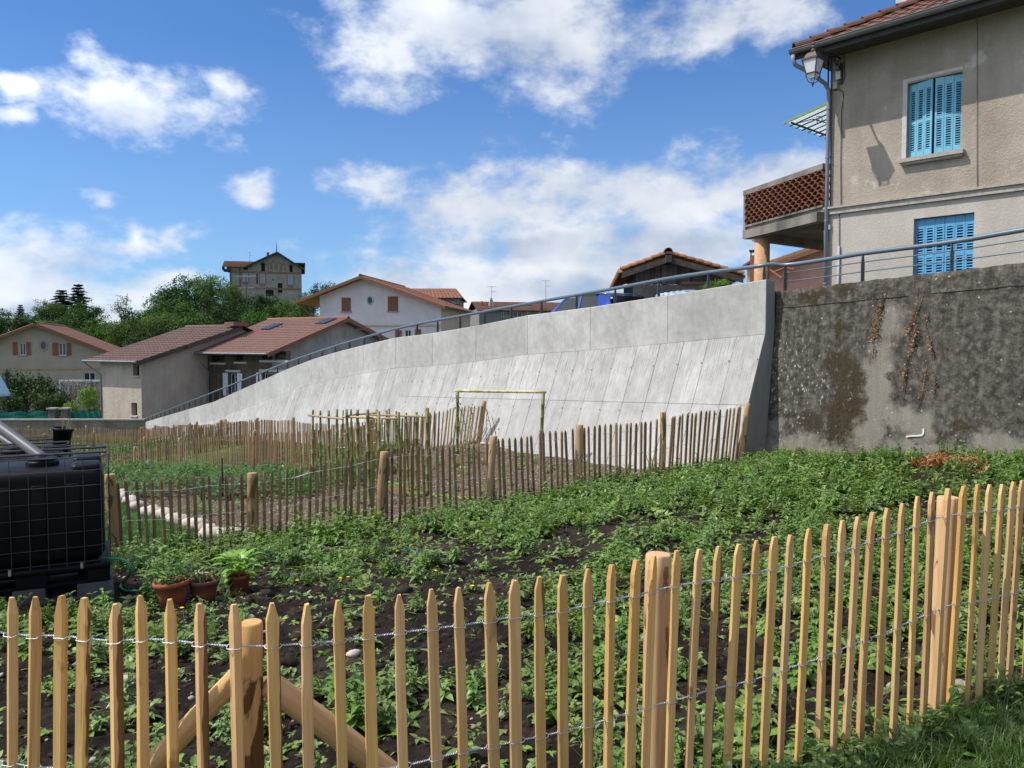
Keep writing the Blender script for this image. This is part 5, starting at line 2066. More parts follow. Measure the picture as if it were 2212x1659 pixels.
# ------------------------------------------------------------------ other buildings
def window_in(F, parent, h, glass=True, frame=M['pvc_white'], depth=.14, bars=1, cross=0):
    """framed window set into opening h of facade F"""
    a, b, z0, z1 = h
    w = min(.07, (b - a) * .12)
    mb = MB()
    F.box(mb, a, a + w, z0, z1, -depth - .05, -depth)
    F.box(mb, b - w, b, z0, z1, -depth - .05, -depth)
    F.box(mb, a + w, b - w, z1 - w, z1, -depth - .05, -depth)
    F.box(mb, a + w, b - w, z0, z0 + w, -depth - .05, -depth)
    for i in range(bars):
        c = a + (b - a) * (i + 1) / (bars + 1)
        F.box(mb, c - w * .5, c + w * .5, z0 + w, z1 - w, -depth - .05, -depth)
    fr = mb.build('window', frame, parent)
    mb = MB()
    F.box(mb, a + w * .8, b - w * .8, z0 + w * .8, z1 - w * .8, -depth - .035, -depth - .02)
    mb.build('pane', M['glass'], fr)
    return fr


def sill_on(F, parent, h, ext=.08, out=.10, mat=M['sill'], th=.08):
    F.box(MB(), h[0] - ext, h[1] + ext, h[2] - th, h[2] - .003, -.1, out).build('window_sill', mat, parent)


def board_shutter(F, parent, a, b, z0, z1, mat, out=.015, th=.035):
    n = max(2, int((b - a) / .13))
    mb = MB()
    w = (b - a) / n
    for i in range(n):
        F.box(mb, a + i * w + .004, a + (i + 1) * w - .004, z0, z1, out, out + th * (.85 + .15 * (i % 2)))
    for f in (.15, .85):
        F.box(mb, a + .01, b - .01, z0 + (z1 - z0) * f - .04, z0 + (z1 - z0) * f + .04, out + th + .001, out + th + .02)
    o = mb.build('shutter', mat, parent)
    return o


def unit(x, y):
    return Vector((x, y)).normalized()


def build_house_a():
    """gable house far left"""
    Y = 80.0
    D = unit(math.cos(R(19.1)), math.sin(R(19.1)))
    n = Vector((D.y, -D.x))
    pk = at(78, 697, Y)
    F = Facade((pk.x, pk.y), D, n)
    t = thing('gable_house', 'beige gable house with brown shutters at the far left edge', 'house', v3(F.P, -7.2))
    slope = .43
    WL, WR = 7.6, 6.6
    z_pk = pk.z - .25
    zt = (lambda q: z_pk - abs(q) * slope, [0.0])
    hs = []
    for x0, y0, x1, y1 in ((42, 741, 56, 767), (126.5, 741, 143, 768), (181, 805, 206, 826)):
        p, q = F.px(x0, y0), F.px(x1, y1)
        hs.append((p[0], q[0], q[1], p[1]))
    F.wall(MB(), -WL, WR, -7.5, zt, hs, .25).build('wall', M['st_a'], t, fix=False)
    dp = 15.0
    mb = MB()
    for q in (-WL, WR):
        mb.quad(F.pt(q, -7.5), F.pt(q, -7.5, -dp), F.pt(q, zt[0](q), -dp), F.pt(q, zt[0](q)))
    mb.quad(F.pt(-WL, -7.5, -dp), F.pt(WR, -7.5, -dp), F.pt(WR, zt[0](WR), -dp), F.pt(-WL, zt[0](-WL), -dp))
    mb.build('side_wall', M['st_a'], t)
    for h in hs:
        window_in(F, t, h, bars=1)
        sill_on(F, t, h)
        MB().quad(F.pt(h[0], h[2], -.24), F.pt(h[1], h[2], -.24), F.pt(h[1], h[3], -.24), F.pt(h[0], h[3], -.24)).build('dark_room', M['dark_room'], t)
    for (x0, x1, y0, y1) in ((27, 38.5, 739, 767), (56.5, 67, 739, 767), (113, 126, 740, 768), (143.5, 154, 740.5, 768)):
        p, q = F.px(x0, y0), F.px(x1, y1)
        board_shutter(F, t, p[0], q[0], q[1], p[1], M['orange_shutter'])
    # oval ventilation hole and floor band
    c = F.px(94, 746)
    mb = MB()
    mb.slab([F.pt(c[0] + .23 * math.cos(k), c[1] + .40 * math.sin(k), .002) for k in np.linspace(0, 2 * math.pi, 17)[:-1]], v3(n, 0) * .02)
    mb.build('oval_window', M['glass'], t)
    mb = MB()
    pts = [(.30 * math.cos(k), .48 * math.sin(k)) for k in np.linspace(0, 2 * math.pi, 17)]
    mb.tube([F.pt(c[0] + x, c[1] + z, .02) for x, z in pts], .07, 5, False)
    mb.build('oval_window_surround', M['sill'], t)
    p = F.px(100, 797)
    F.box(MB(), -WL, WR, p[1] - .08, p[1] + .08, -.01, .05).build('string_course', simple('ochre_band', [(0.36, 0.25, 0.13), (0.42, 0.30, 0.16)], 4), t)
    # roof with overhang
    ov = .7
    zr = z_pk + .22
    mb = MB()
    e = WR + .6
    tile_roof(mb, F.pt(e, zr - e * slope, ov), F.pt(e, zr - e * slope, -dp), F.pt(0, zr, -dp), F.pt(0, zr, ov), 44, 20, .03, .03, 3, .05)
    e = -WL - .6
    tile_roof(mb, F.pt(e, zr + e * slope, ov), F.pt(e, zr + e * slope, -dp), F.pt(0, zr, -dp), F.pt(0, zr, ov), 44, 20, .03, .03, 3, .05)
    o = mb.build('roof', M['roof_a'], t, fix=False)
    mb = MB()
    for e in (WR + .6, -WL - .6):
        verge(mb, F.pt(0, zr - .04, ov + .02), F.pt(e, zr - .04 - abs(e) * slope, ov + .02), .05, .28, v3(n, 0))
        mb.quad(F.pt(0, zr - .12, ov), F.pt(e, zr - .12 - abs(e) * slope, ov), F.pt(e, zr - .12 - abs(e) * slope, 0), F.pt(0, zr - .12, 0))
    mb.build('verge_board', M['brown_shutter'], o)
    mb = MB()
    half_round(mb, F.pt(0, zr - .02, ov), F.pt(0, zr - .02, -dp), .16, 6)
    mb.build('ridge_tiles', M['roof_a'], o)
    # roof window low on the near slope, and a vent tile
    def on_roof(x, y):
        # right-hand slope: z = zr - q*slope ; ray - plane
        r_ = ray(x, y)
        # point = k*r ; q = ((k r.xy - P).D) ; z = k r.z
        k = (zr + slope * F.P.dot(F.D)) / (r_.z + slope * (r_.x * F.D.x + r_.y * F.D.y))
        return r_ * k
    ps = [on_roof(*p_) for p_ in ((250, 738), (268, 738.5), (279, 746.5), (258, 745.5))]
    MB().slab([p_ + ZUP * .10 for p_ in ps], ZUP * .08).build('roof_window', M['solar'], o)


build_house_a()

# two low buildings behind the foot of the ramp
BC = Vector((-28.4, 62.0))
D_E1 = unit(-.866, .5)         # eave wall of the first, going left and away
D_G = unit(.5, .866)           # gable walls, going right and away
N_E = Vector((-.5, -.866))
N_G = Vector((.866, -.5))


def build_low_left():
    t = thing('low_house', 'beige low building with a worn brown tiled roof at the foot of the ramp', 'house', v3(BC, -6.2))
    FE = Facade(BC, D_E1, N_E)
    FG = Facade(BC, D_G, N_G)
    slope, Lg, Le = .285, 9.4, 5.1
    zc = zat(779, 62.0)
    hs = []
    for x0, y0, x1, y1 in ((287.5, 784.5, 300.5, 811.5), (284, 870.5, 296, 897.5)):
        p, q = FE.px(x1, y0), FE.px(x0, y1)
        hs.append((p[0], q[0], q[1], p[1]))
    FE.wall(MB(), 0, Le, -6.6, zc + .02, hs, .4).build('eave_wall', M['st_b1'], t, fix=False)
    FG.wall(MB(), 0, Lg * 2, -6.6, (lambda q: zc + (q if q < Lg else 2 * Lg - q) * slope, [Lg]), [], .3).build('gable_wall', M['st_b1'], t, fix=False)
    mb = MB()
    p, q = FE.pt(Le, -6.6), FE.pt(Le, -6.6) + v3(D_G, 0) * Lg * 2
    mb.quad(p, q, Vector((q.x, q.y, zc)), Vector((p.x, p.y, zc)))
    mb.build('side_wall', M['st_b1'], t)
    for h in hs:
        FE.box(MB(), h[0], h[1], h[2], h[3], -.45, -.39).build('window', M['dark_room'], t)
        sill_on(FE, t, h, .08, .14, M['reveal'], .10)
    # roof: near slope rises along D_G
    ov, og = .75, .55
    P = lambda e, g, z: FE.pt(e, z) + v3(D_G, 0) * g
    zr = zc + Lg * slope + .20
    z0 = zc - ov * slope + .20
    mb = MB()
    tile_roof(mb, P(Le + .9, -ov, z0), P(-og, -ov, z0), P(-og, Lg, zr), P(Le + 1.6, Lg, zr), 15, 17, .035, .06, 3, .05)
    tile_roof(mb, P(Le + .9, 2 * Lg + ov, z0), P(-og, 2 * Lg + ov, z0), P(-og, Lg, zr), P(Le + 1.6, Lg, zr), 15, 14, .035, .05, 3, .05)
    o = mb.build('roof', M['roof_b1'], t, fix=False)
    mb = MB()
    verge(mb, P(-og, -ov, z0 - .02), P(-og, Lg, zr - .02), .06, .36, -v3(D_E1, 0))
    mb.build('verge_board', M['beam'], o)
    mb = MB()
    mb.quad(P(-og, -ov, z0 - .10), P(-og, Lg, zr - .10), P(0, Lg, zr - .10), P(0, -ov, z0 - .10))
    mb.quad(P(Le + .9, -ov, z0 - .10), P(-og, -ov, z0 - .10), P(-og, 0, zc + .08), P(Le + .9, 0, zc + .08))
    mb.build('soffit', M['beam'], o)
    for g in (1.2, 3.6, 6.0, 8.4):
        MB().box(P(-.3, g, zc + g * slope - .05), (.62, .16, .2), (v3(D_E1, 0), v3(D_G, 0), ZUP)).build('purlin_end', M['beam'], t)
    mb = MB()
    mb.tube([P(Le + 1.0, -ov - .08, z0 - .04), P(-og - .05, -ov - .08, z0 - .06)], .085, 8)
    mb.tube([P(Le + .8, -ov - .08, z0 - .1), P(Le + .7, -ov + .1, z0 - .35), P(Le - .1, .06 - .1, z0 - 1.15), P(Le - .1, -.08, -6.4)], .055, 8)
    mb.build('gutter', M['zinc'], t)
    mb = MB()
    half_round(mb, P(-og, Lg, zr - .03), P(Le + 1.6, Lg, zr - .03), .15, 6)
    mb.build('ridge_tiles', M['roof_b1'], o)
    # small tiled stack and an aerial on the ridge end
    c = P(-.2, Lg - .3, zr + .12)
    MB().box(c, (1.1, 1.6, .34), (v3(D_E1, 0), v3(D_G, 0), ZUP)).build('ridge_stack', M['roof_c'], o)


def build_low_right():
    Q = BC + D_G * 6.2
    De = unit(.866, -.5)
    FE = Facade(Q, De, N_E)
    Le = 7.5
    G0 = Q + De * Le
    FG = Facade(G0, D_G, N_G)
    t = thing('stone_outbuilding', 'rubble-walled outbuilding with rose tiled roof behind the ramp wall', 'house', v3(Q, -6.0))
    ze = zat(757, 63.7)
    slope, Lg = .325, 7.9
    hs = []
    for x0, y0, x1, y1 in ((459, 767, 483, 782), (511, 761, 528, 780), (566, 757, 618, 777), (495, 807, 513, 850), (568, 806, 610, 836)):
        p, q = FE.px(x0, y0), FE.px(x1, y1)
        hs.append((p[0], q[0], q[1], min(p[1], ze - .05)))
    FE.wall(MB(), 0, Le, -6.2, ze, hs, .5).build('rubble_wall', M['st_rubble'], t, fix=False)
    FG.wall(MB(), 0, Lg * 2, -6.2, (lambda q: ze + (q if q < Lg else 2 * Lg - q) * slope, [Lg]), [], .3).build('gable_wall', M['st_b2'], t, fix=False)
    for i, h in enumerate(hs):
        MB().quad(FE.pt(h[0], h[2], -.49), FE.pt(h[1], h[2], -.49), FE.pt(h[1], h[3], -.49), FE.pt(h[0], h[3], -.49)).build('dark_room', M['dark_room'], t)
        if i < 3:
            window_in(FE, t, h, bars=1, depth=.3, frame=M['old_wood'])
            FE.box(MB(), h[0] - .25, h[1] + .3, h[2] - .22, h[2] - .06, -.02, .10).build('window_sill', M['reveal'], t)
        else:
            window_in(FE, t, h, bars=1, depth=.2, frame=M['white_paint'])
            w = (h[1] - h[0])
            board_shutter(FE, t, h[0] - .72, h[0] - .12, h[2] - .2, h[3] + .05, M['white_paint'])
            board_shutter(FE, t, h[1] + .02, h[1] + .62, h[2] - .2, h[3] + .05, M['white_paint'])
            FE.box(MB(), h[0] - .4, h[1] + .4, h[3] + .12, h[3] + .3, -.02, .06).build('lintel', M['reveal'], t)
    ov, og = 1.25, .8
    P = lambda e, g, z: FE.pt(e, z) + v3(D_G, 0) * g
    zr = ze + Lg * slope + .22
    z0 = ze - ov * slope + .22
    mb = MB()
    tile_roof(mb, P(-1.3, -ov, z0), P(Le + og, -ov, z0), P(Le + og, Lg, zr), P(-1.3, Lg, zr), 34, 20, .035, .04, 3, .05)
    tile_roof(mb, P(-1.3, 2 * Lg + ov, z0), P(Le + og, 2 * Lg + ov, z0), P(Le + og, Lg, zr), P(-1.3, Lg, zr), 34, 16, .035, .04, 3, .05)
    o = mb.build('roof', M['roof_b2'], t, fix=False)
    for s in (0, 1):
        mb = MB()
        q = lambda g: (g if not s else 2 * Lg - g)
        verge(mb, P(Le + og, q(-ov), z0 + .03), P(Le + og, q(Lg), zr + .03), .10, .34, v3(De, 0))
        mb.build('verge_tiles', M['roof_c'], o)
    mb = MB()
    mb.quad(P(-1.3, -ov, z0 - .1), P(Le + og, -ov, z0 - .1), P(Le + og, 0, ze + .1), P(-1.3, 0, ze + .1))
    mb.quad(P(Le + og, -ov, z0 - .1), P(Le + og, Lg, zr - .1), P(Le, Lg, zr - .1), P(Le, -ov, z0 - .1))
    mb.quad(P(Le + og, 2 * Lg + ov, z0 - .1), P(Le + og, Lg, zr - .1), P(Le, Lg, zr - .1), P(Le, 2 * Lg + ov, z0 - .1))
    mb.build('soffit', M['st_b2'], o)
    mb = MB()
    mb.tube([P(-1.3, -ov - .08, z0 - .05), P(Le + og, -ov - .08, z0 - .07)], .085, 8)
    mb.tube([P(-.2, -ov - .08, z0 - .1), P(-.15, -ov + .1, z0 - .35), P(.15, -.1, z0 - 1.5), P(.15, -.1, -6)], .05, 8)
    mb.build('gutter', M['zinc'], t)
    mb = MB()
    half_round(mb, P(-1.3, Lg, zr - .02), P(Le + og + .1, Lg, zr - .02), .17, 6)
    mb.build('ridge_tiles', M['roof_c'], o)
    for e0, e1, g0, g1 in ((1.3, 2.3, 4.6, 6.2), (6.3, 7.4, 6.0, 7.5)):
        ps = [P(e0, g0, z0 + (g0 + ov) * slope), P(e1, g0, z0 + (g0 + ov) * slope), P(e1, g1, z0 + (g1 + ov) * slope), P(e0, g1, z0 + (g1 + ov) * slope)]
        MB().slab([p + ZUP * .07 for p in ps], ZUP * .07).build('roof_window', M['solar'], o)
    for g in (1.2, 3.4, 5.6, 7.8, 10.0):
        zz = ze + (g if g < Lg else 2 * Lg - g) * slope
        MB().tube([P(Le - .1, g, zz - .02), P(Le + og - .1, g, zz - .02)], .10, 8).build('purlin_end', M['reveal'], t)


build_low_left()
build_low_right()

# television aerial standing on the roofs between them
def build_aerial(name, label, p, h, yagi=True):
    t = thing(name, label, 'aerial', p)
    p = Vector(p)
    MB().tube([p - ZUP * .4, p + ZUP * h], .03, 5).build('mast', M['iron'], t)
    mb = MB()
    if yagi:
        for zf, L in ((.98, 1.5), (.72, 1.1)):
            c = p + ZUP * h * zf
            mb.tube([c - Vector((L * .6, 0, -.1)), c + Vector((L * .6, 0, .12))], .02, 4)
            for i in range(7):
                q = c + Vector((L * (-.55 + i * .18), 0, -.1 + i * .03))
                mb.tube([q - Vector((.1, .5, 0)), q + Vector((.1, .5, 0))], .012, 4)
        mb.build('antenna_rods', M['zinc'], t)
    else:
        c = p + ZUP * h
        mb.tube([c - Vector((.7, 0, 0)), c + Vector((.7, 0, 0))], .03, 4)
        mb.tube([c - Vector((.0, 0, .8)), c + Vector((.7, 0, -.8))], .03, 4)
        mb.build('antenna_rods', M['zinc'], t)


build_aerial('roof_aerial', 'dark television aerial mast above the low roofs', at(533, 695, 70.5), 3.9)


def build_house_c():
    Y = 85.0
    D = unit(math.cos(R(8.6)), -math.sin(R(8.6)))
    n = Vector((D.y, -D.x))
    pk = at(785.5, 599, Y)
    F = Facade((pk.x, pk.y), D, n)
    t = thing('white_house', 'white gable house with brown shutters and round window behind the ramp', 'house', v3(F.P, -5.0))
    wl, wr = F.px(691, 700)[0], F.px(953, 690)[0]
    z_pk = pk.z - .15
    slR = (pk.z - F.px(966, 664)[1]) / F.px(966, 664)[0]
    slL = (pk.z - F.px(643, 655)[1]) / -F.px(643, 655)[0]
    zt = (lambda q: z_pk - (q * slR if q > 0 else -q * slL), [0.0])
    hs = []
    for x0, y0, x1, y1 in ((874.5, 713, 888, 735), (795, 713, 805, 735)):
        p, q = F.px(x0, y0), F.px(x1, y1)
        hs.append((p[0], q[0], q[1], p[1]))
    zb = F.px(800, 703)[1]
    F.wall(MB(), wl, wr, -5.2, zt, hs, .25).build('wall', M['st_c'], t, fix=False)
    dp = 15.0
    mb = MB()
    for q in (wl, wr):
        mb.quad(F.pt(q, -5.2), F.pt(q, -5.2, -dp), F.pt(q, zt[0](q), -dp), F.pt(q, zt[0](q)))
    mb.quad(F.pt(wl, -5.2, -dp), F.pt(wr, -5.2, -dp), F.pt(wr, zt[0](wr), -dp), F.pt(wl, zt[0](wl), -dp))
    mb.build('side_wall', M['st_c_side'], t)
    F.box(MB(), wl, wr, zb - .10, zb + .08, -.01, .10).build('string_course', M['st_c_side'], t)
    for h in hs:
        window_in(F, t, h)
        MB().quad(F.pt(h[0], h[2], -.24), F.pt(h[1], h[2], -.24), F.pt(h[1], h[3], -.24), F.pt(h[0], h[3], -.24)).build('dark_room', M['dark_room'], t)
    for x0, y0, x1, y1 in ((738, 643, 758, 673), (837.5, 640.5, 860, 672)):
        p, q = F.px(x0, y0), F.px(x1, y1)
        m = (p[0] + q[0]) / 2
        board_shutter(F, t, p[0], m - .01, q[1], p[1], M['brown_shutter'])
        board_shutter(F, t, m + .01, q[0], q[1], p[1], M['brown_shutter'])
        sill_on(F, t, (p[0], q[0], q[1], p[1]), .10, .16)
    for x0, y0, x1, y1 in ((853.5, 713, 868, 727), (896.5, 711, 910, 721), (789, 711, 802, 722)):
        p, q = F.px(x0, y0), F.px(x1, y1)
        board_shutter(F, t, p[0], q[0], q[1] - .6, p[1], M['orange_shutter'])
    c = F.px(799.5, 649)
    MB().slab([F.pt(c[0] + .24 * math.cos(k), c[1] + .36 * math.sin(k), .002) for k in np.linspace(0, 2 * math.pi, 17)[:-1]], v3(n, 0) * .015).build('round_window', M['glass'], t)
    MB().tube([F.pt(c[0] + .33 * math.cos(k), c[1] + .42 * math.sin(k), .02) for k in np.linspace(0, 2 * math.pi, 21)], .08, 5, False).build('round_window_surround', M['reveal'], t)
    ov = 1.0
    zr = pk.z + .10
    eR, eL = F.px(967, 664)[0], F.px(641, 656)[0]
    mb = MB()
    tile_roof(mb, F.pt(eR, zr - eR * slR, ov), F.pt(eR, zr - eR * slR, -dp - 1), F.pt(0, zr, -dp - 1), F.pt(0, zr, ov), 44, 22, .035, .04, 3, .05)
    tile_roof(mb, F.pt(eL, zr + eL * slL, ov), F.pt(eL, zr + eL * slL, -dp - 1), F.pt(0, zr, -dp - 1), F.pt(0, zr, ov), 44, 18, .035, .04, 3, .05)
    o = mb.build('roof', M['roof_c'], t, fix=False)
    mb = MB()
    verge(mb, F.pt(0, zr, ov + .03), F.pt(eR, zr - eR * slR, ov + .03), .06, .30, v3(n, 0))
    verge(mb, F.pt(0, zr, ov + .03), F.pt(eL, zr + eL * slL, ov + .03), .06, .30, v3(n, 0))
    mb.build('verge_board', M['brown_shutter'], o)
    mb = MB()
    for e, s in ((eR, slR), (eL, slL)):
        mb.quad(F.pt(0, zr - .16, ov), F.pt(e, zr - .16 - abs(e) * s, ov), F.pt(e, zr - .16 - abs(e) * s, -dp), F.pt(0, zr - .16, -dp))
    mb.build('soffit', M['soffit'], o)
    mb = MB()
    half_round(mb, F.pt(0, zr - .02, ov + .1), F.pt(0, zr - .02, -dp), .18, 6)
    mb.build('ridge_tiles', M['roof_c'], o)
    mb = MB()
    q0, z0 = wl, F.px(691, 668)[1]
    mb.tube([F.pt(wl, z0 - 1.6, ov * .2), F.pt(eL + .5, zr + eL * slL - .3, ov * .2)], .09, 6)
    mb.tube([F.pt(wl, z0 + .3, ov * .2), F.pt(eL + .4, zr + eL * slL - .25, ov * .2)], .09, 6)
    mb.build('eave_bracket', M['brown_shutter'], t)
    mb = MB()
    mb.tube([F.pt(eR + .1, zr - eR * slR - .1, ov), F.pt(eR + .1, zr - eR * slR - .1, -dp)], .09, 6)
    mb.build('gutter', M['iron'], t)

    def on_roof(x, y):
        r_ = ray(x, y)
        k = (zr + slR * F.P.dot(F.D)) / (r_.z + slR * (r_.x * F.D.x + r_.y * F.D.y))
        return r_ * k
    ps = [on_roof(*p_) for p_ in ((953, 643.5), (976, 646), (996, 659), (980, 657))]
    MB().slab([p_ + ZUP * .08 for p_ in ps], ZUP * .08).build('roof_window', M['solar'], o)


build_house_c()


def build_house_behind_c():
    a, b = at(905, 625, 112), at(968, 622, 112)
    c = at(978, 641, 110)
    t = thing('tiled_house', 'small brown tiled roof showing just behind the white house', 'house', (a.x, 112, -5))
    w = c.x - a.x + 6
    x0 = a.x - 5
    zr, zeav = b.z, c.z - .3
    F = Facade((x0, 108.0), (1, 0), (0, -1))
    F.wall(MB(), 0, w, -5, zeav, [], .2).build('wall', M['st_d'], t, fix=False)
    mb = MB()
    mb.quad(F.pt(w, -5), F.pt(w, -5, -10), F.pt(w, zeav, -10), F.pt(w, zeav))
    mb.build('side_wall', M['st_d'], t)
    mb = MB()
    tile_roof(mb, F.pt(-.5, zeav, .5), F.pt(w + .5, zeav, .5), F.pt(w - .8, zr, -5), F.pt(-.5, zr, -5), 24, 10, .03, .04, 3)
    tile_roof(mb, F.pt(-.5, zeav, -10.5), F.pt(w + .5, zeav, -10.5), F.pt(w - .8, zr, -5), F.pt(-.5, zr, -5), 24, 10, .03, .04, 3)
    mb.add([F.pt(w + .5, zeav, .5), F.pt(w + .5, zeav, -10.5), F.pt(w - .8, zr, -5)], [(0, 1, 2)])
    mb.build('roof', M['roof_c'], t, fix=False)


build_house_behind_c()


def build_long_block():
    Y = 125.0
    p0 = at(1035, 660, Y)
    F = Facade((p0.x, Y), unit(.98, .2), unit(.2, -.98))
    t = thing('long_building', 'long grey block with white-framed windows and brown roof glimpsed under the handrail', 'building', v3(F.P, -4.5))
    zeav = F.px(1120, 671)[1]
    zr = F.px(1130, 656)[1] + .5
    L = F.px(1300, 680)[0]
    hs = []
    for x0, y0, x1, y1 in ((1083, 674, 1094, 685), (1108, 673, 1128, 685), (1136, 674, 1144, 684), (1160, 675, 1172, 686)):
        p, q = F.px(x0, y0), F.px(x1, y1)
        hs.append((p[0], q[0], q[1], p[1]))
    F.wall(MB(), 0, L, -4.5, zeav + .3, hs, .2).build('wall', M['st_d'], t, fix=False)
    for h in hs:
        window_in(F, t, h, bars=1, depth=.1)
    mb = MB()
    for q in (0, L):
        mb.quad(F.pt(q, -4.5), F.pt(q, -4.5, -10), F.pt(q, zeav + .3, -10), F.pt(q, zeav + .3))
    mb.quad(F.pt(0, -4.5, -10), F.pt(L, -4.5, -10), F.pt(L, zeav + .3, -10), F.pt(0, zeav + .3, -10))
    mb.build('side_wall', M['st_d'], t)
    mb = MB()
    tile_roof(mb, F.pt(-.5, zeav, .7), F.pt(L + .5, zeav, .7), F.pt(L + .5, zr, -4.5), F.pt(-.5, zr, -4.5), 80, 8, .03, .04, 3)
    tile_roof(mb, F.pt(-.5, zeav, -9.7), F.pt(L + .5, zeav, -9.7), F.pt(L + .5, zr, -4.5), F.pt(-.5, zr, -4.5), 80, 8, .03, .04, 3)
    o = mb.build('roof', M['roof_old'], t, fix=False)
    for x, yt, yb, w, r_ in ((1046, 649, 668, .45, .16), (1056, 652, 668, .42, .15), (1147, 652, 664, .3, .12), (1153, 652, 664, .3, .12)):
        a, b = F.px(x, yb), F.px(x, yt)
        mb = MB()
        mb.box(F.pt(a[0], (a[1] + b[1] * .6 + a[1] * .4) / 2 - .3, -2.2), (w, w, (b[1] - a[1]) * .6 + .6))
        mb.tube([F.pt(a[0], a[1], -2.2), F.pt(a[0], b[1], -2.2)], r_, 8)
        mb.build('chimney', M['brick'], o)
    a = F.px(1065, 668)
    mb = MB()
    mb.slab([F.pt(a[0] - .5, a[1], -1.6), F.pt(a[0] + .6, a[1], -1.6), F.pt(a[0] + .2, a[1] + 1.7, -1.6), F.pt(a[0] - .1, a[1] + 1.9, -1.6)], v3(F.n, 0) * -.4)
    mb.build('stone_finial', M['reveal'], o)


build_long_block()
build_aerial('roof_aerial', 'thin aerial mast over the long brown roof, nearer the white house', at(1062, 664, 126), 3.2, False)
build_aerial('pole', 'thin pale mast standing up behind the handrail left of the blue car', at(1179, 668, 126), 4.4, False)


def build_castle():
    P = at(498, 600, 200.0)
    F = Facade((P.x, P.y), unit(.966, .259), unit(.259, -.966))
    Z = lambda x, y: (470.1 + .125 * x, 525.4 + .125 * y)
    px = lambda x, y: F.px(*Z(x, y))
    L = px(1452, 600)[0]
    t = thing('hilltop_house', 'tall old stone house with arched gable windows on the wooded hilltop', 'house', v3(F.P, 8.0))
    zb = 6.0
    zeav = px(225, 400)[1]
    gl, gr, gp = px(495, 392), px(1490, 452), px(1030, 160)
    zfun = lambda q: zeav if q < gl[0] else (gl[1] + (gp[1] - gl[1]) * (q - gl[0]) / (gp[0] - gl[0]) if q < gp[0] else gp[1] + (gr[1] - gp[1]) * (q - gp[0]) / (gr[0] - gp[0])) - .3
    # openings: (x0, y0, x1, y1, kind)
    ops = [(432, 512, 528, 668, 'blue'), (735, 542, 820, 695, 'blue'), (1212, 570, 1306, 718, 'blue'), (938, 600, 976, 664, 'small'),
           (1040, 690, 1120, 858, 'dark'), (752, 375, 820, 495, 'dark'), (1240, 405, 1298, 498, 'dark'), (450, 405, 522, 462, 'dark'),
           (668, 528, 694, 700, 'dark'), (1190, 806, 1308, 880, 'pale'), (830, 806, 968, 912, 'dark'), (1040, 320, 1041, 321, None)]
    hs, kinds = [], []
    for x0, y0, x1, y1, k in ops:
        if k is None:
            continue
        p, q = px(x0, y0), px(x1, y1)
        hs.append((p[0], q[0], q[1], p[1]))
        kinds.append(k)
    F.wall(MB(), 0, L, zb, (zfun, [gl[0] + .01, gp[0]]), hs, .3).build('wall', M['st_castle'], t, fix=False)
    dp = 14.0
    mb = MB()
    for q in (0, L):
        mb.quad(F.pt(q, zb), F.pt(q, zb, -dp), F.pt(q, zfun(q), -dp), F.pt(q, zfun(q)))
    mb.quad(F.pt(0, zb, -dp), F.pt(L, zb, -dp), F.pt(L, zfun(L), -dp), F.pt(0, zfun(0), -dp))
    mb.build('side_wall', M['st_castle'], t)
    pale_sh = simple('faded_blue_shutter', [(0.25, 0.31, 0.37), (0.31, 0.37, 0.43)], 5)
    for h, k in zip(hs, kinds):
        if k == 'blue':
            m = (h[0] + h[1]) / 2
            board_shutter(F, t, h[0], m - .02, h[2], h[3], pale_sh, -.05, .05)
            board_shutter(F, t, m + .02, h[1], h[2], h[3], pale_sh, -.05, .05)
            mb = MB()
            for i in range(5):
                zz = h[2] + (h[3] - h[2]) * i / 4
                for q in (h[0] - .32, h[1] + .02):
                    F.box(mb, q, q + .30, zz - .16, zz + .16, -.01, .05)
            F.box(mb, h[0], h[1], h[2] - .75, h[2] - .02, -.01, .05)
            mb.build('brick_surround', M['brick_trim'], t)
        elif k == 'small':
            window_in(F, t, h, bars=0, depth=.1)
        elif k == 'pale':
            F.box(MB(), h[0], h[1], h[2], h[3], -.3, -.1).build('blind_panel', M['sill'], t)
        else:
            F.box(MB(), h[0], h[1], h[2], h[3], -.35, -.24).build('window', M['dark_room'], t)
        if k == 'dark' and h[3] - h[2] > .9 and h[2] > px(1000, 520)[1]:
            c = (h[0] + h[1]) / 2
            r_ = (h[1] - h[0]) / 2
            mb = MB()
            mb.slab([F.pt(c + r_ * math.cos(a), h[3] + r_ * math.sin(a), -.005) for a in np.linspace(0, math.pi, 9)], v3(F.n, 0) * .02)
            mb.build('arched_window_head', M['dark_room'], t)
            MB().tube([F.pt(c + (r_ + .14) * math.cos(a), h[3] + (r_ + .14) * math.sin(a), .02) for a in np.linspace(0, math.pi, 9)], .14, 4).build('brick_arch', M['brick_trim'], t)
    # four blind arches under the gable
    for xa, xb, yt, yb in ((872, 912, 345, 455), (938, 992, 325, 470), (1025, 1082, 330, 480), (1112, 1162, 355, 470)):
        p, q = px(xa, yb), px(xb, yt)
        c, r_ = (p[0] + q[0]) / 2, (q[0] - p[0]) / 2
        MB().tube([F.pt(p[0], p[1], .01), F.pt(p[0], q[1] - r_, .01)] + [F.pt(c - r_ * math.cos(a), q[1] - r_ + r_ * math.sin(a), .01) for a in np.linspace(0, math.pi, 8)]
                  + [F.pt(q[0], p[1], .01)], .11, 4).build('blind_arch', M['brick_trim'], t)
    b0, b1 = px(225, 490), px(225, 780)
    F.box(MB(), 0, L, b0[1] - .22, b0[1] + .22, -.01, .12).build('string_course', M['brick_trim'], t)
    F.box(MB(), 0, L, px(1300, 790)[1] - .2, px(1300, 790)[1] + .2, -.01, .10).build('string_course', M['brick_trim'], t)
    # roofs
    ov = 1.1
    zr = px(100, 262)[1]
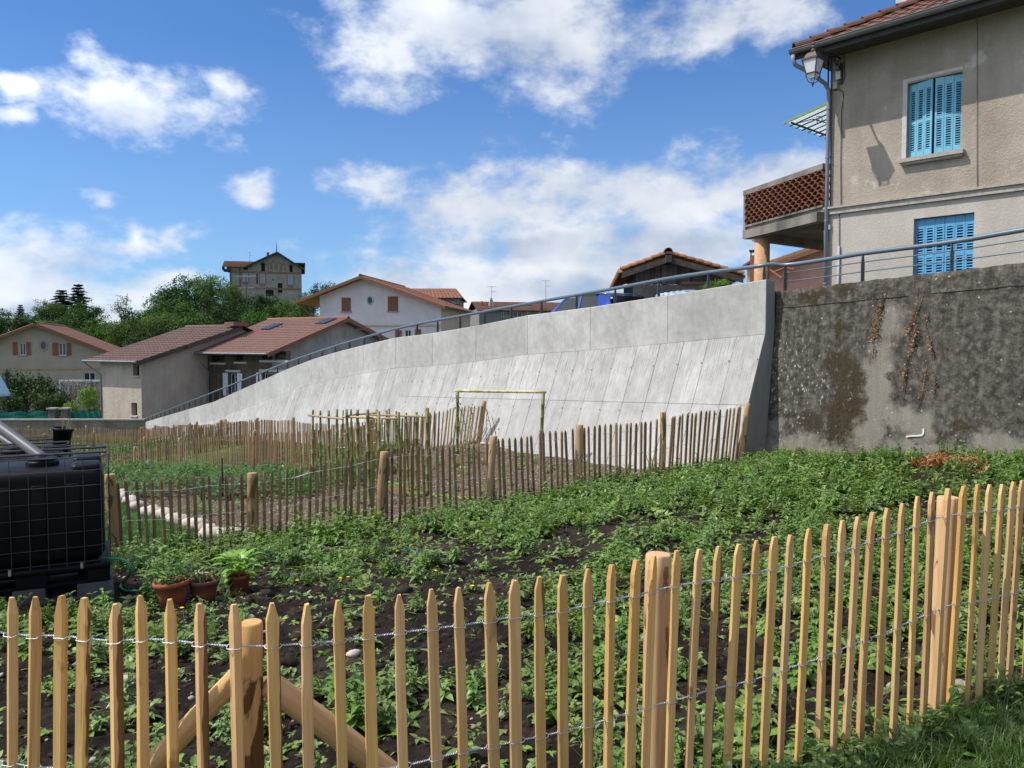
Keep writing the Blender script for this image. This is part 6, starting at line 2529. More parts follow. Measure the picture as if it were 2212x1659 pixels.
    xl = px(92, 380)[0]
    mb = MB()
    tile_roof(mb, F.pt(xl, zeav - .2, ov), F.pt(gl[0] + .6, zeav - .2, ov), F.pt(gp[0], zr, -6), F.pt(xl, zr, -6), 36, 10, .04, .05, 3)
    tile_roof(mb, F.pt(xl, zeav - .2, -dp - 1), F.pt(L + 1, zeav - .2, -dp - 1), F.pt(L + 1, zr, -6), F.pt(xl, zr, -6), 40, 10, .04, .05, 3)
    o = mb.build('roof', M['roof_old'], t, fix=False)
    mb = MB()
    for e in ((gl[0] - .3, gl[1] - .15), (px(1505, 455)[0], px(1505, 455)[1])):
        tile_roof(mb, F.pt(e[0], e[1], ov), F.pt(e[0], e[1], -dp), F.pt(gp[0], gp[1] + .1, -dp), F.pt(gp[0], gp[1] + .1, ov), 24, 12, .04, .05, 3)
    mb.build('gable_roof', M['roof_old'], t, fix=False)
    gm = simple('green_grey_bargeboard', [(0.03, 0.052, 0.045), (0.042, 0.07, 0.06)], 3)
    for e in ((gl[0] - .3, gl[1] - .15), (px(1505, 455)[0], px(1505, 455)[1])):
        mb = MB()
        verge(mb, F.pt(gp[0], gp[1] + .12, ov + .02), F.pt(e[0], e[1] + .02, ov + .02), .1, .42, v3(F.n, 0))
        mb.build('bargeboard', gm, t)
    mb = MB()
    mb.slab([F.pt(xl - .05, zeav - .2, ov), F.pt(xl - .05, zr + .05, -6), F.pt(xl - .05, zeav - .9, -6), F.pt(xl - .05, zeav - .9, ov)], v3(F.D, 0) * -.1)
    F.box(mb, xl, 0, zeav - .9, zeav - .7, -6, ov)
    mb.build('eave_end', gm, t)
    c = px(867, 225)
    F.box(MB(), c[0] - .32, c[0] + .32, c[1] - 1.5, px(867, 140)[1], -2.6, -2.0).build('chimney', M['brick_trim'], o)
    q = px(1020, 150)
    MB().tube([F.pt(q[0], q[1], .5), F.pt(q[0], q[1] + 1.3, .5), F.pt(q[0], q[1] + 2.5, .5)], [.12, .08, .02], 6).build('finial', M['iron'], o)
    MB().tube([F.pt(-.05, px(225, 640)[1] - 4, .15), F.pt(-.05, zeav - 1.2, .15), F.pt(-.5, zeav - .3, .6)], .14, 6).build('downpipe', M['dark_green'], t)
    a = px(385, 420)
    MB().tube([F.pt(a[0], zb, .12), F.pt(a[0], zeav - .2, .12)], .10, 6).build('downpipe', M['dark_green'], t)
    return F, px


CASTLE = build_castle()
_a = CASTLE[1](537, 285)
build_aerial('roof_aerial', 'thin aerial on the low wing of the hilltop house', CASTLE[0].pt(_a[0], _a[1], -5), 2.4, False)


def build_shed():
    """wooden gable shed above the road"""
    Y = 24.0
    D = unit(math.cos(R(4.8)), -math.sin(R(4.8)))
    n = Vector((D.y, -D.x))
    pk = at(1440, 553, Y)
    F = Facade((pk.x, pk.y), D, n)
    t = thing('wooden_shed', 'old dark board-gabled shed with clay canal tiles beyond the road', 'shed', v3(F.P, -.4))
    eL, eR = F.px(1342, 588), F.px(1599, 598)
    sL, sR = (pk.z - eL[1]) / -eL[0], (pk.z - eR[1]) / eR[0]
    wl, wr = eL[0] + .42, eR[0] - .45
    zfun = lambda q: pk.z - .16 - (q * sR if q > 0 else -q * sL)
    zlow = F.px(1440, 614)[1]
    x = wl
    i = 0
    rr = random.Random(2)
    while x < wr - .05:
        w = rr.uniform(.16, .27)
        b = min(x + w, wr)
        o = rr.uniform(0, .03)
        pts = [(x + .004, zlow - rr.uniform(0, .03)), (b - .004, zlow - rr.uniform(0, .03))]
        mid = [(0, zfun(0))] if x < 0 < b else []
        poly = [pts[0], pts[1], (b - .004, zfun(b))] + mid + [(x + .004, zfun(x))]
        MB().slab([F.pt(p, z, o) for p, z in poly], v3(n, 0) * -.03).build('board', M['old_wood'], t)
        x = b
    dp = 6.6
    mb = MB()
    mb.add([F.pt(wl, zlow, -.07), F.pt(wr, zlow, -.07), F.pt(wr, zfun(wr), -.07), F.pt(0, zfun(0), -.07), F.pt(wl, zfun(wl), -.07)], [(0, 1, 2, 3, 4)])
    for q in (wl, wr):
        mb.quad(F.pt(q, -.5), F.pt(q, -.5, -dp), F.pt(q, zfun(q), -dp), F.pt(q, zfun(q), -.07))
    mb.build('inner_wall', M['dark_room'], t)
    F.box(MB(), wl - .05, wr + .1, -.6, zlow - .02, -.25, .05).build('stone_base', M['st_rock'], t)
    F.box(MB(), F.px(1470, 612)[0], wr + .2, zlow - .02, zlow + .06, -.05, .14).build('rail_beam', M['plank'], t)
    mb = MB()
    F.box(mb, -.14, .14, zlow, zfun(0) - .1, .02, .08)
    mb.build('king_post', M['old_wood'], t)
    ov = .45
    for e, s in ((eL, sL), (eR, sR)):
        mb = MB()
        verge(mb, F.pt(0, pk.z - .06, ov - .05), F.pt(e[0], e[1] - .04, ov - .05), .07, .17, v3(n, 0))
        mb.build('rafter', M['beam'], t)
    MB().box(F.pt(0, pk.z - .14, .1), (.16, 1.1, .2), F.ax()).build('ridge_beam', M['beam'], t)
    # field of tiles (corrugated) and, one by one, the tiles of the front edge
    mb = MB()
    tile_roof(mb, F.pt(eL[0] - .1, eL[1] - .03, ov - .2), F.pt(eL[0] - .1, eL[1] - .03, -dp), F.pt(0, pk.z + .02, -dp), F.pt(0, pk.z + .02, ov - .2), 30, 6, .045, .03, 4)
    tile_roof(mb, F.pt(eR[0] + .1, eR[1] - .03, ov - .2), F.pt(eR[0] + .1, eR[1] - .03, -dp), F.pt(0, pk.z + .02, -dp), F.pt(0, pk.z + .02, ov - .2), 30, 8, .045, .03, 4)
    roof = mb.build('roof', M['clay_tile'], t, fix=False)
    tm = MB()
    half_round(tm, (0, 0, 0), (0, 0, .44), .095, 8, .018, Vector((0, -1, 0)), .82)
    tme = tm.mesh('tile', M['clay_tile'])

    def row(e, cnt, outo):
        d = (F.pt(0, pk.z, 0) - F.pt(e[0], e[1], 0))
        st = d / cnt
        Q = d.normalized().to_track_quat('Z', 'Y').to_matrix()
        if (Q @ Vector((0, -1, 0))).z < 0:
            Q = Q @ Matrix.Rotation(math.pi, 3, 'Z')
        for i in range(cnt):
            p = F.pt(e[0], e[1], outo) + st * (i - .12) + ZUP * .05
            k = st.length / .40
            piece('tile', tme, roof, p, Q @ Matrix.Rotation(R(-4 + rr.uniform(-1.5, 1.5)), 3, 'X') @ Matrix.Rotation(R(rr.uniform(-4, 4)), 3, 'Z'), (1, 1, k * 1.02))
    row(eL, 6, ov - .06)
    row(eR, 9, ov - .06)
    row(eL, 6, ov - .27)
    row(eR, 9, ov - .27)
    # eave tiles along the left edge, seen from below
    d = v3(n, 0)
    up = Vector((F.D.x * sL, F.D.y * sL, 0))
    slope_d = (F.pt(0, pk.z, 0) - F.pt(eL[0], eL[1], 0)).normalized()
    Q = slope_d.to_track_quat('Z', 'Y').to_matrix()
    if (Q @ Vector((0, -1, 0))).z < 0:
        Q = Q @ Matrix.Rotation(math.pi, 3, 'Z')
    for i in range(28):
        p = F.pt(eL[0] - .06, eL[1] - .02, ov - .45 - .22 * i) + ZUP * .03
        piece('tile', tme, roof, p, Q @ Matrix.Rotation(R(rr.uniform(-4, 4)), 3, 'Z'))
    tm = MB()
    half_round(tm, (0, 0, 0), (0, 0, .5), .13, 8, .02, Vector((0, -1, 0)), .9)
    rme = tm.mesh('ridge_tile', M['roof_old'])
    Q = (v3(-n, 0)).to_track_quat('Z', 'Y').to_matrix()
    if (Q @ Vector((0, -1, 0))).z < 0:
        Q = Q @ Matrix.Rotation(math.pi, 3, 'Z')
    for i in range(14):
        piece('ridge_tile', rme, roof, F.pt(0, pk.z + .06, ov + .05 - .46 * i), Q)


build_shed()


def build_pink_house():
    Y = 42.0
    t0 = at(1662, 600, Y)
    F = Facade((t0.x, Y), unit(.94, -.34), unit(-.34, -.94))
    t = thing('salmon_house', 'salmon rendered house with a red brick chimney behind the balcony column', 'house', v3(F.P, -.5))
    p0, p1 = F.px(1662, 566), F.px(1776, 527)
    L = p1[0] + 3
    sl = (p1[1] - p0[1]) / (p1[0] - p0[0])
    zf = lambda q: p0[1] + sl * q - .25
    F.wall(MB(), 0, L, -.6, (zf, []), [], .2).build('wall', M['st_pink'], t, fix=False)
    mb = MB()
    mb.quad(F.pt(0, -.6), F.pt(0, -.6, -8), F.pt(0, zf(0), -8), F.pt(0, zf(0)))
    mb.build('side_wall', M['st_pink'], t)
    mb = MB()
    a, b = F.pt(-.7, zf(-.7) + .1, .6), F.pt(L, zf(L) + .1, .6)
    mb.slab([a, b, b - v3(F.n, 0) * 9, a - v3(F.n, 0) * 9], ZUP * .16)
    mb.build('roof', M['clay_tile'], t)
    mb = MB()
    verge(mb, a, b, .06, .22, v3(F.n, 0))
    mb.build('verge_board', M['brown_shutter'], t)
    c0, c1 = F.px(1618, 552), F.px(1630, 552)
    w = c1[0] - c0[0]
    F.box(MB(), c0[0], c1[0] + .3, -.5, F.px(1620, 548)[1], -1.6, -.8).build('chimney', M['brick'], t)
    mb = MB()
    for q in (c0[0] + .03, c1[0] + .25):
        F.box(mb, q - .03, q + .03, F.px(1620, 548)[1], F.px(1620, 539)[1], -1.2, -1.15)
    F.box(mb, c0[0] - .05, c1[0] + .35, F.px(1620, 539)[1], F.px(1620, 537.5)[1] + .04, -1.6, -.8)
    mb.build('chimney_cowl', M['iron'], t)
    # little lean-to with tiled roof left of the chimney, pergola beams in front
    l0, l1 = F.px(1600, 572), F.px(1618, 566)
    F.box(MB(), l0[0] + .25, l1[0], -.5, l0[1] - .1, -1.5, -1.0).build('lean_to_wall', M['st_c_side'], t)
    mb = MB()
    mb.slab([F.pt(l0[0], l0[1] - .08, -.8), F.pt(l1[0], l1[1] + .05, -.8), F.pt(l1[0], l1[1] + .05, -1.8), F.pt(l0[0], l0[1] - .08, -1.8)], ZUP * .12)
    mb.build('lean_to_roof', M['roof_c'], t)
    for x0, y0, x1, y1 in ((1660, 582, 1690, 604), (1668, 575, 1716, 586), (1672, 590, 1716, 576), (1690, 600, 1716, 582)):
        p, q = F.px(x0, y0), F.px(x1, y1)
        MB().tube([F.pt(p[0], p[1], .6), F.pt(q[0], q[1], .9)], .06, 6).build('pergola_beam', M['orange_shutter'], t)


build_pink_house()


# ------------------------------------------------------------------ blue car going down the ramp
def build_car():
    fw = v3(DW, 0)                       # forward, down the ramp
    lf = v3(NW, 0)                       # its left side faces the wall
    a0 = 5.55
    s0 = 2.25
    rear = P0 + DW * a0 - NW * s0
    zr = zroad(a0 + 2) - .06
    t = thing('parked_car', 'blue hatchback on the ramp road, its roof showing over the parapet', 'car', v3(P0 + DW * (a0 + 2) - NW * s0, zr))
    L, W = 3.8, 1.64
    hgt = zat(633.5, rear.y + .4) - zr
    sc = hgt / 1.47
    A = (fw, lf, ZUP)

    def pt(x, y, z):       # x from the rear bumper, y to the left, z up
        return v3(rear, zr) + fw * x + lf * y + ZUP * (z * sc)
    # body as cross-sections along the length: (x, half width, z bottom, z waist)
    sec = [(0.0, .72, .40, .62), (.06, .78, .30, .92), (.35, .81, .25, .96), (1.2, .82, .22, .95), (2.2, .82, .22, .93), (2.75, .81, .22, .90),
           (3.3, .79, .25, .80), (3.65, .72, .30, .68), (3.8, .60, .38, .58)]
    vs, fs = [], []
    for x, w, zb, zw in sec:
        vs += [pt(x, -w * .92, zb), pt(x, -w, (zb + zw) / 2), pt(x, -w * .95, zw), pt(x, -w * .55, zw + .03), pt(x, w * .55, zw + .03), pt(x, w * .95, zw), pt(x, w, (zb + zw) / 2), pt(x, w * .92, zb)]
    n = 8
    for i in range(len(sec) - 1):
        for j in range(n):
            j2 = (j + 1) % n
            fs.append((i * n + j, i * n + j2, (i + 1) * n + j2, (i + 1) * n + j))
    fs += [tuple(range(n)), tuple((len(sec) - 1) * n + j for j in range(n))]
    body = MB().add(vs, fs).build('body', M['car_blue'], t)
    md = body.modifiers.new('round', 'SUBSURF')
    md.levels = md.render_levels = 2
    smooth_obj(body)
    # cabin: roof shell with pillars, windows as separate glass
    cab = [(.10, .70, .93), (.34, .60, 1.42), (.70, .585, 1.462), (1.5, .58, 1.47), (2.05, .57, 1.43), (2.95, .70, .92)]
    top = [(x, w, z) for x, w, z in cab]
    vs, fs = [], []
    for x, w, z in top:
        vs += [pt(x, -w, z), pt(x, -w * .6, z + .025), pt(x, w * .6, z + .025), pt(x, w, z)]
    for i in range(1, 4):
        for j in range(3):
            fs.append((i * 4 + j, i * 4 + j + 1, (i + 1) * 4 + j + 1, (i + 1) * 4 + j))
    o = MB().add(vs, fs).build('roof', M['car_blue'], t, fix=False)
    so = o.modifiers.new('thick', 'SOLIDIFY')
    so.thickness = .015
    so.offset = 1
    smooth_obj(o)
    g = .012
    # rear window and windscreen
    MB().slab([pt(.11, -.62, .99), pt(.11, .62, .99), pt(.335, .55, 1.405), pt(.335, -.55, 1.405)], fw * -.012).build('rear_window', M['car_glass'], t)
    MB().slab([pt(2.10, -.53, 1.41), pt(2.10, .53, 1.41), pt(2.93, .64, .94), pt(2.93, -.64, .94)], fw * .012 + ZUP * .01).build('windscreen', M['car_glass'], t)
    for s in (1, -1):
        y0, y1 = .745 * s, .585 * s
        for nm, quad in (('side_window', [(.62, y0, .96), (1.42, y0, .96), (1.42, y1, 1.42), (.80, y1, 1.40)]), ('side_window', [(1.50, y0, .96), (2.62, y0, .95), (2.06, y1, 1.40), (1.50, y1, 1.42)])):
            MB().slab([pt(*q) for q in quad], lf * (.01 * s)).build(nm, M['car_glass'], t)
        mb = MB()
        for quad in ([(.06, .79 * s, .93), (.60, .775 * s, .955), (.80, .60 * s, 1.43), (.40, .58 * s, 1.38)],
                     [(2.62, .77 * s, .95), (2.96, .74 * s, .92), (2.12, .57 * s, 1.43), (2.06, .59 * s, 1.42)],
                     [(1.42, .77 * s, .95), (1.50, .77 * s, .95), (1.50, .60 * s, 1.44), (1.42, .60 * s, 1.44)],
                     [(.60, .765 * s, .93), (2.96, .76 * s, .91), (2.96, .76 * s, .95), (.60, .765 * s, .97)]):
            mb.slab([pt(*q) for q in quad], lf * (-.03 * s))
        mb.build('pillars', M['car_blue'], t)
        mb = MB()
        mb.box(pt(2.42, .93 * s, 1.0), (.10, .18, .14), A)
        b = mb.build('mirror', M['car_blue'], t)
        bv = b.modifiers.new('bevel', 'BEVEL')
        bv.width = .03
        bv.segments = 2
        MB().box(pt(.05, .66 * s, .80), (.08, .16, .34), A).build('tail_lamp', M['lamp_red'], t)
        MB().box(pt(3.62, .58 * s, .64), (.16, .26, .14), A).build('headlight', M['lamp_clear'], t)
        for x in (.62, 3.05):
            w = thing_w(t, pt(x, .76 * s, .30), lf, fw)
    MB().box(pt(.02, 0, .50), (.12, 1.5, .20), A).build('rear_bumper', M['car_blue'], t)


def thing_w(t, c, ax, fw):
    mb = MB()
    mb.tube([c - ax * .09, c - ax * .085, c + ax * .085, c + ax * .09], [.25, .29, .29, .25], 20)
    o = mb.build('wheel', M['tyre'], t)
    MB().tube([c - ax * .095, c + ax * .095], .18, 14).build('rim', M['alloy'], o)
    return o


build_car()


def build_sheet():
    """pale plastic over a low stack, just showing above the parapet"""
    p0, p1 = at(1416, 634, 18.4), at(1478, 628, 17.6)
    t = thing('sheeted_stack', 'pale blue plastic sheeting over a low stack beyond the parapet', 'stack', (p0.x, 18.0, zroad(3)))
    d = Vector((p1.x - p0.x, p1.y - p0.y)).normalized()
    n = Vector((-d.y, d.x))
    L = (Vector((p1.x, p1.y)) - Vector((p0.x, p0.y))).length
    K = 16
    vs, fs = [], []
    for i in range(K + 1):
        q = Vector((p0.x, p0.y)) + d * (L * i / K)
        zt = p0.z + (p1.z - p0.z) * i / K + .02 * math.sin(i * 1.9) + .012 * math.sin(i * 4.1)
        for off, z in ((0, zroad(3)), (0.02 * math.sin(i * 2.7), zt - .05), (.06, zt), (.4, zt + .02 * math.sin(i * 3.3)), (.75, zt - .03), (.8, zroad(3))):
            vs.append(v3(q + n * off, z))
    m = 6
    for i in range(K):
        for j in range(m - 1):
            fs.append((i * m + j, (i + 1) * m + j, (i + 1) * m + j + 1, i * m + j + 1))
    fs += [tuple(range(m)), tuple(K * m + j for j in range(m))]
    MB().add(vs, fs).build('plastic_sheet', M['sheet'], t)


build_sheet()
# ------------------------------------------------------------------ plants
def leaf(mb, base, d, up, L, W, droop=.25, fold=.25):
    """one pointed leaf folded along its midrib"""
    d = d.normalized()
    s = d.cross(up)
    if s.length < 1e-4:
        s = d.cross(Vector((1, 0, 0)))
    s.normalize()
    u = s.cross(d).normalized()
    c = [base + d * (L * t) - u * (droop * L * t * t) for t in (0, .35, .7, 1)]
    w = (0, .5, .36, 0)
    vs = [c[0], c[1], c[2], c[3]]
    for i in (1, 2):
        vs.append(c[i] + s * (W * w[i]) + u * (fold * W * w[i]))
        vs.append(c[i] - s * (W * w[i]) + u * (fold * W * w[i]))
    return mb.add(vs, [(0, 1, 4), (0, 5, 1), (1, 2, 6, 4), (1, 5, 7, 2), (2, 3, 6), (2, 7, 3)])


def blade(mb, base, d, L, W, bend):
    s = Vector((-d.y, d.x, 0)).normalized()
    pts = []
    for t in (0, .4, .75, 1):
        pts.append(base + ZUP * (L * t * (1 - .35 * bend * t)) + Vector((d.x, d.y, 0)) * (L * bend * t * t))
    vs = []
    for p, k in zip(pts[:3], (1, .8, .45)):
        vs += [p - s * (W * k * .5), p + s * (W * k * .5)]
    vs.append(pts[3])
    return mb.add(vs, [(0, 1, 3, 2), (2, 3, 5, 4), (4, 5, 6)])


def rdir(r, el0=-.2, el1=.6):
    a = r.uniform(0, 2 * math.pi)
    e = r.uniform(el0, el1)
    return Vector((math.cos(a) * math.cos(e), math.sin(a) * math.cos(e), math.sin(e)))


def plant_nettle(seed, h=.22, pairs=6, L=.055, branches=2):
    r = random.Random(seed)
    mb = MB()
    for b in range(branches + 1):
        lean = Vector((r.uniform(-.4, .4), r.uniform(-.4, .4), 1)) if b else Vector((r.uniform(-.1, .1), r.uniform(-.1, .1), 1))
        hh = h * (r.uniform(.5, .85) if b else 1)
        tip = lean * hh
        mb.tube([Vector((0, 0, -.02)), tip * .5, tip], [.004, .003, .002], 4, False)
        a0 = r.uniform(0, 3)
        for k in range(pairs):
            t = (k + 1.0) / pairs
            for s in (0, math.pi):
                a = a0 + k * math.pi / 2 + s + r.uniform(-.3, .3)
                e = r.uniform(.0, .5)
                d = Vector((math.cos(a) * math.cos(e), math.sin(a) * math.cos(e), math.sin(e)))
                ll = L * (1.25 - .75 * t) * r.uniform(.8, 1.2)
                leaf(mb, tip * t, d, ZUP, ll, ll * .55, r.uniform(.2, .6), .3)
    return mb


def plant_rosette(seed, n=10, L=.09, W=.5):
    r = random.Random(seed)
    mb = MB()
    for i in range(n):
        a = 2 * math.pi * i / n * 1.618 * 1.0 + r.uniform(-.3, .3)
        e = r.uniform(.15, .95)
        d = Vector((math.cos(a) * math.cos(e), math.sin(a) * math.cos(e), math.sin(e)))
        ll = L * r.uniform(.6, 1.15)
        leaf(mb, Vector((0, 0, .005)), d, ZUP, ll, ll * W, r.uniform(.25, .7), .25)
    return mb


def plant_herb(seed, n=34, spread=.10, h=.11, L=.032):
    r = random.Random(seed)
    mb = MB()
    for i in range(6):
        a = r.uniform(0, 6.28)
        tip = Vector((math.cos(a) * spread * r.uniform(.3, 1), math.sin(a) * spread * r.uniform(.3, 1), h * r.uniform(.5, 1)))
        mb.tube([Vector((0, 0, -.01)), tip * .5 + ZUP * .01, tip], .002, 3, False)
        for k in range(n // 6):
            t = (k + 1.5) / (n // 6 + .5)
            leaf(mb, tip * min(t, 1), rdir(r, -.1, .8), ZUP, L * r.uniform(.7, 1.3), L * r.uniform(.4, .6), r.uniform(.1, .5), .2)
    return mb


def plant_grass(seed, n=18, L=.2):
    r = random.Random(seed)
    mb = MB()
    for i in range(n):
        a = r.uniform(0, 6.28)
        blade(mb, Vector((r.uniform(-.03, .03), r.uniform(-.03, .03), -.01)), Vector((math.cos(a), math.sin(a), 0)), L * r.uniform(.5, 1.2), .006 * r.uniform(.7, 1.3), r.uniform(.2, .9))
    return mb


def plant_crop(seed, h=.32, n=46):
    r = random.Random(seed)
    mb = MB()
    for i in range(7):
        a = r.uniform(0, 6.28)
        tip = Vector((math.cos(a) * .16 * r.uniform(.2, 1), math.sin(a) * .16 * r.uniform(.2, 1), h * r.uniform(.6, 1)))
        for k in range(n // 7):
            leaf(mb, tip * r.uniform(.35, 1), rdir(r, -.1, .6), ZUP, .085 * r.uniform(.6, 1.2), .05 * r.uniform(.7, 1.1), .4, .2)
    return mb


def rock(seed, sub=2, rough=.25):
    bm = bmesh.new()
    bmesh.ops.create_icosphere(bm, subdivisions=sub, radius=1.0)
    for v in bm.verts:
        k = 1 + rough * mnoise.fractal(v.co * 1.3 + Vector((seed, 0, 0)), .9, 2, 3)
        v.co *= k
        v.co.z *= .68
    me = bpy.data.meshes.new('rock')
    bm.to_mesh(me)
    bm.free()
    me.polygons.foreach_set('use_smooth', [True] * len(me.polygons))
    return me


def scatter(name, label, cat, me, pts, rot, scl, top=True):
    """one stuff object: copies of mesh `me` stood on the given points (geometry nodes)"""
    src = bpy.data.objects.new(name + '_source', me)      # never linked to the scene
    pm = bpy.data.meshes.new(name)
    pts = np.asarray(pts, np.float32)
    pm.vertices.add(len(pts))
    pm.vertices.foreach_set('co', pts.ravel())
    a = pm.attributes.new('rot', 'FLOAT_VECTOR', 'POINT')
    a.data.foreach_set('vector', np.asarray(rot, np.float32).ravel())
    a = pm.attributes.new('scl', 'FLOAT', 'POINT')
    a.data.foreach_set('value', np.asarray(scl, np.float32).ravel())
    pm.update()
    o = bpy.data.objects.new(name, pm)
    COL.objects.link(o)
    tag(o, label, cat, None, 'stuff')
    g = bpy.data.node_groups.new(name, 'GeometryNodeTree')
    g.interface.new_socket('Geometry', in_out='INPUT', socket_type='NodeSocketGeometry')
    g.interface.new_socket('Geometry', in_out='OUTPUT', socket_type='NodeSocketGeometry')
    nd = g.nodes.new
    gi, go, iop, oi = nd('NodeGroupInput'), nd('NodeGroupOutput'), nd('GeometryNodeInstanceOnPoints'), nd('GeometryNodeObjectInfo')
    ar, asc, e2r = nd('GeometryNodeInputNamedAttribute'), nd('GeometryNodeInputNamedAttribute'), nd('FunctionNodeEulerToRotation')
    oi.inputs['Object'].default_value = src
    oi.inputs['As Instance'].default_value = True
    ar.data_type = 'FLOAT_VECTOR'
    ar.inputs['Name'].default_value = 'rot'
    asc.data_type = 'FLOAT'
    asc.inputs['Name'].default_value = 'scl'
    L = g.links.new
    L(gi.outputs[0], iop.inputs['Points'])
    L(oi.outputs['Geometry'], iop.inputs['Instance'])
    L(next(s for s in ar.outputs if s.enabled and s.name == 'Attribute'), e2r.inputs[0])
    L(e2r.outputs[0], iop.inputs['Rotation'])
    L(next(s for s in asc.outputs if s.enabled and s.name == 'Attribute'), iop.inputs['Scale'])
    L(iop.outputs[0], go.inputs[0])
    md = o.modifiers.new('scatter', 'NODES')
    md.node_group = g
    return o


def pts_on(X, Y, r, dz=0.0, smin=.7, smax=1.3, tilt=.15):
    n = len(X)
    Z = H(X, Y) + dz
    rot = np.column_stack([r.normal(0, tilt, n), r.normal(0, tilt, n), r.uniform(0, 6.283, n)])
    return np.column_stack([X, Y, Z]), rot, r.uniform(smin, smax, n)


def in_poly(X, Y, poly):
    inside = np.zeros(len(X), bool)
    n = len(poly)
    j = n - 1
    for i in range(n):
        xi, yi = poly[i]
        xj, yj = poly[j]
        c = ((yi > Y) != (yj > Y)) & (X < (xj - xi) * (Y - yi) / (yj - yi + 1e-12) + xi)
        inside ^= c
        j = i
    return inside


def nz(X, Y, s, seed, o=3):
    return np.array([mnoise.fractal(Vector((x * s, y * s, seed)), .9, 2.0, o) for x, y in zip(X, Y)])


def grow_bed():
    r = np.random.default_rng(3)
    N0 = 42000
    X = r.uniform(-7.5, 9.5, N0)
    Y = r.uniform(2.0, 15.0, N0)
    so, ao = sside(X, Y)
    inb = (Y > fence_line_y(X) - .12) & (Y < f2_y(X) + .10) & (so < 0.12)
    tank = (X < -3.35) & (X > -5.0) & (Y > 6.8) & (Y < 8.3)
    X, Y = X[inb & ~tank], Y[inb & ~tank]
    # thick towards the wall on the right, thin and patchy on the dark compost at the left
    dens = .46 + .20 * sstep(-2.5, 3.0, X + (Y - 5) * .35) + .22 * sstep(7.5, 11.0, Y)
    dens = dens - .34 * np.exp(-(((Y - 8.2 - .25 * X) / 1.9) ** 2)) * (X < 3.5) * (X > -3.2)
    pat = nz(X, Y, .85, 4.2) + .7 * nz(X, Y, 2.6, 9.1, 2)
    # bare dark patches seen in the bed
    for bx, by, br in ((-1.0, 5.4, 1.3), (.6, 5.4, .8), (-.3, 7.4, .9), (-1.9, 8.2, .9), (2.0, 5.4, .5), (4.4, 8.1, .55), (4.9, 10.4, .6), (5.3, 9.3, .5), (1.2, 8.6, .5), (-3.0, 4.9, .9),
                       (-2.4, 3.4, .8), (-.5, 3.5, .6), (1.0, 4.3, .5)):
        dens = dens - .38 * np.exp(-((X - bx) ** 2 + (Y - by) ** 2) / br ** 2)
    lit_ = ground_hit(2032, 1010)
    dens = dens - 1.6 * np.exp(-((X - lit_.x) ** 2 + (Y - lit_.y) ** 2) / .45 ** 2)
    keep = r.uniform(0, 1, len(X)) < np.clip(dens * .60 + .72 * pat, .012, .9)
    X, Y = X[keep], Y[keep]
    nb = X.shape[0]
    kind = r.uniform(0, 1, nb)
    sel = nz(X, Y, .6, 21.0, 2)
    kinds = [('nettle_seedlings', 'small toothed weed seedlings covering the weed patch', 'weeds', plant_nettle(1, .20, 5, .075), 'weed2', kind < .24, .45, 1.15),
             ('broad_weeds', 'bright broad-leaved weeds covering the weed patch', 'weeds', plant_nettle(2, .13, 3, .085, 1), 'weed', (kind >= .24) & (kind < .46), .5, 1.15),
             ('rosette_weeds', 'low leaf rosettes scattered over the weed patch', 'weeds', plant_rosette(3), 'weed', (kind >= .46) & (kind < .62), .5, 1.15),
             ('creeping_herbs', 'creeping small-leaved herbs over the weed patch', 'weeds', plant_herb(4, 34, .10, .10, .040), 'weed', (kind >= .62) & (kind < .82), .7, 1.5),
             ('feathery_herbs', 'fine feathery seedlings over the weed patch', 'weeds', plant_herb(5, 54, .09, .12, .026), 'weed2', (kind >= .82) & (kind < .93), .7, 1.4),
             ('grass_tufts', 'thin grass tufts among the weeds of the patch', 'grass', plant_grass(6, 14, .17), 'grass', kind >= .93, .6, 1.2)]
    for nm, lab, cat, mb, mt, m_, s0, s1 in kinds:
        p, ro, sc = pts_on(X[m_], Y[m_], r, -.004, s0, s1, .18)
        sc = sc * (1.08 + .28 * sstep(6, 11, p[:, 1]))
        scatter(nm, lab, cat, mb.mesh(nm, M[mt]), p, ro, sc)
    n = 13000
    X = r.uniform(-6.5, 7.5, n); Y = 2.2 + 12 * r.uniform(0, 1, n) ** 1.35
    so, ao = sside(X, Y)
    pt_ = nz(X, Y, 1.9, 33.0, 2)
    m_ = (Y > fence_line_y(X) - .05) & (Y < f2_y(X)) & (so < -.1) & (r.uniform(-.7, .9, n) < pt_ + .25) & ~((X < -3.35) & (X > -5.0) & (Y > 6.8) & (Y < 8.3))
    p, ro, sc = pts_on(X[m_], Y[m_], r, .0, .5, 1.3, .25)
    scatter('tiny_seedlings', 'tiny weed seedlings sprinkled over the bare soil of the patch', 'weeds', plant_rosette(31, 6, .042, .55).mesh('tiny_seedlings', M['weed']), p, ro, sc)
    # grass thickening along the old wall and on the right, and taller weeds along the middle fence
    n = 2600
    X = r.uniform(3.2, 9.3, n); Y = r.uniform(5.0, 14.6, n)
    so, ao = sside(X, Y)
    m_ = (so < .08) & (so > -3.4) & (r.uniform(0, 1, n) < np.exp(so / 1.1) * .9 + .08)
    p, ro, sc = pts_on(X[m_], Y[m_], r, -.01, .6, 1.3)
    scatter('wallside_grass', 'fresh grass thickening towards the foot of the old wall', 'grass', plant_grass(9, 20, .18).mesh('wallside_grass', M['grass']), p, ro, sc)
    n = 105
    X = r.uniform(-4.6, -1.7, n)
    Y = f2_y(X) + r.normal(-.18, .22, n)
    p, ro, sc = pts_on(X, Y, r, -.01, .5, 1.5)
    scatter('tall_weeds', 'tall leafy weeds growing through the foot of the middle fence', 'weeds', plant_nettle(12, .26, 6, .075, 2).mesh('tall_weeds', M['weed']), p, ro, sc)
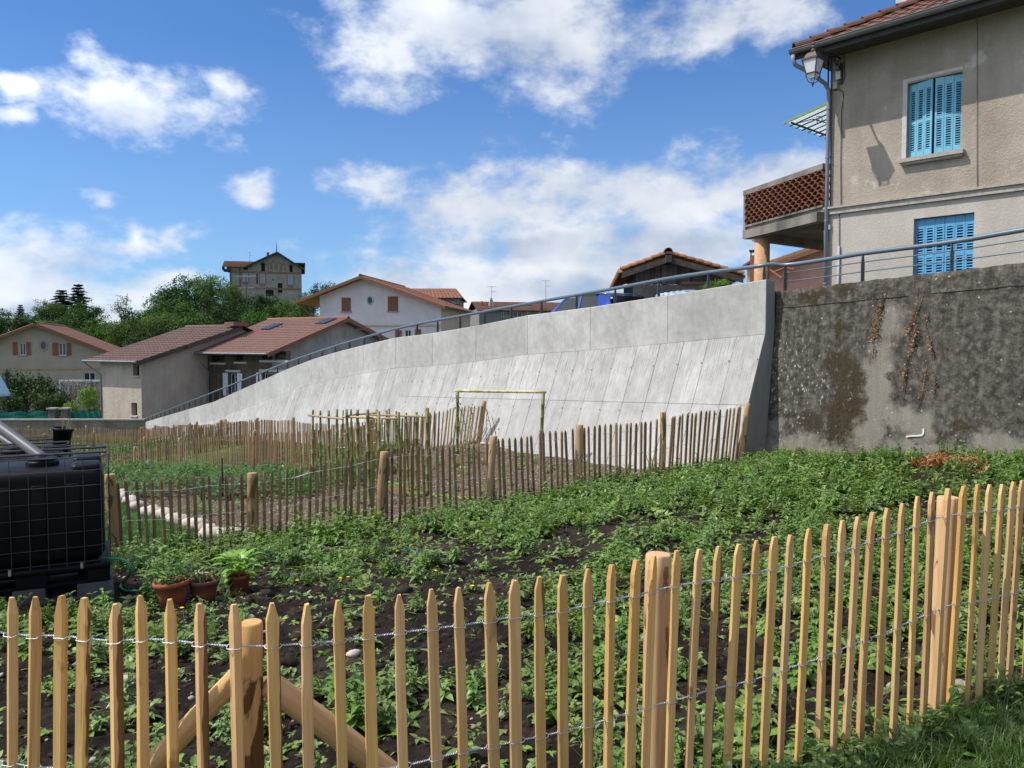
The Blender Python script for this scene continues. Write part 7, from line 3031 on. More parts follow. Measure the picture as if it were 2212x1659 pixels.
    n = 150
    X = r.uniform(-1.4, 3.6, n)
    Y = f2_y(X) + r.normal(-.2, .2, n)
    p, ro, sc = pts_on(X, Y, r, -.01, .6, 1.4)
    scatter('fence_foot_weeds', 'lower weeds along the right part of the middle fence', 'weeds', plant_nettle(13, .2, 5, .07, 2).mesh('fence_foot_weeds', M['weed2']), p, ro, sc)
    # grass outside, at the near fence on the right
    n = 5200
    X = r.uniform(.6, 4.2, n); Y = r.uniform(1.6, 4.6, n)
    m_ = (Y < fence_line_y(X) + .06) & (X / np.maximum(Y, .1) > .18)
    p, ro, sc = pts_on(X[m_], Y[m_], r, -.01, .35, .95)
    scatter('verge_grass', 'short rough grass outside the near fence at lower right', 'grass', plant_grass(15, 20, .15).mesh('verge_grass', M['grass']), p, ro, sc)
    n = 300
    X = r.uniform(1.0, 3.6, n); Y = fence_line_y(X) + r.normal(-.03, .13, n)
    p, ro, sc = pts_on(X, Y, r, -.01, .35, .9)
    scatter('fence_foot_leaves', 'broad weeds at the foot of the near fence on the right', 'weeds', plant_rosette(16, 9, .12, .55).mesh('fence_foot_leaves', M['weed2']), p, ro, sc)
    # pebbles, clods
    n = 2600
    X = r.uniform(-7, 8.5, n); Y = 2.3 + 12 * r.uniform(0, 1, n) ** 1.3
    so, ao = sside(X, Y)
    m_ = (Y > fence_line_y(X)) & (Y < f2_y(X)) & (so < 0)
    p, ro, _ = pts_on(X[m_], Y[m_], r, .004, 1, 1, .4)
    sc = .006 + .013 * r.uniform(0, 1, len(p)) ** 3 + .022 * (r.uniform(0, 1, len(p)) > .985)
    scatter('pebbles', 'pale pebbles scattered in the dark soil of the weed patch', 'pebbles', setmat(rock(3, 2, .22), 'pebble'), p, ro, sc)
    n = 16000
    X = r.uniform(-7, 7.5, n); Y = 2.3 + 12 * r.uniform(0, 1, n) ** 1.4
    so, ao = sside(X, Y)
    m_ = (Y > fence_line_y(X)) & (Y < f2_y(X)) & (so < 0)
    p, ro, _ = pts_on(X[m_], Y[m_], r, .0, 1, 1, .5)
    sc = .009 + .026 * r.uniform(0, 1, len(p)) ** 2.2 + .03 * (r.uniform(0, 1, len(p)) > .985)
    scatter('soil_clods', 'dark crumbled clods of compost on the weed patch', 'soil', setmat(rock(5, 2, .55), 'clod'), p, ro, sc)
    # stones strewn at the top of the bed under the wall end
    n = 420
    X = r.normal(3.9, 1.0, n); Y = f2_y(np.minimum(X, 4.02)) + r.normal(-.15, .22, n)
    so, ao = sside(X, Y)
    m_ = so < -.35
    p, ro, _ = pts_on(X[m_], Y[m_], r, .006, 1, 1, .4)
    sc = .015 + .045 * r.uniform(0, 1, len(p)) ** 2
    scatter('rubble_stones', 'pale stones lying along the fence foot near the ramp wall corner', 'stones', setmat(rock(8, 2, .3), 'pebble'), p, ro, sc)


def setmat(me, key):
    me.materials.append(M[key])
    return me


grow_bed()


def grow_garden():
    r = np.random.default_rng(5)
    crop = plant_crop(3).mesh('crop', M['crop'])

    def rows(poly, dirv, gap, step, s0, s1, jit=.08, name='crop_rows', label='', me=crop, cat='crop', dz=-.01):
        P_ = np.array(poly)
        c = P_.mean(0)
        R_ = np.hypot(*(P_ - c).T).max() + .5
        d = np.array(dirv) / np.hypot(*dirv)
        n_ = np.array([-d[1], d[0]])
        A, B = np.meshgrid(np.arange(-R_, R_, step), np.arange(-R_, R_, gap))
        X = c[0] + A.ravel() * d[0] + B.ravel() * n_[0] + r.normal(0, jit, A.size)
        Y = c[1] + A.ravel() * d[1] + B.ravel() * n_[1] + r.normal(0, jit, A.size)
        m_ = in_poly(X, Y, poly) & (r.uniform(0, 1, len(X)) > .08)
        p, ro, sc = pts_on(X[m_], Y[m_], r, dz, s0, s1)
        scatter(name, label, cat, me, p, ro, sc)
    rows([(-11.8, 20.8), (-5.8, 20.8), (-3.7, 15.4), (-8.2, 15.0)], (1, -.2), .45, .26, .8, 1.35, name='potato_rows', label='leafy green rows growing behind the middle fence at left')
    rows([(-8.0, 26.0), (-5.2, 23.0), (-2.6, 21.8), (-2.6, 23.0), (-5.6, 28.0)], (1, -.6), .38, .28, .9, 1.5, name='green_plot', label='dense green plot between the slanting fence and the ramp wall')
    rows([(-5.6, 20.4), (-3.3, 20.2), (-2.6, 17.6), (-4.4, 16.0)], (1, -.2), .35, .28, .7, 1.3, name='bean_plants', label='green plants around and behind the bean poles')
    rows([(-22, 33.5), (-11, 36.0), (-12.5, 40), (-23, 43)], (1, -.2), .7, .45, .9, 1.8, name='far_crops', label='green plots beyond the lower fences at left')
    rows([(-14.5, 24.0), (-10.5, 21.5), (-9.6, 24.8), (-13.2, 26.8)], (1, -.4), .55, .33, .8, 1.3, name='far_left_crops', label='green crop rows left of the slanting fence')
    # light weeds over the garden soil
    n = 3000
    X = r.uniform(-14, 4, n); Y = r.uniform(10, 34, n)
    s, a = sside(X, Y)
    m_ = (Y > f2_y(X) + .15) & (s < -1.0) & ~lawn_mask(X, Y) & (nz(X, Y, .5, 3.3, 2) + r.normal(0, .25, n) > .25)
    p, ro, sc = pts_on(X[m_], Y[m_], r, -.01, .7, 1.6)
    scatter('garden_weeds', 'thin weeds dotted over the bare garden plots', 'weeds', plant_herb(8, 30, .1, .1, .04).mesh('garden_weeds', M['weed']), p, ro, sc)
    # gravelly soil
    n = 9000
    X = r.uniform(-9, 4, n); Y = r.uniform(10, 21, n)
    s, a = sside(X, Y)
    m_ = (Y > f2_y(X) + .1) & (s < -.75) & ~lawn_mask(X, Y)
    p, ro, _ = pts_on(X[m_], Y[m_], r, .003, 1, 1, .4)
    sc = .012 + .022 * r.uniform(0, 1, len(p)) ** 2.5
    scatter('garden_gravel', 'small stones in the brown soil between the middle fence and the wall', 'gravel', setmat(rock(11, 1, .25), 'gravel'), p, ro, sc)
    # lawn
    n = 16000
    X = r.uniform(-10, -4, n); Y = r.uniform(9, 16, n)
    m_ = lawn_mask(X, Y) & (Y > f2_y(X) + .35)
    p, ro, sc = pts_on(X[m_], Y[m_], r, -.005, .6, 1.1)
    scatter('lawn_grass', 'small mown lawn behind the middle fence at left', 'lawn', plant_grass(21, 14, .085).mesh('lawn_grass', M['lawn']), p, ro, sc)


grow_garden()


# ------------------------------------------------------------------ trees and shrubs
def crown(seed, n_clump, per, leaf_l, squash=(1, 1, 1), lobes=9, flat=.0):
    """leaf clumps spread through an uneven crown of radius about 1 centred on z=0"""
    r = random.Random(seed)
    if n_clump > 100 and leaf_l < .09:
        n_clump, per, leaf_l = int(n_clump * 1.35), int(per * 1.5), leaf_l * .86
    mb = MB()
    centers = []
    lob = [(Vector((r.gauss(0, 1), r.gauss(0, 1), r.gauss(.15, .8))).normalized() * r.uniform(.35, .72), r.uniform(.28, .48)) for _ in range(lobes)]
    lob.append((Vector((0, 0, 0)), .55))
    for i in range(n_clump):
        c, rad = r.choice(lob)
        d = Vector((r.gauss(0, 1), r.gauss(0, 1), r.gauss(.15, 1))).normalized()
        p = c + d * rad * r.uniform(.72, 1.05)
        p = Vector((p.x * squash[0], p.y * squash[1], p.z * squash[2]))
        centers.append((p, d))
    vs, fs = [], []
    for p, d in centers:
        cr = r.uniform(.06, .13)
        for k in range(per):
            q = p + Vector((r.gauss(0, 1), r.gauss(0, 1), r.gauss(0, .7))) * cr
            nn = (d * .6 + Vector((r.gauss(0, .6), r.gauss(0, .6), r.gauss(.5, .6)))).normalized()
            a = nn.cross(Vector((r.gauss(0, 1), r.gauss(0, 1), r.gauss(0, 1)))).normalized()
            b = nn.cross(a)
            L = leaf_l * r.uniform(.6, 1.3)
            o = len(vs)
            vs += [q - a * L * .5, q + b * L * .28 + nn * L * .06, q + a * L * .5, q - b * L * .28 + nn * L * .06]
            fs.append((o, o + 1, o + 2, o + 3))
    mb.add(vs, fs)
    return mb


def spruce_crown(seed, tiers=22, leaf_l=.07):
    r = random.Random(seed)
    mb = MB()
    vs, fs = [], []
    for i in range(tiers):
        z = i / tiers
        rad = .30 * (1 - z) ** .85 + .012
        m = int(9 * (1 - z) + 5)
        for j in range(m):
            a = 6.283 * j / m + r.uniform(-.25, .25)
            rr = rad * r.uniform(.55, 1.2)
            d = Vector((math.cos(a), math.sin(a), 0))
            for k in range(7):
                t = (k + 1) / 7
                p = d * (rr * t) + ZUP * (z - .10 * t * t * rr / .3 + r.uniform(-.008, .008))
                s = Vector((-d.y, d.x, 0))
                w = leaf_l * (1.15 - .6 * t) * r.uniform(.8, 1.2)
                o = len(vs)
                vs += [p - s * w * .6, p + d * w * .5 - ZUP * w * .25, p + s * w * .6, p - d * w * .4 - ZUP * w * .45]
                fs.append((o, o + 1, o + 2, o + 3))
    mb.add(vs, fs)
    return mb


LM = {
    'mid': leaf_mat('mid_green_foliage', [(0.020, 0.050, 0.010), (0.045, 0.098, 0.018), (0.075, 0.145, 0.030)], 2.2, .16, .2, rough=.65, spec=.15),
    'dark': leaf_mat('dark_green_foliage', [(0.012, 0.034, 0.008), (0.028, 0.066, 0.015), (0.052, 0.105, 0.025)], 2.2, .12, .2, rough=.65, spec=.15),
    'light': leaf_mat('light_green_foliage', [(0.036, 0.075, 0.014), (0.068, 0.13, 0.025), (0.11, 0.185, 0.042)], 2.2, .18, .2, rough=.65, spec=.15),
    'blue': leaf_mat('spruce_needles', [(0.010, 0.026, 0.014), (0.022, 0.050, 0.026)], 3.0, .1, .15),
    'purple': leaf_mat('purple_foliage', [(0.028, 0.022, 0.026), (0.055, 0.040, 0.045), (0.06, 0.06, 0.04)], 6, .2, .2),
    'bright': leaf_mat('yellow_green_foliage', [(0.055, 0.12, 0.016), (0.10, 0.195, 0.028), (0.15, 0.26, 0.05)], 5, .35, .2),
    'shrub': leaf_mat('shrub_foliage', [(0.016, 0.040, 0.010), (0.040, 0.085, 0.018), (0.072, 0.13, 0.032)], 5, .2, .2, rough=.6, spec=.2),
}
CROWN = {}
for k, (mt, args) in {
    'mid1': ('mid', (1, 150, 26, .085)), 'mid2': ('mid', (2, 150, 26, .085, (1, 1, 1.1), 11)),
    'dark1': ('dark', (3, 170, 26, .085)), 'dark2': ('dark', (4, 160, 26, .085, (1.1, 1.1, .9), 12)),
    'light1': ('light', (5, 140, 26, .085, (1, 1, 1), 11)), 'light2': ('light', (6, 140, 24, .085, (1.1, 1, .95), 9)),
    'airy': ('mid', (7, 64, 20, .085, (1, 1, 1.05), 8)),
    'shrub1': ('shrub', (8, 130, 24, .10)), 'shrub2': ('bright', (9, 120, 22, .11)), 'purple1': ('purple', (10, 90, 16, .07)),
}.items():
    CROWN[k] = crown(*args).mesh('crown', LM[mt])
SPR = [spruce_crown(1).mesh('crown', LM['blue']), spruce_crown(2).mesh('crown', LM['blue'])]
_tm = MB().tube([(0, 0, 0), (.05, .02, .5), (0, .03, 1.0)], [.16, .11, .06], 8)
for a_ in range(4):
    _d = Vector((math.cos(a_ * 1.7), math.sin(a_ * 1.7), 0))
    _tm.tube([Vector((.03, .02, .45 + .1 * a_)), _d * .35 + ZUP * (.75 + .08 * a_), _d * .7 + ZUP * (1.0 + .08 * a_)], [.07, .04, .015], 5)
TRUNK = _tm.mesh('trunk', M['bark'])


def tree(name, label, kind, x, ytop, Y, rad_px, group=None, cat='tree', hr=1.0, below=2.2, base=None, sd=0):
    """tree whose crown top meets (x, ytop) at distance Y and is rad_px wide each way"""
    top = at(x, ytop, Y)
    rad = rad_px / FPX * Y
    rz = rad * hr
    rad *= 1.12
    rz *= 1.12
    cz = top.z - rz * .80
    g = gz(top.x, top.y) if base is None else base
    g = min(g, cz - rz * .6)
    t = thing(name, label, cat, (top.x, top.y, g), group, (sd * 1.3 + x * .37) % 6.28)
    loc = Vector((0, 0, cz - g))
    o = bpy.data.objects.new('crown', CROWN[kind])
    COL.objects.link(o)
    o.parent = t
    o.location = loc
    o.scale = (rad, rad, rz)
    k = bpy.data.objects.new('trunk', TRUNK)
    COL.objects.link(k)
    k.parent = t
    h = cz - g
    k.scale = (max(.5, rad * .55), max(.5, rad * .55), h * .95)
    return t


def spruce(label, x, ytop, Y, h, i, wide=1.0):
    top = at(x, ytop, Y)
    g = top.z - h
    t = thing('spruce_tree', label, 'tree', (top.x, top.y, g), 'dark spruces on the hill', x)
    o = bpy.data.objects.new('crown', SPR[i])
    COL.objects.link(o)
    o.parent = t
    o.location = (0, 0, h * .06)
    o.scale = (h * wide, h * wide, h * .94)
    k = bpy.data.objects.new('trunk', TRUNK)
    COL.objects.link(k)
    k.parent = t
    k.location = (0, 0, -6)
    k.scale = (h * .10, h * .10, h * .3 + 6)


spruce('tiny dark spruce top at the far left of the hill', 44, 655, 190, 10, 0, 1.3)
spruce('left, shorter spruce of the dark pair on the hill', 133, 622, 165, 12, 1, 2.0)
spruce('right, taller spruce of the dark pair on the hill', 169, 609, 168, 14, 0, 1.75)
GT = 'broadleaf trees on the wooded hill'
TREES = [
    ('mid1', 8, 676, 150, 42, 'round green tree at the far left of the hill'),
    ('dark1', 58, 668, 140, 40, 'dark tree under the tiny spruce top'),
    ('light1', 106, 648, 150, 34, 'light green tree just left of the spruce pair'),
    ('dark2', 150, 668, 125, 46, 'dark broad tree in front of the spruce pair'),
    ('mid2', 186, 642, 130, 38, 'rounded tree at the right foot of the spruce pair'),
    ('light2', 215, 690, 110, 46, 'low light green tree right of the spruce pair, behind the gable house ridge'),
    ('light1', 268, 690, 105, 44, 'low light green tree behind the end of the gable house roof'),
    ('airy', 266, 634, 120, 30, 'airy thin-leaved tree left of the big green trees'),
    ('mid2', 330, 640, 122, 46, 'tall full tree behind the worn brown roof'),
    ('mid1', 388, 608, 132, 60, 'large bright tree crown left of the hilltop house'),
    ('light1', 446, 590, 140, 44, 'highest broadleaf crown, close left of the hilltop house'),
    ('dark1', 316, 690, 104, 52, 'dark low tree over the left end of the worn brown roof'),
    ('mid1', 400, 665, 108, 54, 'green tree over the middle of the worn brown roof'),
    ('dark2', 470, 640, 125, 52, 'dark tree below the left corner of the hilltop house'),
    ('light2', 508, 612, 150, 34, 'tree reaching up the left corner of the hilltop house'),
    ('dark1', 560, 626, 140, 44, 'dark dense tree in front of the hilltop house'),
    ('mid2', 612, 637, 130, 44, 'green tree below the right half of the hilltop house'),
    ('light2', 568, 672, 106, 48, 'lighter tree over the rose tiled roof'),
    ('mid1', 645, 668, 104, 46, 'tree beside the left eave of the white house'),
    ('dark2', 515, 676, 108, 50, 'dark tree behind the roof aerial mast'),
    ('dark2', 705, 607, 135, 34, 'dark spiky tree peeping over the white house roof'),
    ('airy', 676, 622, 130, 22, 'thin airy tree left of the dark tree above the white house roof'),
    ('dark1', 240, 700, 125, 46, 'dark tree filling the gap under the airy tree'),
    ('mid2', 20, 712, 118, 54, 'green tree right behind the gable house roof at far left'),
    ('light1', 345, 672, 112, 44, 'light tree in the middle of the slope, left of the big crowns'),
    ('mid1', 655, 640, 140, 36, 'tree at the right corner of the hilltop house'),
    ('dark2', 540, 640, 165, 36, 'dark tree close in front of the hilltop house, left of its door'),
    ('dark1', 590, 644, 160, 34, 'small dark tree close under the hilltop house door'),
    ('light1', 628, 646, 155, 34, 'light tree close under the right window of the hilltop house'),
    ('mid2', 480, 628, 160, 34, 'tree against the left end wall of the hilltop house'),
    ('dark1', 420, 632, 150, 46, 'dark tree between the two brightest crowns'),
    ('mid2', 360, 632, 150, 40, 'tree behind and left of the large bright crown'),
    ('dark2', 296, 668, 140, 40, 'dark tree behind the airy tree'),
    ('light2', 80, 690, 115, 44, 'light green tree over the ridge of the gable house'),
    ('mid1', 130, 694, 112, 44, 'green tree over the middle of the gable house roof'),
    ('mid1', 300, 706, 100, 40, 'green tree just above the eave of the worn brown roof'),
]
for i, (k, x, y, Y, rp, lab) in enumerate(TREES):
    tree('broadleaf_tree', lab, k, x, y, Y, rp, GT, sd=i, hr=1.05)
# undergrowth filling the slope between the trunks
_r = np.random.default_rng(8)
_X = _r.uniform(-150, -14, 620)
_Y = _r.uniform(100, 152, 620)
_keep = (np.abs(_X / _Y + .30) < .36)
_p, _ro, _sc = pts_on(_X[_keep], _Y[_keep], _r, 0.4, 1.4, 2.4, .1)
scatter('undergrowth', 'mass of green undergrowth between the trees on the hill slope', 'undergrowth', CROWN['dark2'], _p, _ro, _sc)
# shrubs in the garden of the gable house
for args in (('garden_shrub', 'large dark laurel bush at the left edge above the green netting', 'shrub1', 52, 790, 70, 56),
             ('garden_shrub', 'dark bush right of the large laurel, above the stone gate pillars', 'shrub1', 112, 838, 68, 36),
             ('garden_shrub', 'dark low bush at the left edge below the parasol', 'shrub1', 14, 838, 67, 34),
             ('garden_shrub', 'sparse purple-leaved bush in front of the small lower window', 'purple1', 150, 812, 72, 34),
             ('garden_shrub', 'thin purple twigs beside the wall corner of the low house', 'purple1', 190, 812, 73, 26),
             ('garden_shrub', 'bright yellow-green bush beside the low house wall', 'shrub2', 192, 828, 66, 31),
             ('garden_shrub', 'small bright bush spilling over the right netting', 'shrub2', 150, 866, 65, 24)):
    nm, lab, k, x, y, Y, rp = args
    tree(nm, lab, k, x, y, Y, rp, 'shrubs above the grey boundary wall', 'shrub', 1.3, base=-6.3)
tree('wall_shrub', 'green leafy shrub above the parapet in front of the wooden shed', 'shrub2', 1552, 601, 21.5, 30, None, 'shrub', .75, base=.1)


def mk_bush(label, x, y, rad_px, hgt_px, seed, me, name='weed_bush', cat='weed', grp='leafy weeds at the foot of the old wall'):
    p = ground_hit(x, y)
    t = thing(name, label, cat, (p.x, p.y, gz(p.x, p.y)), grp)
    r = random.Random(seed)
    k = p.y / FPX
    n = 11 if rad_px > 20 else 5
    mb = MB()
    for i in range(n):
        dx, dy = r.uniform(-.6, .6) * rad_px * k, r.uniform(-.6, .6) * rad_px * k
        h = hgt_px * k * r.uniform(.65, 1.2)
        src = plant_nettle(seed * 10 + i, h, 7, .07 * max(.8, h / .4), 3)
        mb.add([Vector((p.x + dx, p.y + dy, gz(p.x + dx, p.y + dy) - .01)) + Vector(v) for v in src.v], src.f)
    mb.build('foliage', me, t, fix=False)
    return t


mk_bush('tallest leafy weed clump at the foot of the old wall', 1925, 1010, 34, 62, 1, M['weed2'])
mk_bush('leafy weed clump left of the tallest one under the old wall', 1880, 1008, 30, 40, 2, M['weed2'])
mk_bush('upright weed standing apart against the old wall above the dead leaves', 2040, 998, 12, 56, 3, M['weed2'])
mk_bush('lone weed sprig at the old wall foot near the white wall corner', 1800, 1000, 10, 36, 4, M['weed'])
mk_bush('big-leaved seedling among the weeds behind the near fence', 1400, 1345, 8, 50, 5, M['weed'], grp=None)


def build_iris(label, x, y, h_px, mats):
    p = ground_hit(x, y)
    k = p.y / FPX
    t = thing('sword_leaved_plant', label, 'plant', (p.x, p.y, gz(p.x, p.y)))
    r = random.Random(int(x))
    for nm, mt in mats:
        mb = MB()
        for i in range(7):
            a = r.uniform(0, 6.28)
            blade(mb, Vector((p.x + r.uniform(-.05, .05), p.y + r.uniform(-.05, .05), gz(p.x, p.y) - .01)), Vector((math.cos(a), math.sin(a), 0)), h_px * k * r.uniform(.6, 1.05), .022, r.uniform(.05, .4))
        mb.build(nm, mt, t, fix=False)


build_iris('yellowing sword-leaved plant at the foot of the white wall', 1408, 1022, 70, (('dry_leaves', leaf_mat('yellowed_blade', [(0.35, 0.22, 0.07), (0.48, 0.33, 0.13)], 8, .3)), ('green_leaves', M['weed'])))
build_iris('dark grassy plant at the old wall foot on the right', 2155, 995, 38, (('green_leaves', M['weed2']),))


# dead creeper strands on the old wall, and the fallen leaves under them
def build_creeper(label, strands, seed):
    r = random.Random(seed)
    q0, z0 = hit(strands[0][0][0], strands[0][0][1], PO, DO)
    t = thing('dead_creeper', label, 'creeper', old_pt(q0, z0), 'dead creeper strands on the old wall')
    stems, leaves = MB(), MB()
    for st in strands:
        pts = [old_pt(*hit(x, y, PO, DO), out=.035) for x, y, _ in st]
        stems.tube(pts, .005, 4, False)
        for (x0, y0, d0), (x1, y1, d1) in zip(st[:-1], st[1:]):
            n = int(abs(y1 - y0) * d0 * .7)
            for i in range(n):
                u = r.random()
                x, y = x0 + (x1 - x0) * u + r.gauss(0, 3.2 if d0 > .8 else 1.8), y0 + (y1 - y0) * u
                p = old_pt(*hit(x, y, PO, DO), out=r.uniform(.03, .07))
                nn = v3(Vector((DO.y, -DO.x)), 0) + Vector((r.gauss(0, .5), r.gauss(0, .5), r.gauss(0, .5)))
                L = r.uniform(.020, .038)
                leaf(leaves, p, Vector((r.gauss(0, .6), r.gauss(0, .6), r.gauss(-.6, .5))), nn, L, L * .95, r.uniform(.2, .8), .5)
    stems.build('stems', M['twig'], t, fix=False)
    leaves.build('dead_leaves', M['dry_leaf_pale'], t, fix=False)


build_creeper('thick orange-brown dead creeper strand, left one on the old wall',
              [[(1918, 618, .0), (1914, 636, .5), (1908, 650, 2.0), (1905, 680, 2.4), (1899, 720, 2.0), (1894, 738, .2), (1899, 750, 1.2), (1899, 768, 0)],
               [(1908, 650, 0), (1890, 690, 0), (1873, 716, 0)], [(1908, 620, 0), (1904, 645, .0)], [(1905, 655, 0), (1884, 674, 0)]], 1)
build_creeper('longest dead creeper strand, middle one on the old wall',
              [[(1998, 625, .0), (1995, 640, .4), (1984, 672, 1.4), (1980, 684, .6), (1987, 706, 1.8), (1984, 730, 2.0), (1979, 754, 1.2), (1971, 770, .2), (1969, 785, .8),
                (1967, 805, .9), (1968, 828, .2), (1964, 862, 0)], [(1984, 680, .5), (1974, 700, 1.6), (1968, 722, 0)]], 2)
build_creeper('sparse dotted dead creeper strand, right one on the old wall',
              [[(2010, 668, .3), (2004, 696, .2), (2016, 730, .6), (2024, 758, .5), (2023, 770, 0)],
               [(2012, 775, .5), (2009, 800, .7), (2005, 840, .25), (2002, 862, .0), (1994, 876, 0)], [(2030, 805, .5), (2032, 830, .6), (2029, 850, 0)]], 3)


def build_leaf_litter():
    r = np.random.default_rng(4)
    c = ground_hit(2032, 1010)
    n = 1000
    d = np.array([DO.x, DO.y])
    a = r.normal(0, .36, n)
    b = r.normal(-.05, .13, n)
    X = c.x + a * d[0] + b * d[1]
    Y = c.y + a * d[1] - b * d[0]
    p, ro, sc = pts_on(X, Y, r, .02, .6, 1.3, .7)
    p[:, 2] += .13 * np.exp(-(a / .35) ** 2) * r.uniform(0, 1, n)
    mb = MB()
    leaf(mb, Vector((0, 0, 0)), Vector((1, 0, .2)), ZUP, .075, .05, .6, .6)
    leaf(mb, Vector((.01, .02, .01)), Vector((-.5, .8, .3)), ZUP, .06, .045, .8, .7)
    scatter('fallen_leaves', 'heap of orange dead leaves fallen at the foot of the old wall', 'leaves', mb.mesh('fallen_leaves', M['dry_leaf']), p, ro, sc)


build_leaf_litter()
# ------------------------------------------------------------------ water tanks at the left
def rounded_box(mb_name, c, s, rad, mat, parent, seg=3, ax=None):
    o = MB().box(c, s, ax).build(mb_name, mat, parent)
    b = o.modifiers.new('round', 'BEVEL')
    b.width = rad
    b.segments = seg
    b.limit_method = 'NONE'
    smooth_obj(o)
    return o


def build_tank(label, right, front_y, ztop_, zpal, zgr, w, d, rz, blocks=True):
    """caged black bulk container on a plastic pallet; right = x of its right front corner"""
    ax = (Vector((math.cos(rz), math.sin(rz), 0)), Vector((-math.sin(rz), math.cos(rz), 0)), ZUP)
    c0 = Vector((right, front_y, 0))

    def P(x, y, z):      # x leftwards from the right front corner, y into depth
        return c0 - ax[0] * x + ax[1] * y + ZUP * z
    t = thing('water_tank', label, 'water tank', P(w / 2, d / 2, zgr))
    hb = ztop_ - zpal
    ins = .035
    rounded_box('bottle', P(w / 2, d / 2, zpal + (hb - .10) / 2 + .01), (w - 2 * ins, d - 2 * ins, hb - .12), .09, M['black_plastic'], t, 4, ax)
    # moulded ribs and the raised shoulders on top
    for x in (.27, .53, .79, 1.05):
        if x < w - .1:
            rounded_box('bottle_rib', P(x, ins - .003, zpal + hb * .45), (.11, .03, hb * .62), .012, M['black_plastic'], t, 2, ax)
    for x in (.17, w - .17):
        for y in (.22, d - .22):
            rounded_box('shoulder', P(x, y, ztop_ - .115), (.24, .30, .09), .04, M['black_plastic'], t, 3, ax)
    cc = P(w * .43, d * .42, ztop_ - .10)
    mb = MB().lathe([(.13, -.02), (.13, .035), (.115, .045), (.115, .07), (.09, .075)], cc, 24)
    smooth = mb.build('screw_lid', M['black_plastic'], t)
    # cage
    mb = MB()
    r = .0028
    zs = np.linspace(zpal + .03, ztop_ - .115, 7).tolist() + [ztop_]
    cr = .10
    for z in zs:
        loop = [P(cr, 0, z), P(w - cr, 0, z), P(w - cr * .3, cr * .3, z), P(w, cr, z), P(w, d - cr, z), P(w - cr * .3, d - cr * .3, z), P(w - cr, d, z), P(cr, d, z),
                P(cr * .3, d - cr * .3, z), P(0, d - cr, z), P(0, cr, z), P(cr * .3, cr * .3, z), P(cr, 0, z)]
        mb.tube(loop, r if z < ztop_ else .006, 5)
    nx = 9
    for i in range(nx):
        x = .06 + (w - .12) * i / (nx - 1)
        for y in (-.006, d + .006):
            mb.tube([P(x, y, zpal), P(x, y, ztop_)], r, 5)
    for i in range(8):
        y = .08 + (d - .16) * i / 7
        for x in (-.006, w + .006):
            mb.tube([P(x, y, zpal), P(x, y, ztop_)], r, 5)
    mb.build('cage', M['cage'], t)
    for y in (d * .30, d * .70):
        MB().tube([P(0, y, ztop_ + .004), P(w, y, ztop_ + .004)], .012, 6).build('cage_strap', M['cage'], t)
    # pallet
    zp0 = zpal - .14
    rounded_box('pallet_deck', P(w / 2, d / 2, zpal - .025), (w, d, .05), .008, M['black_plastic'], t, 1, ax)
    for x in (.09, w / 2, w - .09):
        for y in (.08, d / 2, d - .08):
            MB().box(P(x, y, zp0 + .045), (.17 if x != w / 2 else .22, .14, .088), ax).build('pallet_foot', M['black_plastic'], t)
    for y in (.08, d / 2, d - .08):
        MB().box(P(w / 2, y, zp0 - .012), (w, .12, .022), ax).build('pallet_runner', M['black_plastic'], t)
    for x in (.22, .75):
        MB().box(P(x, -.008, zpal + .0), (.02, .012, .05), ax).build('cage_clip', M['wire'], t)
    return P, zp0 - .024


TR = R(27)
PT1, ZB1 = build_tank('black caged water tank on a plastic pallet, nearest at the left edge', -3.51, 7.0, -.945, -1.88, -2.2, 1.2, 0.95, TR)
PT2, ZB2 = build_tank('second black caged water tank behind the nearest one', -4.74, 8.6, -1.045, -1.98, -2.3, 1.2, 0.95, TR)
for i, (PT, ZB, x, lab) in enumerate(((PT1, ZB1, .14, 'grey concrete block under the right end of the nearest tank'), (PT1, ZB1, .62, 'grey concrete block under the middle of the nearest tank'),
                                      (PT1, ZB1, 1.08, 'grey concrete block under the left end of the nearest tank'), (PT2, ZB2, .2, 'grey concrete block under the second tank'),
                                      (PT2, ZB2, .95, 'grey concrete block under the far end of the second tank'))):
    c = PT(x, .5, ZB - .2)
    t = thing('concrete_block', lab, 'block', (c.x, c.y, c.z - .2), 'blocks under the water tanks')
    rz = TR
    ax = (Vector((math.cos(rz), math.sin(rz), 0)), Vector((-math.sin(rz), math.cos(rz), 0)), ZUP)
    for k in range(2):
        rounded_box('block_half', PT(x, .25 + .5 * k, ZB - .202), (.24, .47, .398), .008, M['block'], t, 1, ax)
    # footing slab visible between the blocks
c = PT1(.6, .5, 0)
sl = MB().box((c.x, c.y, gz(c.x, c.y) + .03), (1.25, 1.0, .10), (Vector((math.cos(TR), math.sin(TR), 0)), Vector((-math.sin(TR), math.cos(TR), 0)), ZUP))
tag(sl.build('concrete_slab', simple('slab_grey', [(.055, .055, .058), (.09, .09, .095)], 6, bump=.2), None, (c.x, c.y, gz(c.x, c.y))),
    'flat grey concrete slab under the nearest tank', 'slab')
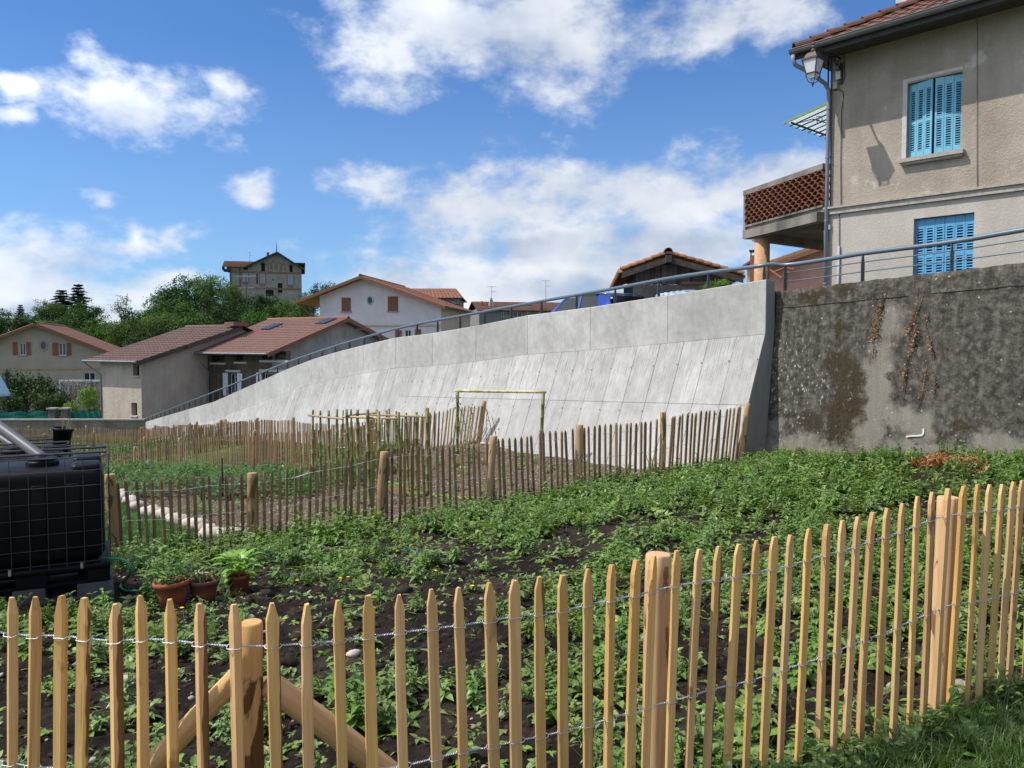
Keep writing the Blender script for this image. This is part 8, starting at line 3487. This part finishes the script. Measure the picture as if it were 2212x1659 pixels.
# grey rainwater pipes let into the lids
lid = PT1(1.2 * .43, .40, -.98)
a = at(-75, 868, 7.9)
m_ = lid + (a - lid) * .5
o = MB().tube([a + (a - lid) * .4, a, m_, lid + (a - lid).normalized() * .02, lid - ZUP * .02], .047, 14).build('rain_pipe', M['pvc'], None, lid)
tag(smooth_obj(o), 'thick grey rainwater pipe slanting down into the lid of the nearest tank', 'pipe')
b = a + (a - lid) * .3
tag(MB().tube([(b.x, b.y, gz(b.x, b.y) - .2), (b.x, b.y, b.z - .03)], .05, 8).build('pipe_post', M['post_old'], None, (b.x, b.y, gz(b.x, b.y))), 'wooden post carrying the upper end of the thick rainwater pipe', 'post')
lid2 = PT2(1.2 * .43, .40, -1.08)
a = at(-60, 905, 9.6)
o = MB().tube([a + (a - lid2) * .6, a, lid2, lid2 - ZUP * .02], .035, 12).build('rain_pipe', M['pvc'], None, lid2)
tag(smooth_obj(o), 'thinner pale grey pipe slanting into the second tank', 'pipe')


def build_bucket():
    c = at(131, 985, 9.0)
    z = -1.045 - .155
    t = thing('bucket', 'black plastic bucket with bamboo sticks standing on the second tank', 'bucket', (c.x, c.y, z))
    tilt = Matrix.Rotation(R(7), 3, 'Y')
    base = Vector((c.x, c.y, z))
    prof = [(.075, .0), (.10, .27), (.108, .27), (.108, .30), (.098, .30), (.072, .02)]
    mb = MB()
    tmp = MB().lathe(prof, (0, 0, 0), 20)
    mb.add([base + tilt @ Vector(v) for v in tmp.v], tmp.f)
    smooth_obj(mb.build('pail', M['black_plastic'], t))
    for dx, dy, h in ((.10, .02, .40), (.05, -.02, .37), (.13, 0, .36)):
        MB().tube([base + Vector((.0, 0, .05)), base + Vector((dx, dy, h))], .006, 5).build('stick', M['bamboo_dry'], t)


build_bucket()


def gl(x, y, dz=.02):
    p = ground_hit(x, y)
    return Vector((p.x, p.y, p.z + dz))


def smooth_path(p, it=2):
    for _ in range(it):
        q = [p[0]]
        for a, b in zip(p[:-1], p[1:]):
            q += [a * .75 + b * .25, a * .25 + b * .75]
        q.append(p[-1])
        p = q
    return p


hs = [at(222, 1206, 7.05), at(245, 1206.5, 7.0), at(268, 1208, 6.98), at(284, 1222, 6.95), at(279, 1244, 6.95)] + [gl(*q, dz=.02) for q in ((266, 1262), (258, 1274), (272, 1283), (300, 1282), (325, 1274), (341, 1266))]
o = MB().tube(smooth_path(hs), .013, 8).build('garden_hose', M['hose'], None, hs[-1])
tag(smooth_obj(o), 'dark green garden hose curling from the nearest tank to the flower pots', 'hose')


# ------------------------------------------------------------------ three flower pots
def build_pot(label, x, ybase, top_w, h_px, shape, mat, plant, seed, tilt=0.0):
    p = gl(x, ybase, -.01)
    k = p.y / FPX
    rt, h = top_w * k / 2, h_px * k
    t = thing('flower_pot', label, 'flower pot', p)
    if shape == 'bowl':
        prof = [(rt * .62, 0), (rt * .80, h * .5), (rt * .93, h * .82), (rt * 1.02, h * .84), (rt * 1.04, h * .98), (rt * .97, h), (rt * .90, h * .88), (rt * .3, h * .80)]
    else:
        prof = [(rt * .74, 0), (rt * .96, h * .86), (rt * 1.02, h * .87), (rt * 1.03, h), (rt * .93, h), (rt * .90, h * .88), (rt * .3, h * .86)]
    tm = MB().lathe(prof, (0, 0, 0), 28)
    Rm = Matrix.Rotation(tilt, 3, 'Y')
    mb = MB()
    mb.add([p + Rm @ Vector(v) for v in tm.v], tm.f)
    o = mb.build('pot', mat, t)
    smooth_obj(o)
    s = MB().lathe([(0.001, h * .88), (rt * .91, h * .89)], (0, 0, 0), 20)
    mb = MB()
    mb.add([p + Rm @ Vector(v) for v in s.v], s.f)
    mb.build('soil', M['potting'], t)
    top = p + ZUP * (h * .88)
    r = random.Random(seed)
    mb = MB()
    st = MB()
    if plant == 'lime':
        for i in range(70):
            d = rdir(r, -.15, 1.1)
            b = top + Vector((d.x * .05, d.y * .05, r.uniform(.02, .16)))
            leaf(mb, b + d * r.uniform(.01, .08), d + ZUP * .15, ZUP, r.uniform(.08, .135), r.uniform(.055, .085), r.uniform(.4, .9), .22)
        for i in range(6):
            st.tube([top, top + rdir(r, .8, 1.3) * .16], .005, 4)
        mt = M['lime']
    else:
        for i in range(16 if plant == 'tall' else 9):
            d = rdir(r, .7, 1.45)
            L = r.uniform(.18, .42) if plant == 'tall' else r.uniform(.12, .26)
            b = top + Vector((r.uniform(-.08, .08), r.uniform(-.06, .06), -.02))
            st.tube([b, b + d * L * .5, b + d * L + ZUP * .02], [.004, .003, .002], 4)
            for q in range(9):
                u = (q + 1.5) / 10
                leaf(mb, b + d * L * u, rdir(r, 0, .7), ZUP, r.uniform(.06, .11), r.uniform(.020, .036), r.uniform(.2, .6), .2)
        mt = M['weed']
    st.build('stems', M['weed2'], t, fix=False)
    mb.build('foliage', mt, t, fix=False)


build_pot('left terracotta bowl with a tall straggly plant beside the hose end', 376, 1311, 76, 62, 'bowl', M['terracotta'], 'tall', 3, R(-4))
build_pot('middle brown bowl with a small plant, between the two other flower pots', 441, 1302, 66, 56, 'bowl', M['terracotta_dark'], 'small', 5)
build_pot('right terracotta pot full of lime-green leaves', 515, 1287, 50, 50, 'pot', M['terracotta'], 'lime', 7)

# ------------------------------------------------------------------ stone edging of the lawn, one stone after another
ROCKS = [setmat(rock(20 + i, 2, .22), 'stone') for i in range(5)]
_e = [(906, 640), (925, 668), (950, 690), (985, 712), (1012, 730), (1045, 752), (1092, 790), (1132, 818), (1165, 828), (1200, 832), (1228, 842), (1262, 838), (1290, 846),
      (1318, 862), (1345, 872), (1375, 878), (1405, 900), (1432, 905), (1470, 922), (1520, 950), (1560, 942), (1590, 965), (1632, 992), (1672, 1000), (1705, 1018), (1790, 1028), (1860, 1025)]
r_ = random.Random(9)
ordn = ['first', 'second', 'third', 'fourth', 'fifth', 'sixth', 'seventh', 'eighth', 'ninth', 'tenth', 'eleventh', 'twelfth', 'thirteenth', 'fourteenth', 'fifteenth', 'sixteenth',
        'seventeenth', 'eighteenth', 'nineteenth', 'twentieth', 'twenty-first', 'twenty-second', 'twenty-third', 'twenty-fourth', 'twenty-fifth', 'twenty-sixth', 'last']
for i, (zx, zy) in enumerate(_e):
    p = gl(zx * .275, 885 + zy * .275, 0)
    k = r_.uniform(.10, .155) * (1.25 if i >= 25 else 1)
    o = piece('edging_stone', ROCKS[i % 5], None, p + ZUP * k * .42, (r_.uniform(-.3, .3), r_.uniform(-.3, .3), r_.uniform(0, 6.28)), (k * r_.uniform(.9, 1.5), k * r_.uniform(.75, 1), k * r_.uniform(.95, 1.25)))
    tag(o, 'pale round edging stone of the lawn, %s in the row counted from the tank' % ordn[i], 'stone', 'stones edging the little lawn')
for i, (x, y, k, lab) in enumerate(((1262, 1072, .11, 'largest round stone at the foot of the middle fence, right of its long post'), (1243, 1074, .07, 'smaller stone left of the largest round stone by the middle fence'),
                                    (1488, 1296, .06, 'pale stone behind the near fence right of its split post'), (764, 1418, .042, 'white egg-shaped stone in the dark soil behind the near fence'),
                                    (270, 1845 / 1.25, .05, 'long pale stone in the soil behind the left end of the near fence'), (436, 1254, .09, 'whitish stone lying by the right corner of the nearest tank'),
                                    (1028, 958, .10, 'grey rounded stone in the little heap under the bamboo goal'), (1045, 961, .08, 'pale stone at the right of the heap under the bamboo goal'),
                                    (1010, 960, .09, 'left stone of the heap under the bamboo goal'), (1000, 2330 / 2.3, .07, 'buried stone on the brown mound'))):
    p = gl(x, y, 0)
    o = piece('stone', ROCKS[i % 5], None, p + ZUP * k * .4, (r_.uniform(-.3, .3), 0, r_.uniform(0, 6)), (k * 1.3, k * .9, k * .85))
    tag(o, lab, 'stone')

# boards lying in the garden
for x0, y0, x1, y1, lab in ((497, 1079, 690, 1063, 'long brown board lying between the crop rows and the bare soil'), (822, 1066, 884, 1064, 'short brown board lying beyond the bean poles'),
                            (262, 1000, 320, 1012, 'weathered board lying in the plot at left')):
    a, b = gl(x0, y0, .05), gl(x1, y1, .05)
    d = (b - a).normalized()
    n_ = d.cross(ZUP).normalized()
    o = MB().box((a + b) / 2, ((b - a).length, .03, .14), (d, n_, n_.cross(d))).build('board', M['plank'], None, a)
    tag(o, lab, 'board')
# thin stakes in the bed behind the middle fence
for x, y0, y1, lab in ((481, 988, 1072, 'thin dark stake standing in the crop rows'), (436, 1055, 1080, 'short thin stake in the bare soil')):
    b = gl(x, y1, 0)
    h = (y1 - y0) * b.y / FPX
    tag(MB().tube([b - ZUP * .1, b + ZUP * h], .018, 6).build('stake', M['iron'], None, b), lab, 'stake')


# lettuces
def build_lettuce():
    tm = plant_rosette(44, 14, .12, .8).mesh('lettuce', M['lime'])
    pts = []
    for (x0, y0), (x1, y1), n in (((788, 1037), (850, 1048), 7), ((858, 1050), (898, 1060), 5), ((880, 1068), (1020, 1080), 9)):
        for i in range(n):
            pts.append((x0 + (x1 - x0) * i / (n - 1), y0 + (y1 - y0) * i / (n - 1)))
    for i, q in enumerate(pts):
        p = gl(q[0], q[1], 0)
        s = r_.uniform(.9, 1.3) * (1 if i < 12 else .8)
        o = piece('lettuce', tm, None, p, (0, 0, r_.uniform(0, 6)), (s, s, s))
        tag(o, 'light green lettuce in the row beyond the bean poles' if i < 12 else 'small seedling in the row right of the bean poles', 'lettuce', 'lettuces in a row' if i < 12 else 'seedlings in a row')


build_lettuce()


# ------------------------------------------------------------------ bamboo bean-pole ring and the bamboo goal
def bamboo(mb, a, b, r0, node=.30):
    """cane with swollen nodes"""
    L = (b - a).length
    d = (b - a).normalized()
    pts, rs = [a], [r0]
    s = node * .6
    while s < L - .03:
        for o_, k in ((-.012, 1.0), (0, 1.28), (.012, 1.0)):
            pts.append(a + d * (s + o_))
            rs.append(r0 * k * (1 - .15 * s / L))
        s += node
    pts.append(b)
    rs.append(r0 * .85)
    mb.tube(pts, rs, 8)
    return mb


def build_bean_ring():
    c = at(800, 1080, 15.0)
    t = thing('bean_poles', 'ring of upright green bamboo bean poles joined by bamboo rails', 'bean poles', (c.x, 15.0, gz(c.x, 15.0)))
    poles = [(676, 887, 17.3, .026), (692, 889, 16.9, .026), (710, 889, 16.0, .028), (728, 886, 15.2, .028), (741, 888, 17.5, .02), (748.5, 886.5, 13.9, .026), (758, 886, 16.5, .022),
             (772, 887, 15.8, .034), (794, 887.5, 13.6, .032), (814, 886.5, 17.2, .024), (818, 891, 13.4, .030), (835, 888, 17.6, .026), (840.5, 885, 17.2, .026), (855.5, 890, 16.8, .026),
             (860.5, 893, 13.4, .032), (877, 894, 15.3, .028), (899.5, 892, 15.0, .030), (923, 891, 14.0, .033)]
    r = random.Random(3)
    for x, yt, Y, rad in poles:
        top = at(x, yt, Y)
        b = Vector((top.x + r.uniform(-.06, .06), top.y + r.uniform(-.1, .1), 0))
        b.z = gz(b.x, b.y) - .1
        smooth_obj(bamboo(MB(), b, top + (top - b).normalized() * .02, rad).build('pole', M['bamboo'], t))
    for (x0, y0, Y0), (x1, y1, Y1) in (((666, 897, 17.0), (741, 905, 14.2)), ((742, 900, 14.0), (858, 905, 13.3)), ((750, 897, 17.0), (812, 892, 17.3)), ((796, 895.5, 17.4), (930, 900.5, 14.0))):
        smooth_obj(bamboo(MB(), at(x0, y0, Y0), at(x1, y1, Y1), .021, .35).build('rail', M['bamboo_dry'], t))


build_bean_ring()


def build_goal():
    pl, pr = at(989, 846, 18.4), at(1174, 849, 17.0)
    t = thing('bamboo_frame', 'tall bamboo goal-shaped frame standing in front of the white wall', 'frame', (pl.x, pl.y, gz(pl.x, pl.y)))
    bl = Vector((pl.x - .02, pl.y, gz(pl.x, pl.y) - .1))
    br = Vector((pr.x - .07, pr.y, gz(pr.x, pr.y) - .1))
    d = (pr - pl).normalized()
    smooth_obj(bamboo(MB(), bl, pl, .034, .28).build('upright', M['bamboo'], t))
    smooth_obj(bamboo(MB(), br, pr, .040, .28).build('upright', M['bamboo'], t))
    smooth_obj(bamboo(MB(), pl - d * .06 + ZUP * .02, pr + d * .06 + ZUP * .02, .034, .26).build('crossbar', M['bamboo_beam'], t))


build_goal()


def build_climber(label, cane_list, seed, leaf_n, mt=M['weed']):
    r = random.Random(seed)
    x0, y0, Y = cane_list[0][0]
    b = at(x0, y0, Y)
    t = thing('climbing_rose', label, 'climbing plant', (b.x, b.y, gz(b.x, b.y)))
    st, lv = MB(), MB()
    for cane in cane_list:
        pts = [at(*q) for q in cane]
        pts[0].z = gz(pts[0].x, pts[0].y) - .03
        st.tube(smooth_path(pts, 1), .007, 4, False)
        for i in range(leaf_n):
            k = r.uniform(.25, 1) * (len(pts) - 1)
            j = min(int(k), len(pts) - 2)
            p = pts[j] + (pts[j + 1] - pts[j]) * (k - j) + Vector((r.gauss(0, .05), r.gauss(0, .05), r.gauss(0, .04)))
            leaf(lv, p, rdir(r, -.5, .6), ZUP, r.uniform(.05, .09), r.uniform(.03, .05), .4, .2)
    st.build('canes', M['twig'], t, fix=False)
    lv.build('foliage', mt, t, fix=False)


build_climber('climbing rose on the left upright of the bamboo frame', [[(1000, 956, 18.3), (992, 910, 18.3), (986, 872, 18.3), (985, 850, 18.3)], [(1005, 956, 18.4), (1006, 925, 18.3), (1000, 895, 18.3), (990, 876, 18.3)],
                                                                        [(1012, 958, 18.4), (1015, 930, 18.3), (1022, 902, 18.3), (1016, 880, 18.3)]], 1, 34)
build_climber('thin bare rose canes in front of the white wall, right of the fence end', [[(1068, 960, 17.9), (1062, 930, 17.9), (1056, 905, 17.9), (1050, 882, 17.9)], [(1074, 962, 17.9), (1070, 930, 17.9), (1062, 898, 17.9)],
                                                                               [(1050, 955, 18.0), (1050, 920, 18.0), (1052, 885, 18.0)]], 2, 8)


# ------------------------------------------------------------------ small things on the far left
def build_left_edge():
    Y = 60.5
    zt, zb = zat(889, Y), zat(910, Y) - .4
    for xa, xb, lab in ((-160, 109, 'dark green windbreak netting left of the stone gate pillars'), (148, 216, 'dark green windbreak netting between the gate pillars and the low house')):
        a, b = at(xa, 895, Y), at(xb, 895, Y)
        t = thing('netting_fence', lab, 'fence', (a.x, Y, zb - .5))
        vs, fs = [], []
        K = 40
        for i in range(K + 1):
            x = a.x + (b.x - a.x) * i / K
            for j in range(5):
                z = zb + (zt - zb) * j / 4 + (.05 * math.sin(i * 1.1) + .03 * math.sin(i * .37) if j == 4 else 0)
                vs.append((x, Y + .06 * math.sin(i * .8 + j), z))
        for i in range(K):
            for j in range(4):
                fs.append((i * 5 + j, (i + 1) * 5 + j, (i + 1) * 5 + j + 1, i * 5 + j + 1))
        o = MB().add(vs, fs).build('netting', M['net'], t, fix=False)
        so = o.modifiers.new('thick', 'SOLIDIFY')
        so.thickness = .02
        n = max(2, int((b.x - a.x) / 2.2))
        for i in range(n + 1):
            x = a.x + (b.x - a.x) * i / n
            MB().tube([(x, Y + .12, zb - .8), (x, Y + .12, zt + .05)], .04, 6).build('fence_post', M['iron'], t)
    for x, lab in ((115, 'left stone gate pillar above the grey boundary wall'), (141.5, 'right stone gate pillar above the grey boundary wall')):
        c = at(x, 895, 60.0)
        t = thing('gate_pillar', lab, 'pillar', (c.x, 60, -6.4))
        z = -6.4
        i = 0
        zt2 = zat(886, 60)
        while z < zt2 - .12:
            h = .22 + .05 * math.sin(i * 2.3)
            MB().box((c.x + .02 * math.sin(i * 3.1), 60 + .02 * math.cos(i), z + h / 2), (.52 + .05 * math.sin(i * 1.7), .5, h - .015)).build('stone', M['st_rock'], t)
            z += h
            i += 1
        MB().box((c.x, 60, z + .05), (.68, .66, .1)).build('cap_stone', M['sill'], t)
    # white fence rails of the gable house garden
    a, b = at(128, 822, 74), at(222, 826, 74)
    t = thing('white_rail_fence', 'thin white rail behind the purple bush of the gable house garden', 'fence', (a.x, 74, -7))
    MB().box(((a.x + b.x) / 2, 74, a.z), (b.x - a.x, .08, .14)).build('rail', M['white_paint'], t)
    for i in range(6):
        x = a.x + (b.x - a.x) * i / 5
        MB().box((x, 74.09, a.z - 1.2), (.08, .08, 2.5)).build('post', M['white_paint'], t)
    # pale blue parasol, mostly outside the frame
    tip = at(-22, 790, 58.8)
    t = thing('parasol', 'folded pale blue parasol edge at the far left above the netting', 'parasol', (tip.x, 58.8, -6.3))
    K = 12
    vs, fs = [], []
    for z, rad in ((tip.z, .04), (tip.z - .9, .75), (tip.z - 2.05, 1.28), (tip.z - 2.2, 1.26)):
        for i in range(K):
            th = 6.283 * i / K
            vs.append((tip.x + math.cos(th) * rad * (1 - .05 * (i % 2)), 58.8 + math.sin(th) * rad * (1 - .05 * (i % 2)), z))
    for j in range(3):
        for i in range(K):
            fs.append((j * K + i, j * K + (i + 1) % K, (j + 1) * K + (i + 1) % K, (j + 1) * K + i))
    o = MB().add(vs, fs).build('canopy', M['umbrella'], t, fix=False)
    so = o.modifiers.new('thick', 'SOLIDIFY')
    so.thickness = .015
    MB().tube([(tip.x, 58.8, -6.6), (tip.x, 58.8, tip.z + .1)], .035, 6).build('pole', M['white_paint'], t)
    # dark finial post near the bush
    c = at(14, 812, 66)
    tag(MB().tube([(c.x, 66, -6.4), (c.x, 66, c.z), (c.x, 66, c.z + .25), (c.x, 66, c.z + .6)], [.13, .13, .18, .03], 8).build('pointed_post', M['iron'], None, (c.x, 66, -6.4)),
        'dark pointed post at the left edge in front of the gable house', 'post')


build_left_edge()

# bits of litter and a few yellow flowers in the bed
p = gl(878, 1193, .015)
o = MB().add([p + Vector(q) for q in ((-.06, -.02, 0), (.0, -.03, .02), (.07, -.01, .005), (.05, .03, .02), (-.01, .04, .035), (-.05, .02, .01), (0, 0, .03))],
             [(0, 1, 6), (1, 2, 6), (2, 3, 6), (3, 4, 6), (4, 5, 6), (5, 0, 6)]).build('plastic_scrap', M['bluelitter'], None, p, fix=False)
tag(o, 'crumpled scrap of blue plastic lying in the weed patch', 'litter')
fm = MB()
for k in range(6):
    a_ = k * 1.047
    leaf(fm, Vector((0, 0, .0)), Vector((math.cos(a_), math.sin(a_), .5)), ZUP, .016, .012, .3, .1)
fm = fm.mesh('flower', M['flower'])
pts, rot, sc = [], [], []
for x, y in ((941, 1255), (735, 1270), (752, 1268), (393, 1338), (642, 1275), (1020, 1290), (1500, 1290), (1330, 1372)):
    q = gl(x, y, .09)
    pts.append(q)
    rot.append((0, 0, x))
    sc.append(1.2)
scatter('yellow_flowers', 'tiny yellow flowers dotted in the weed patch', 'flowers', fm, [tuple(q) for q in pts], rot, sc)
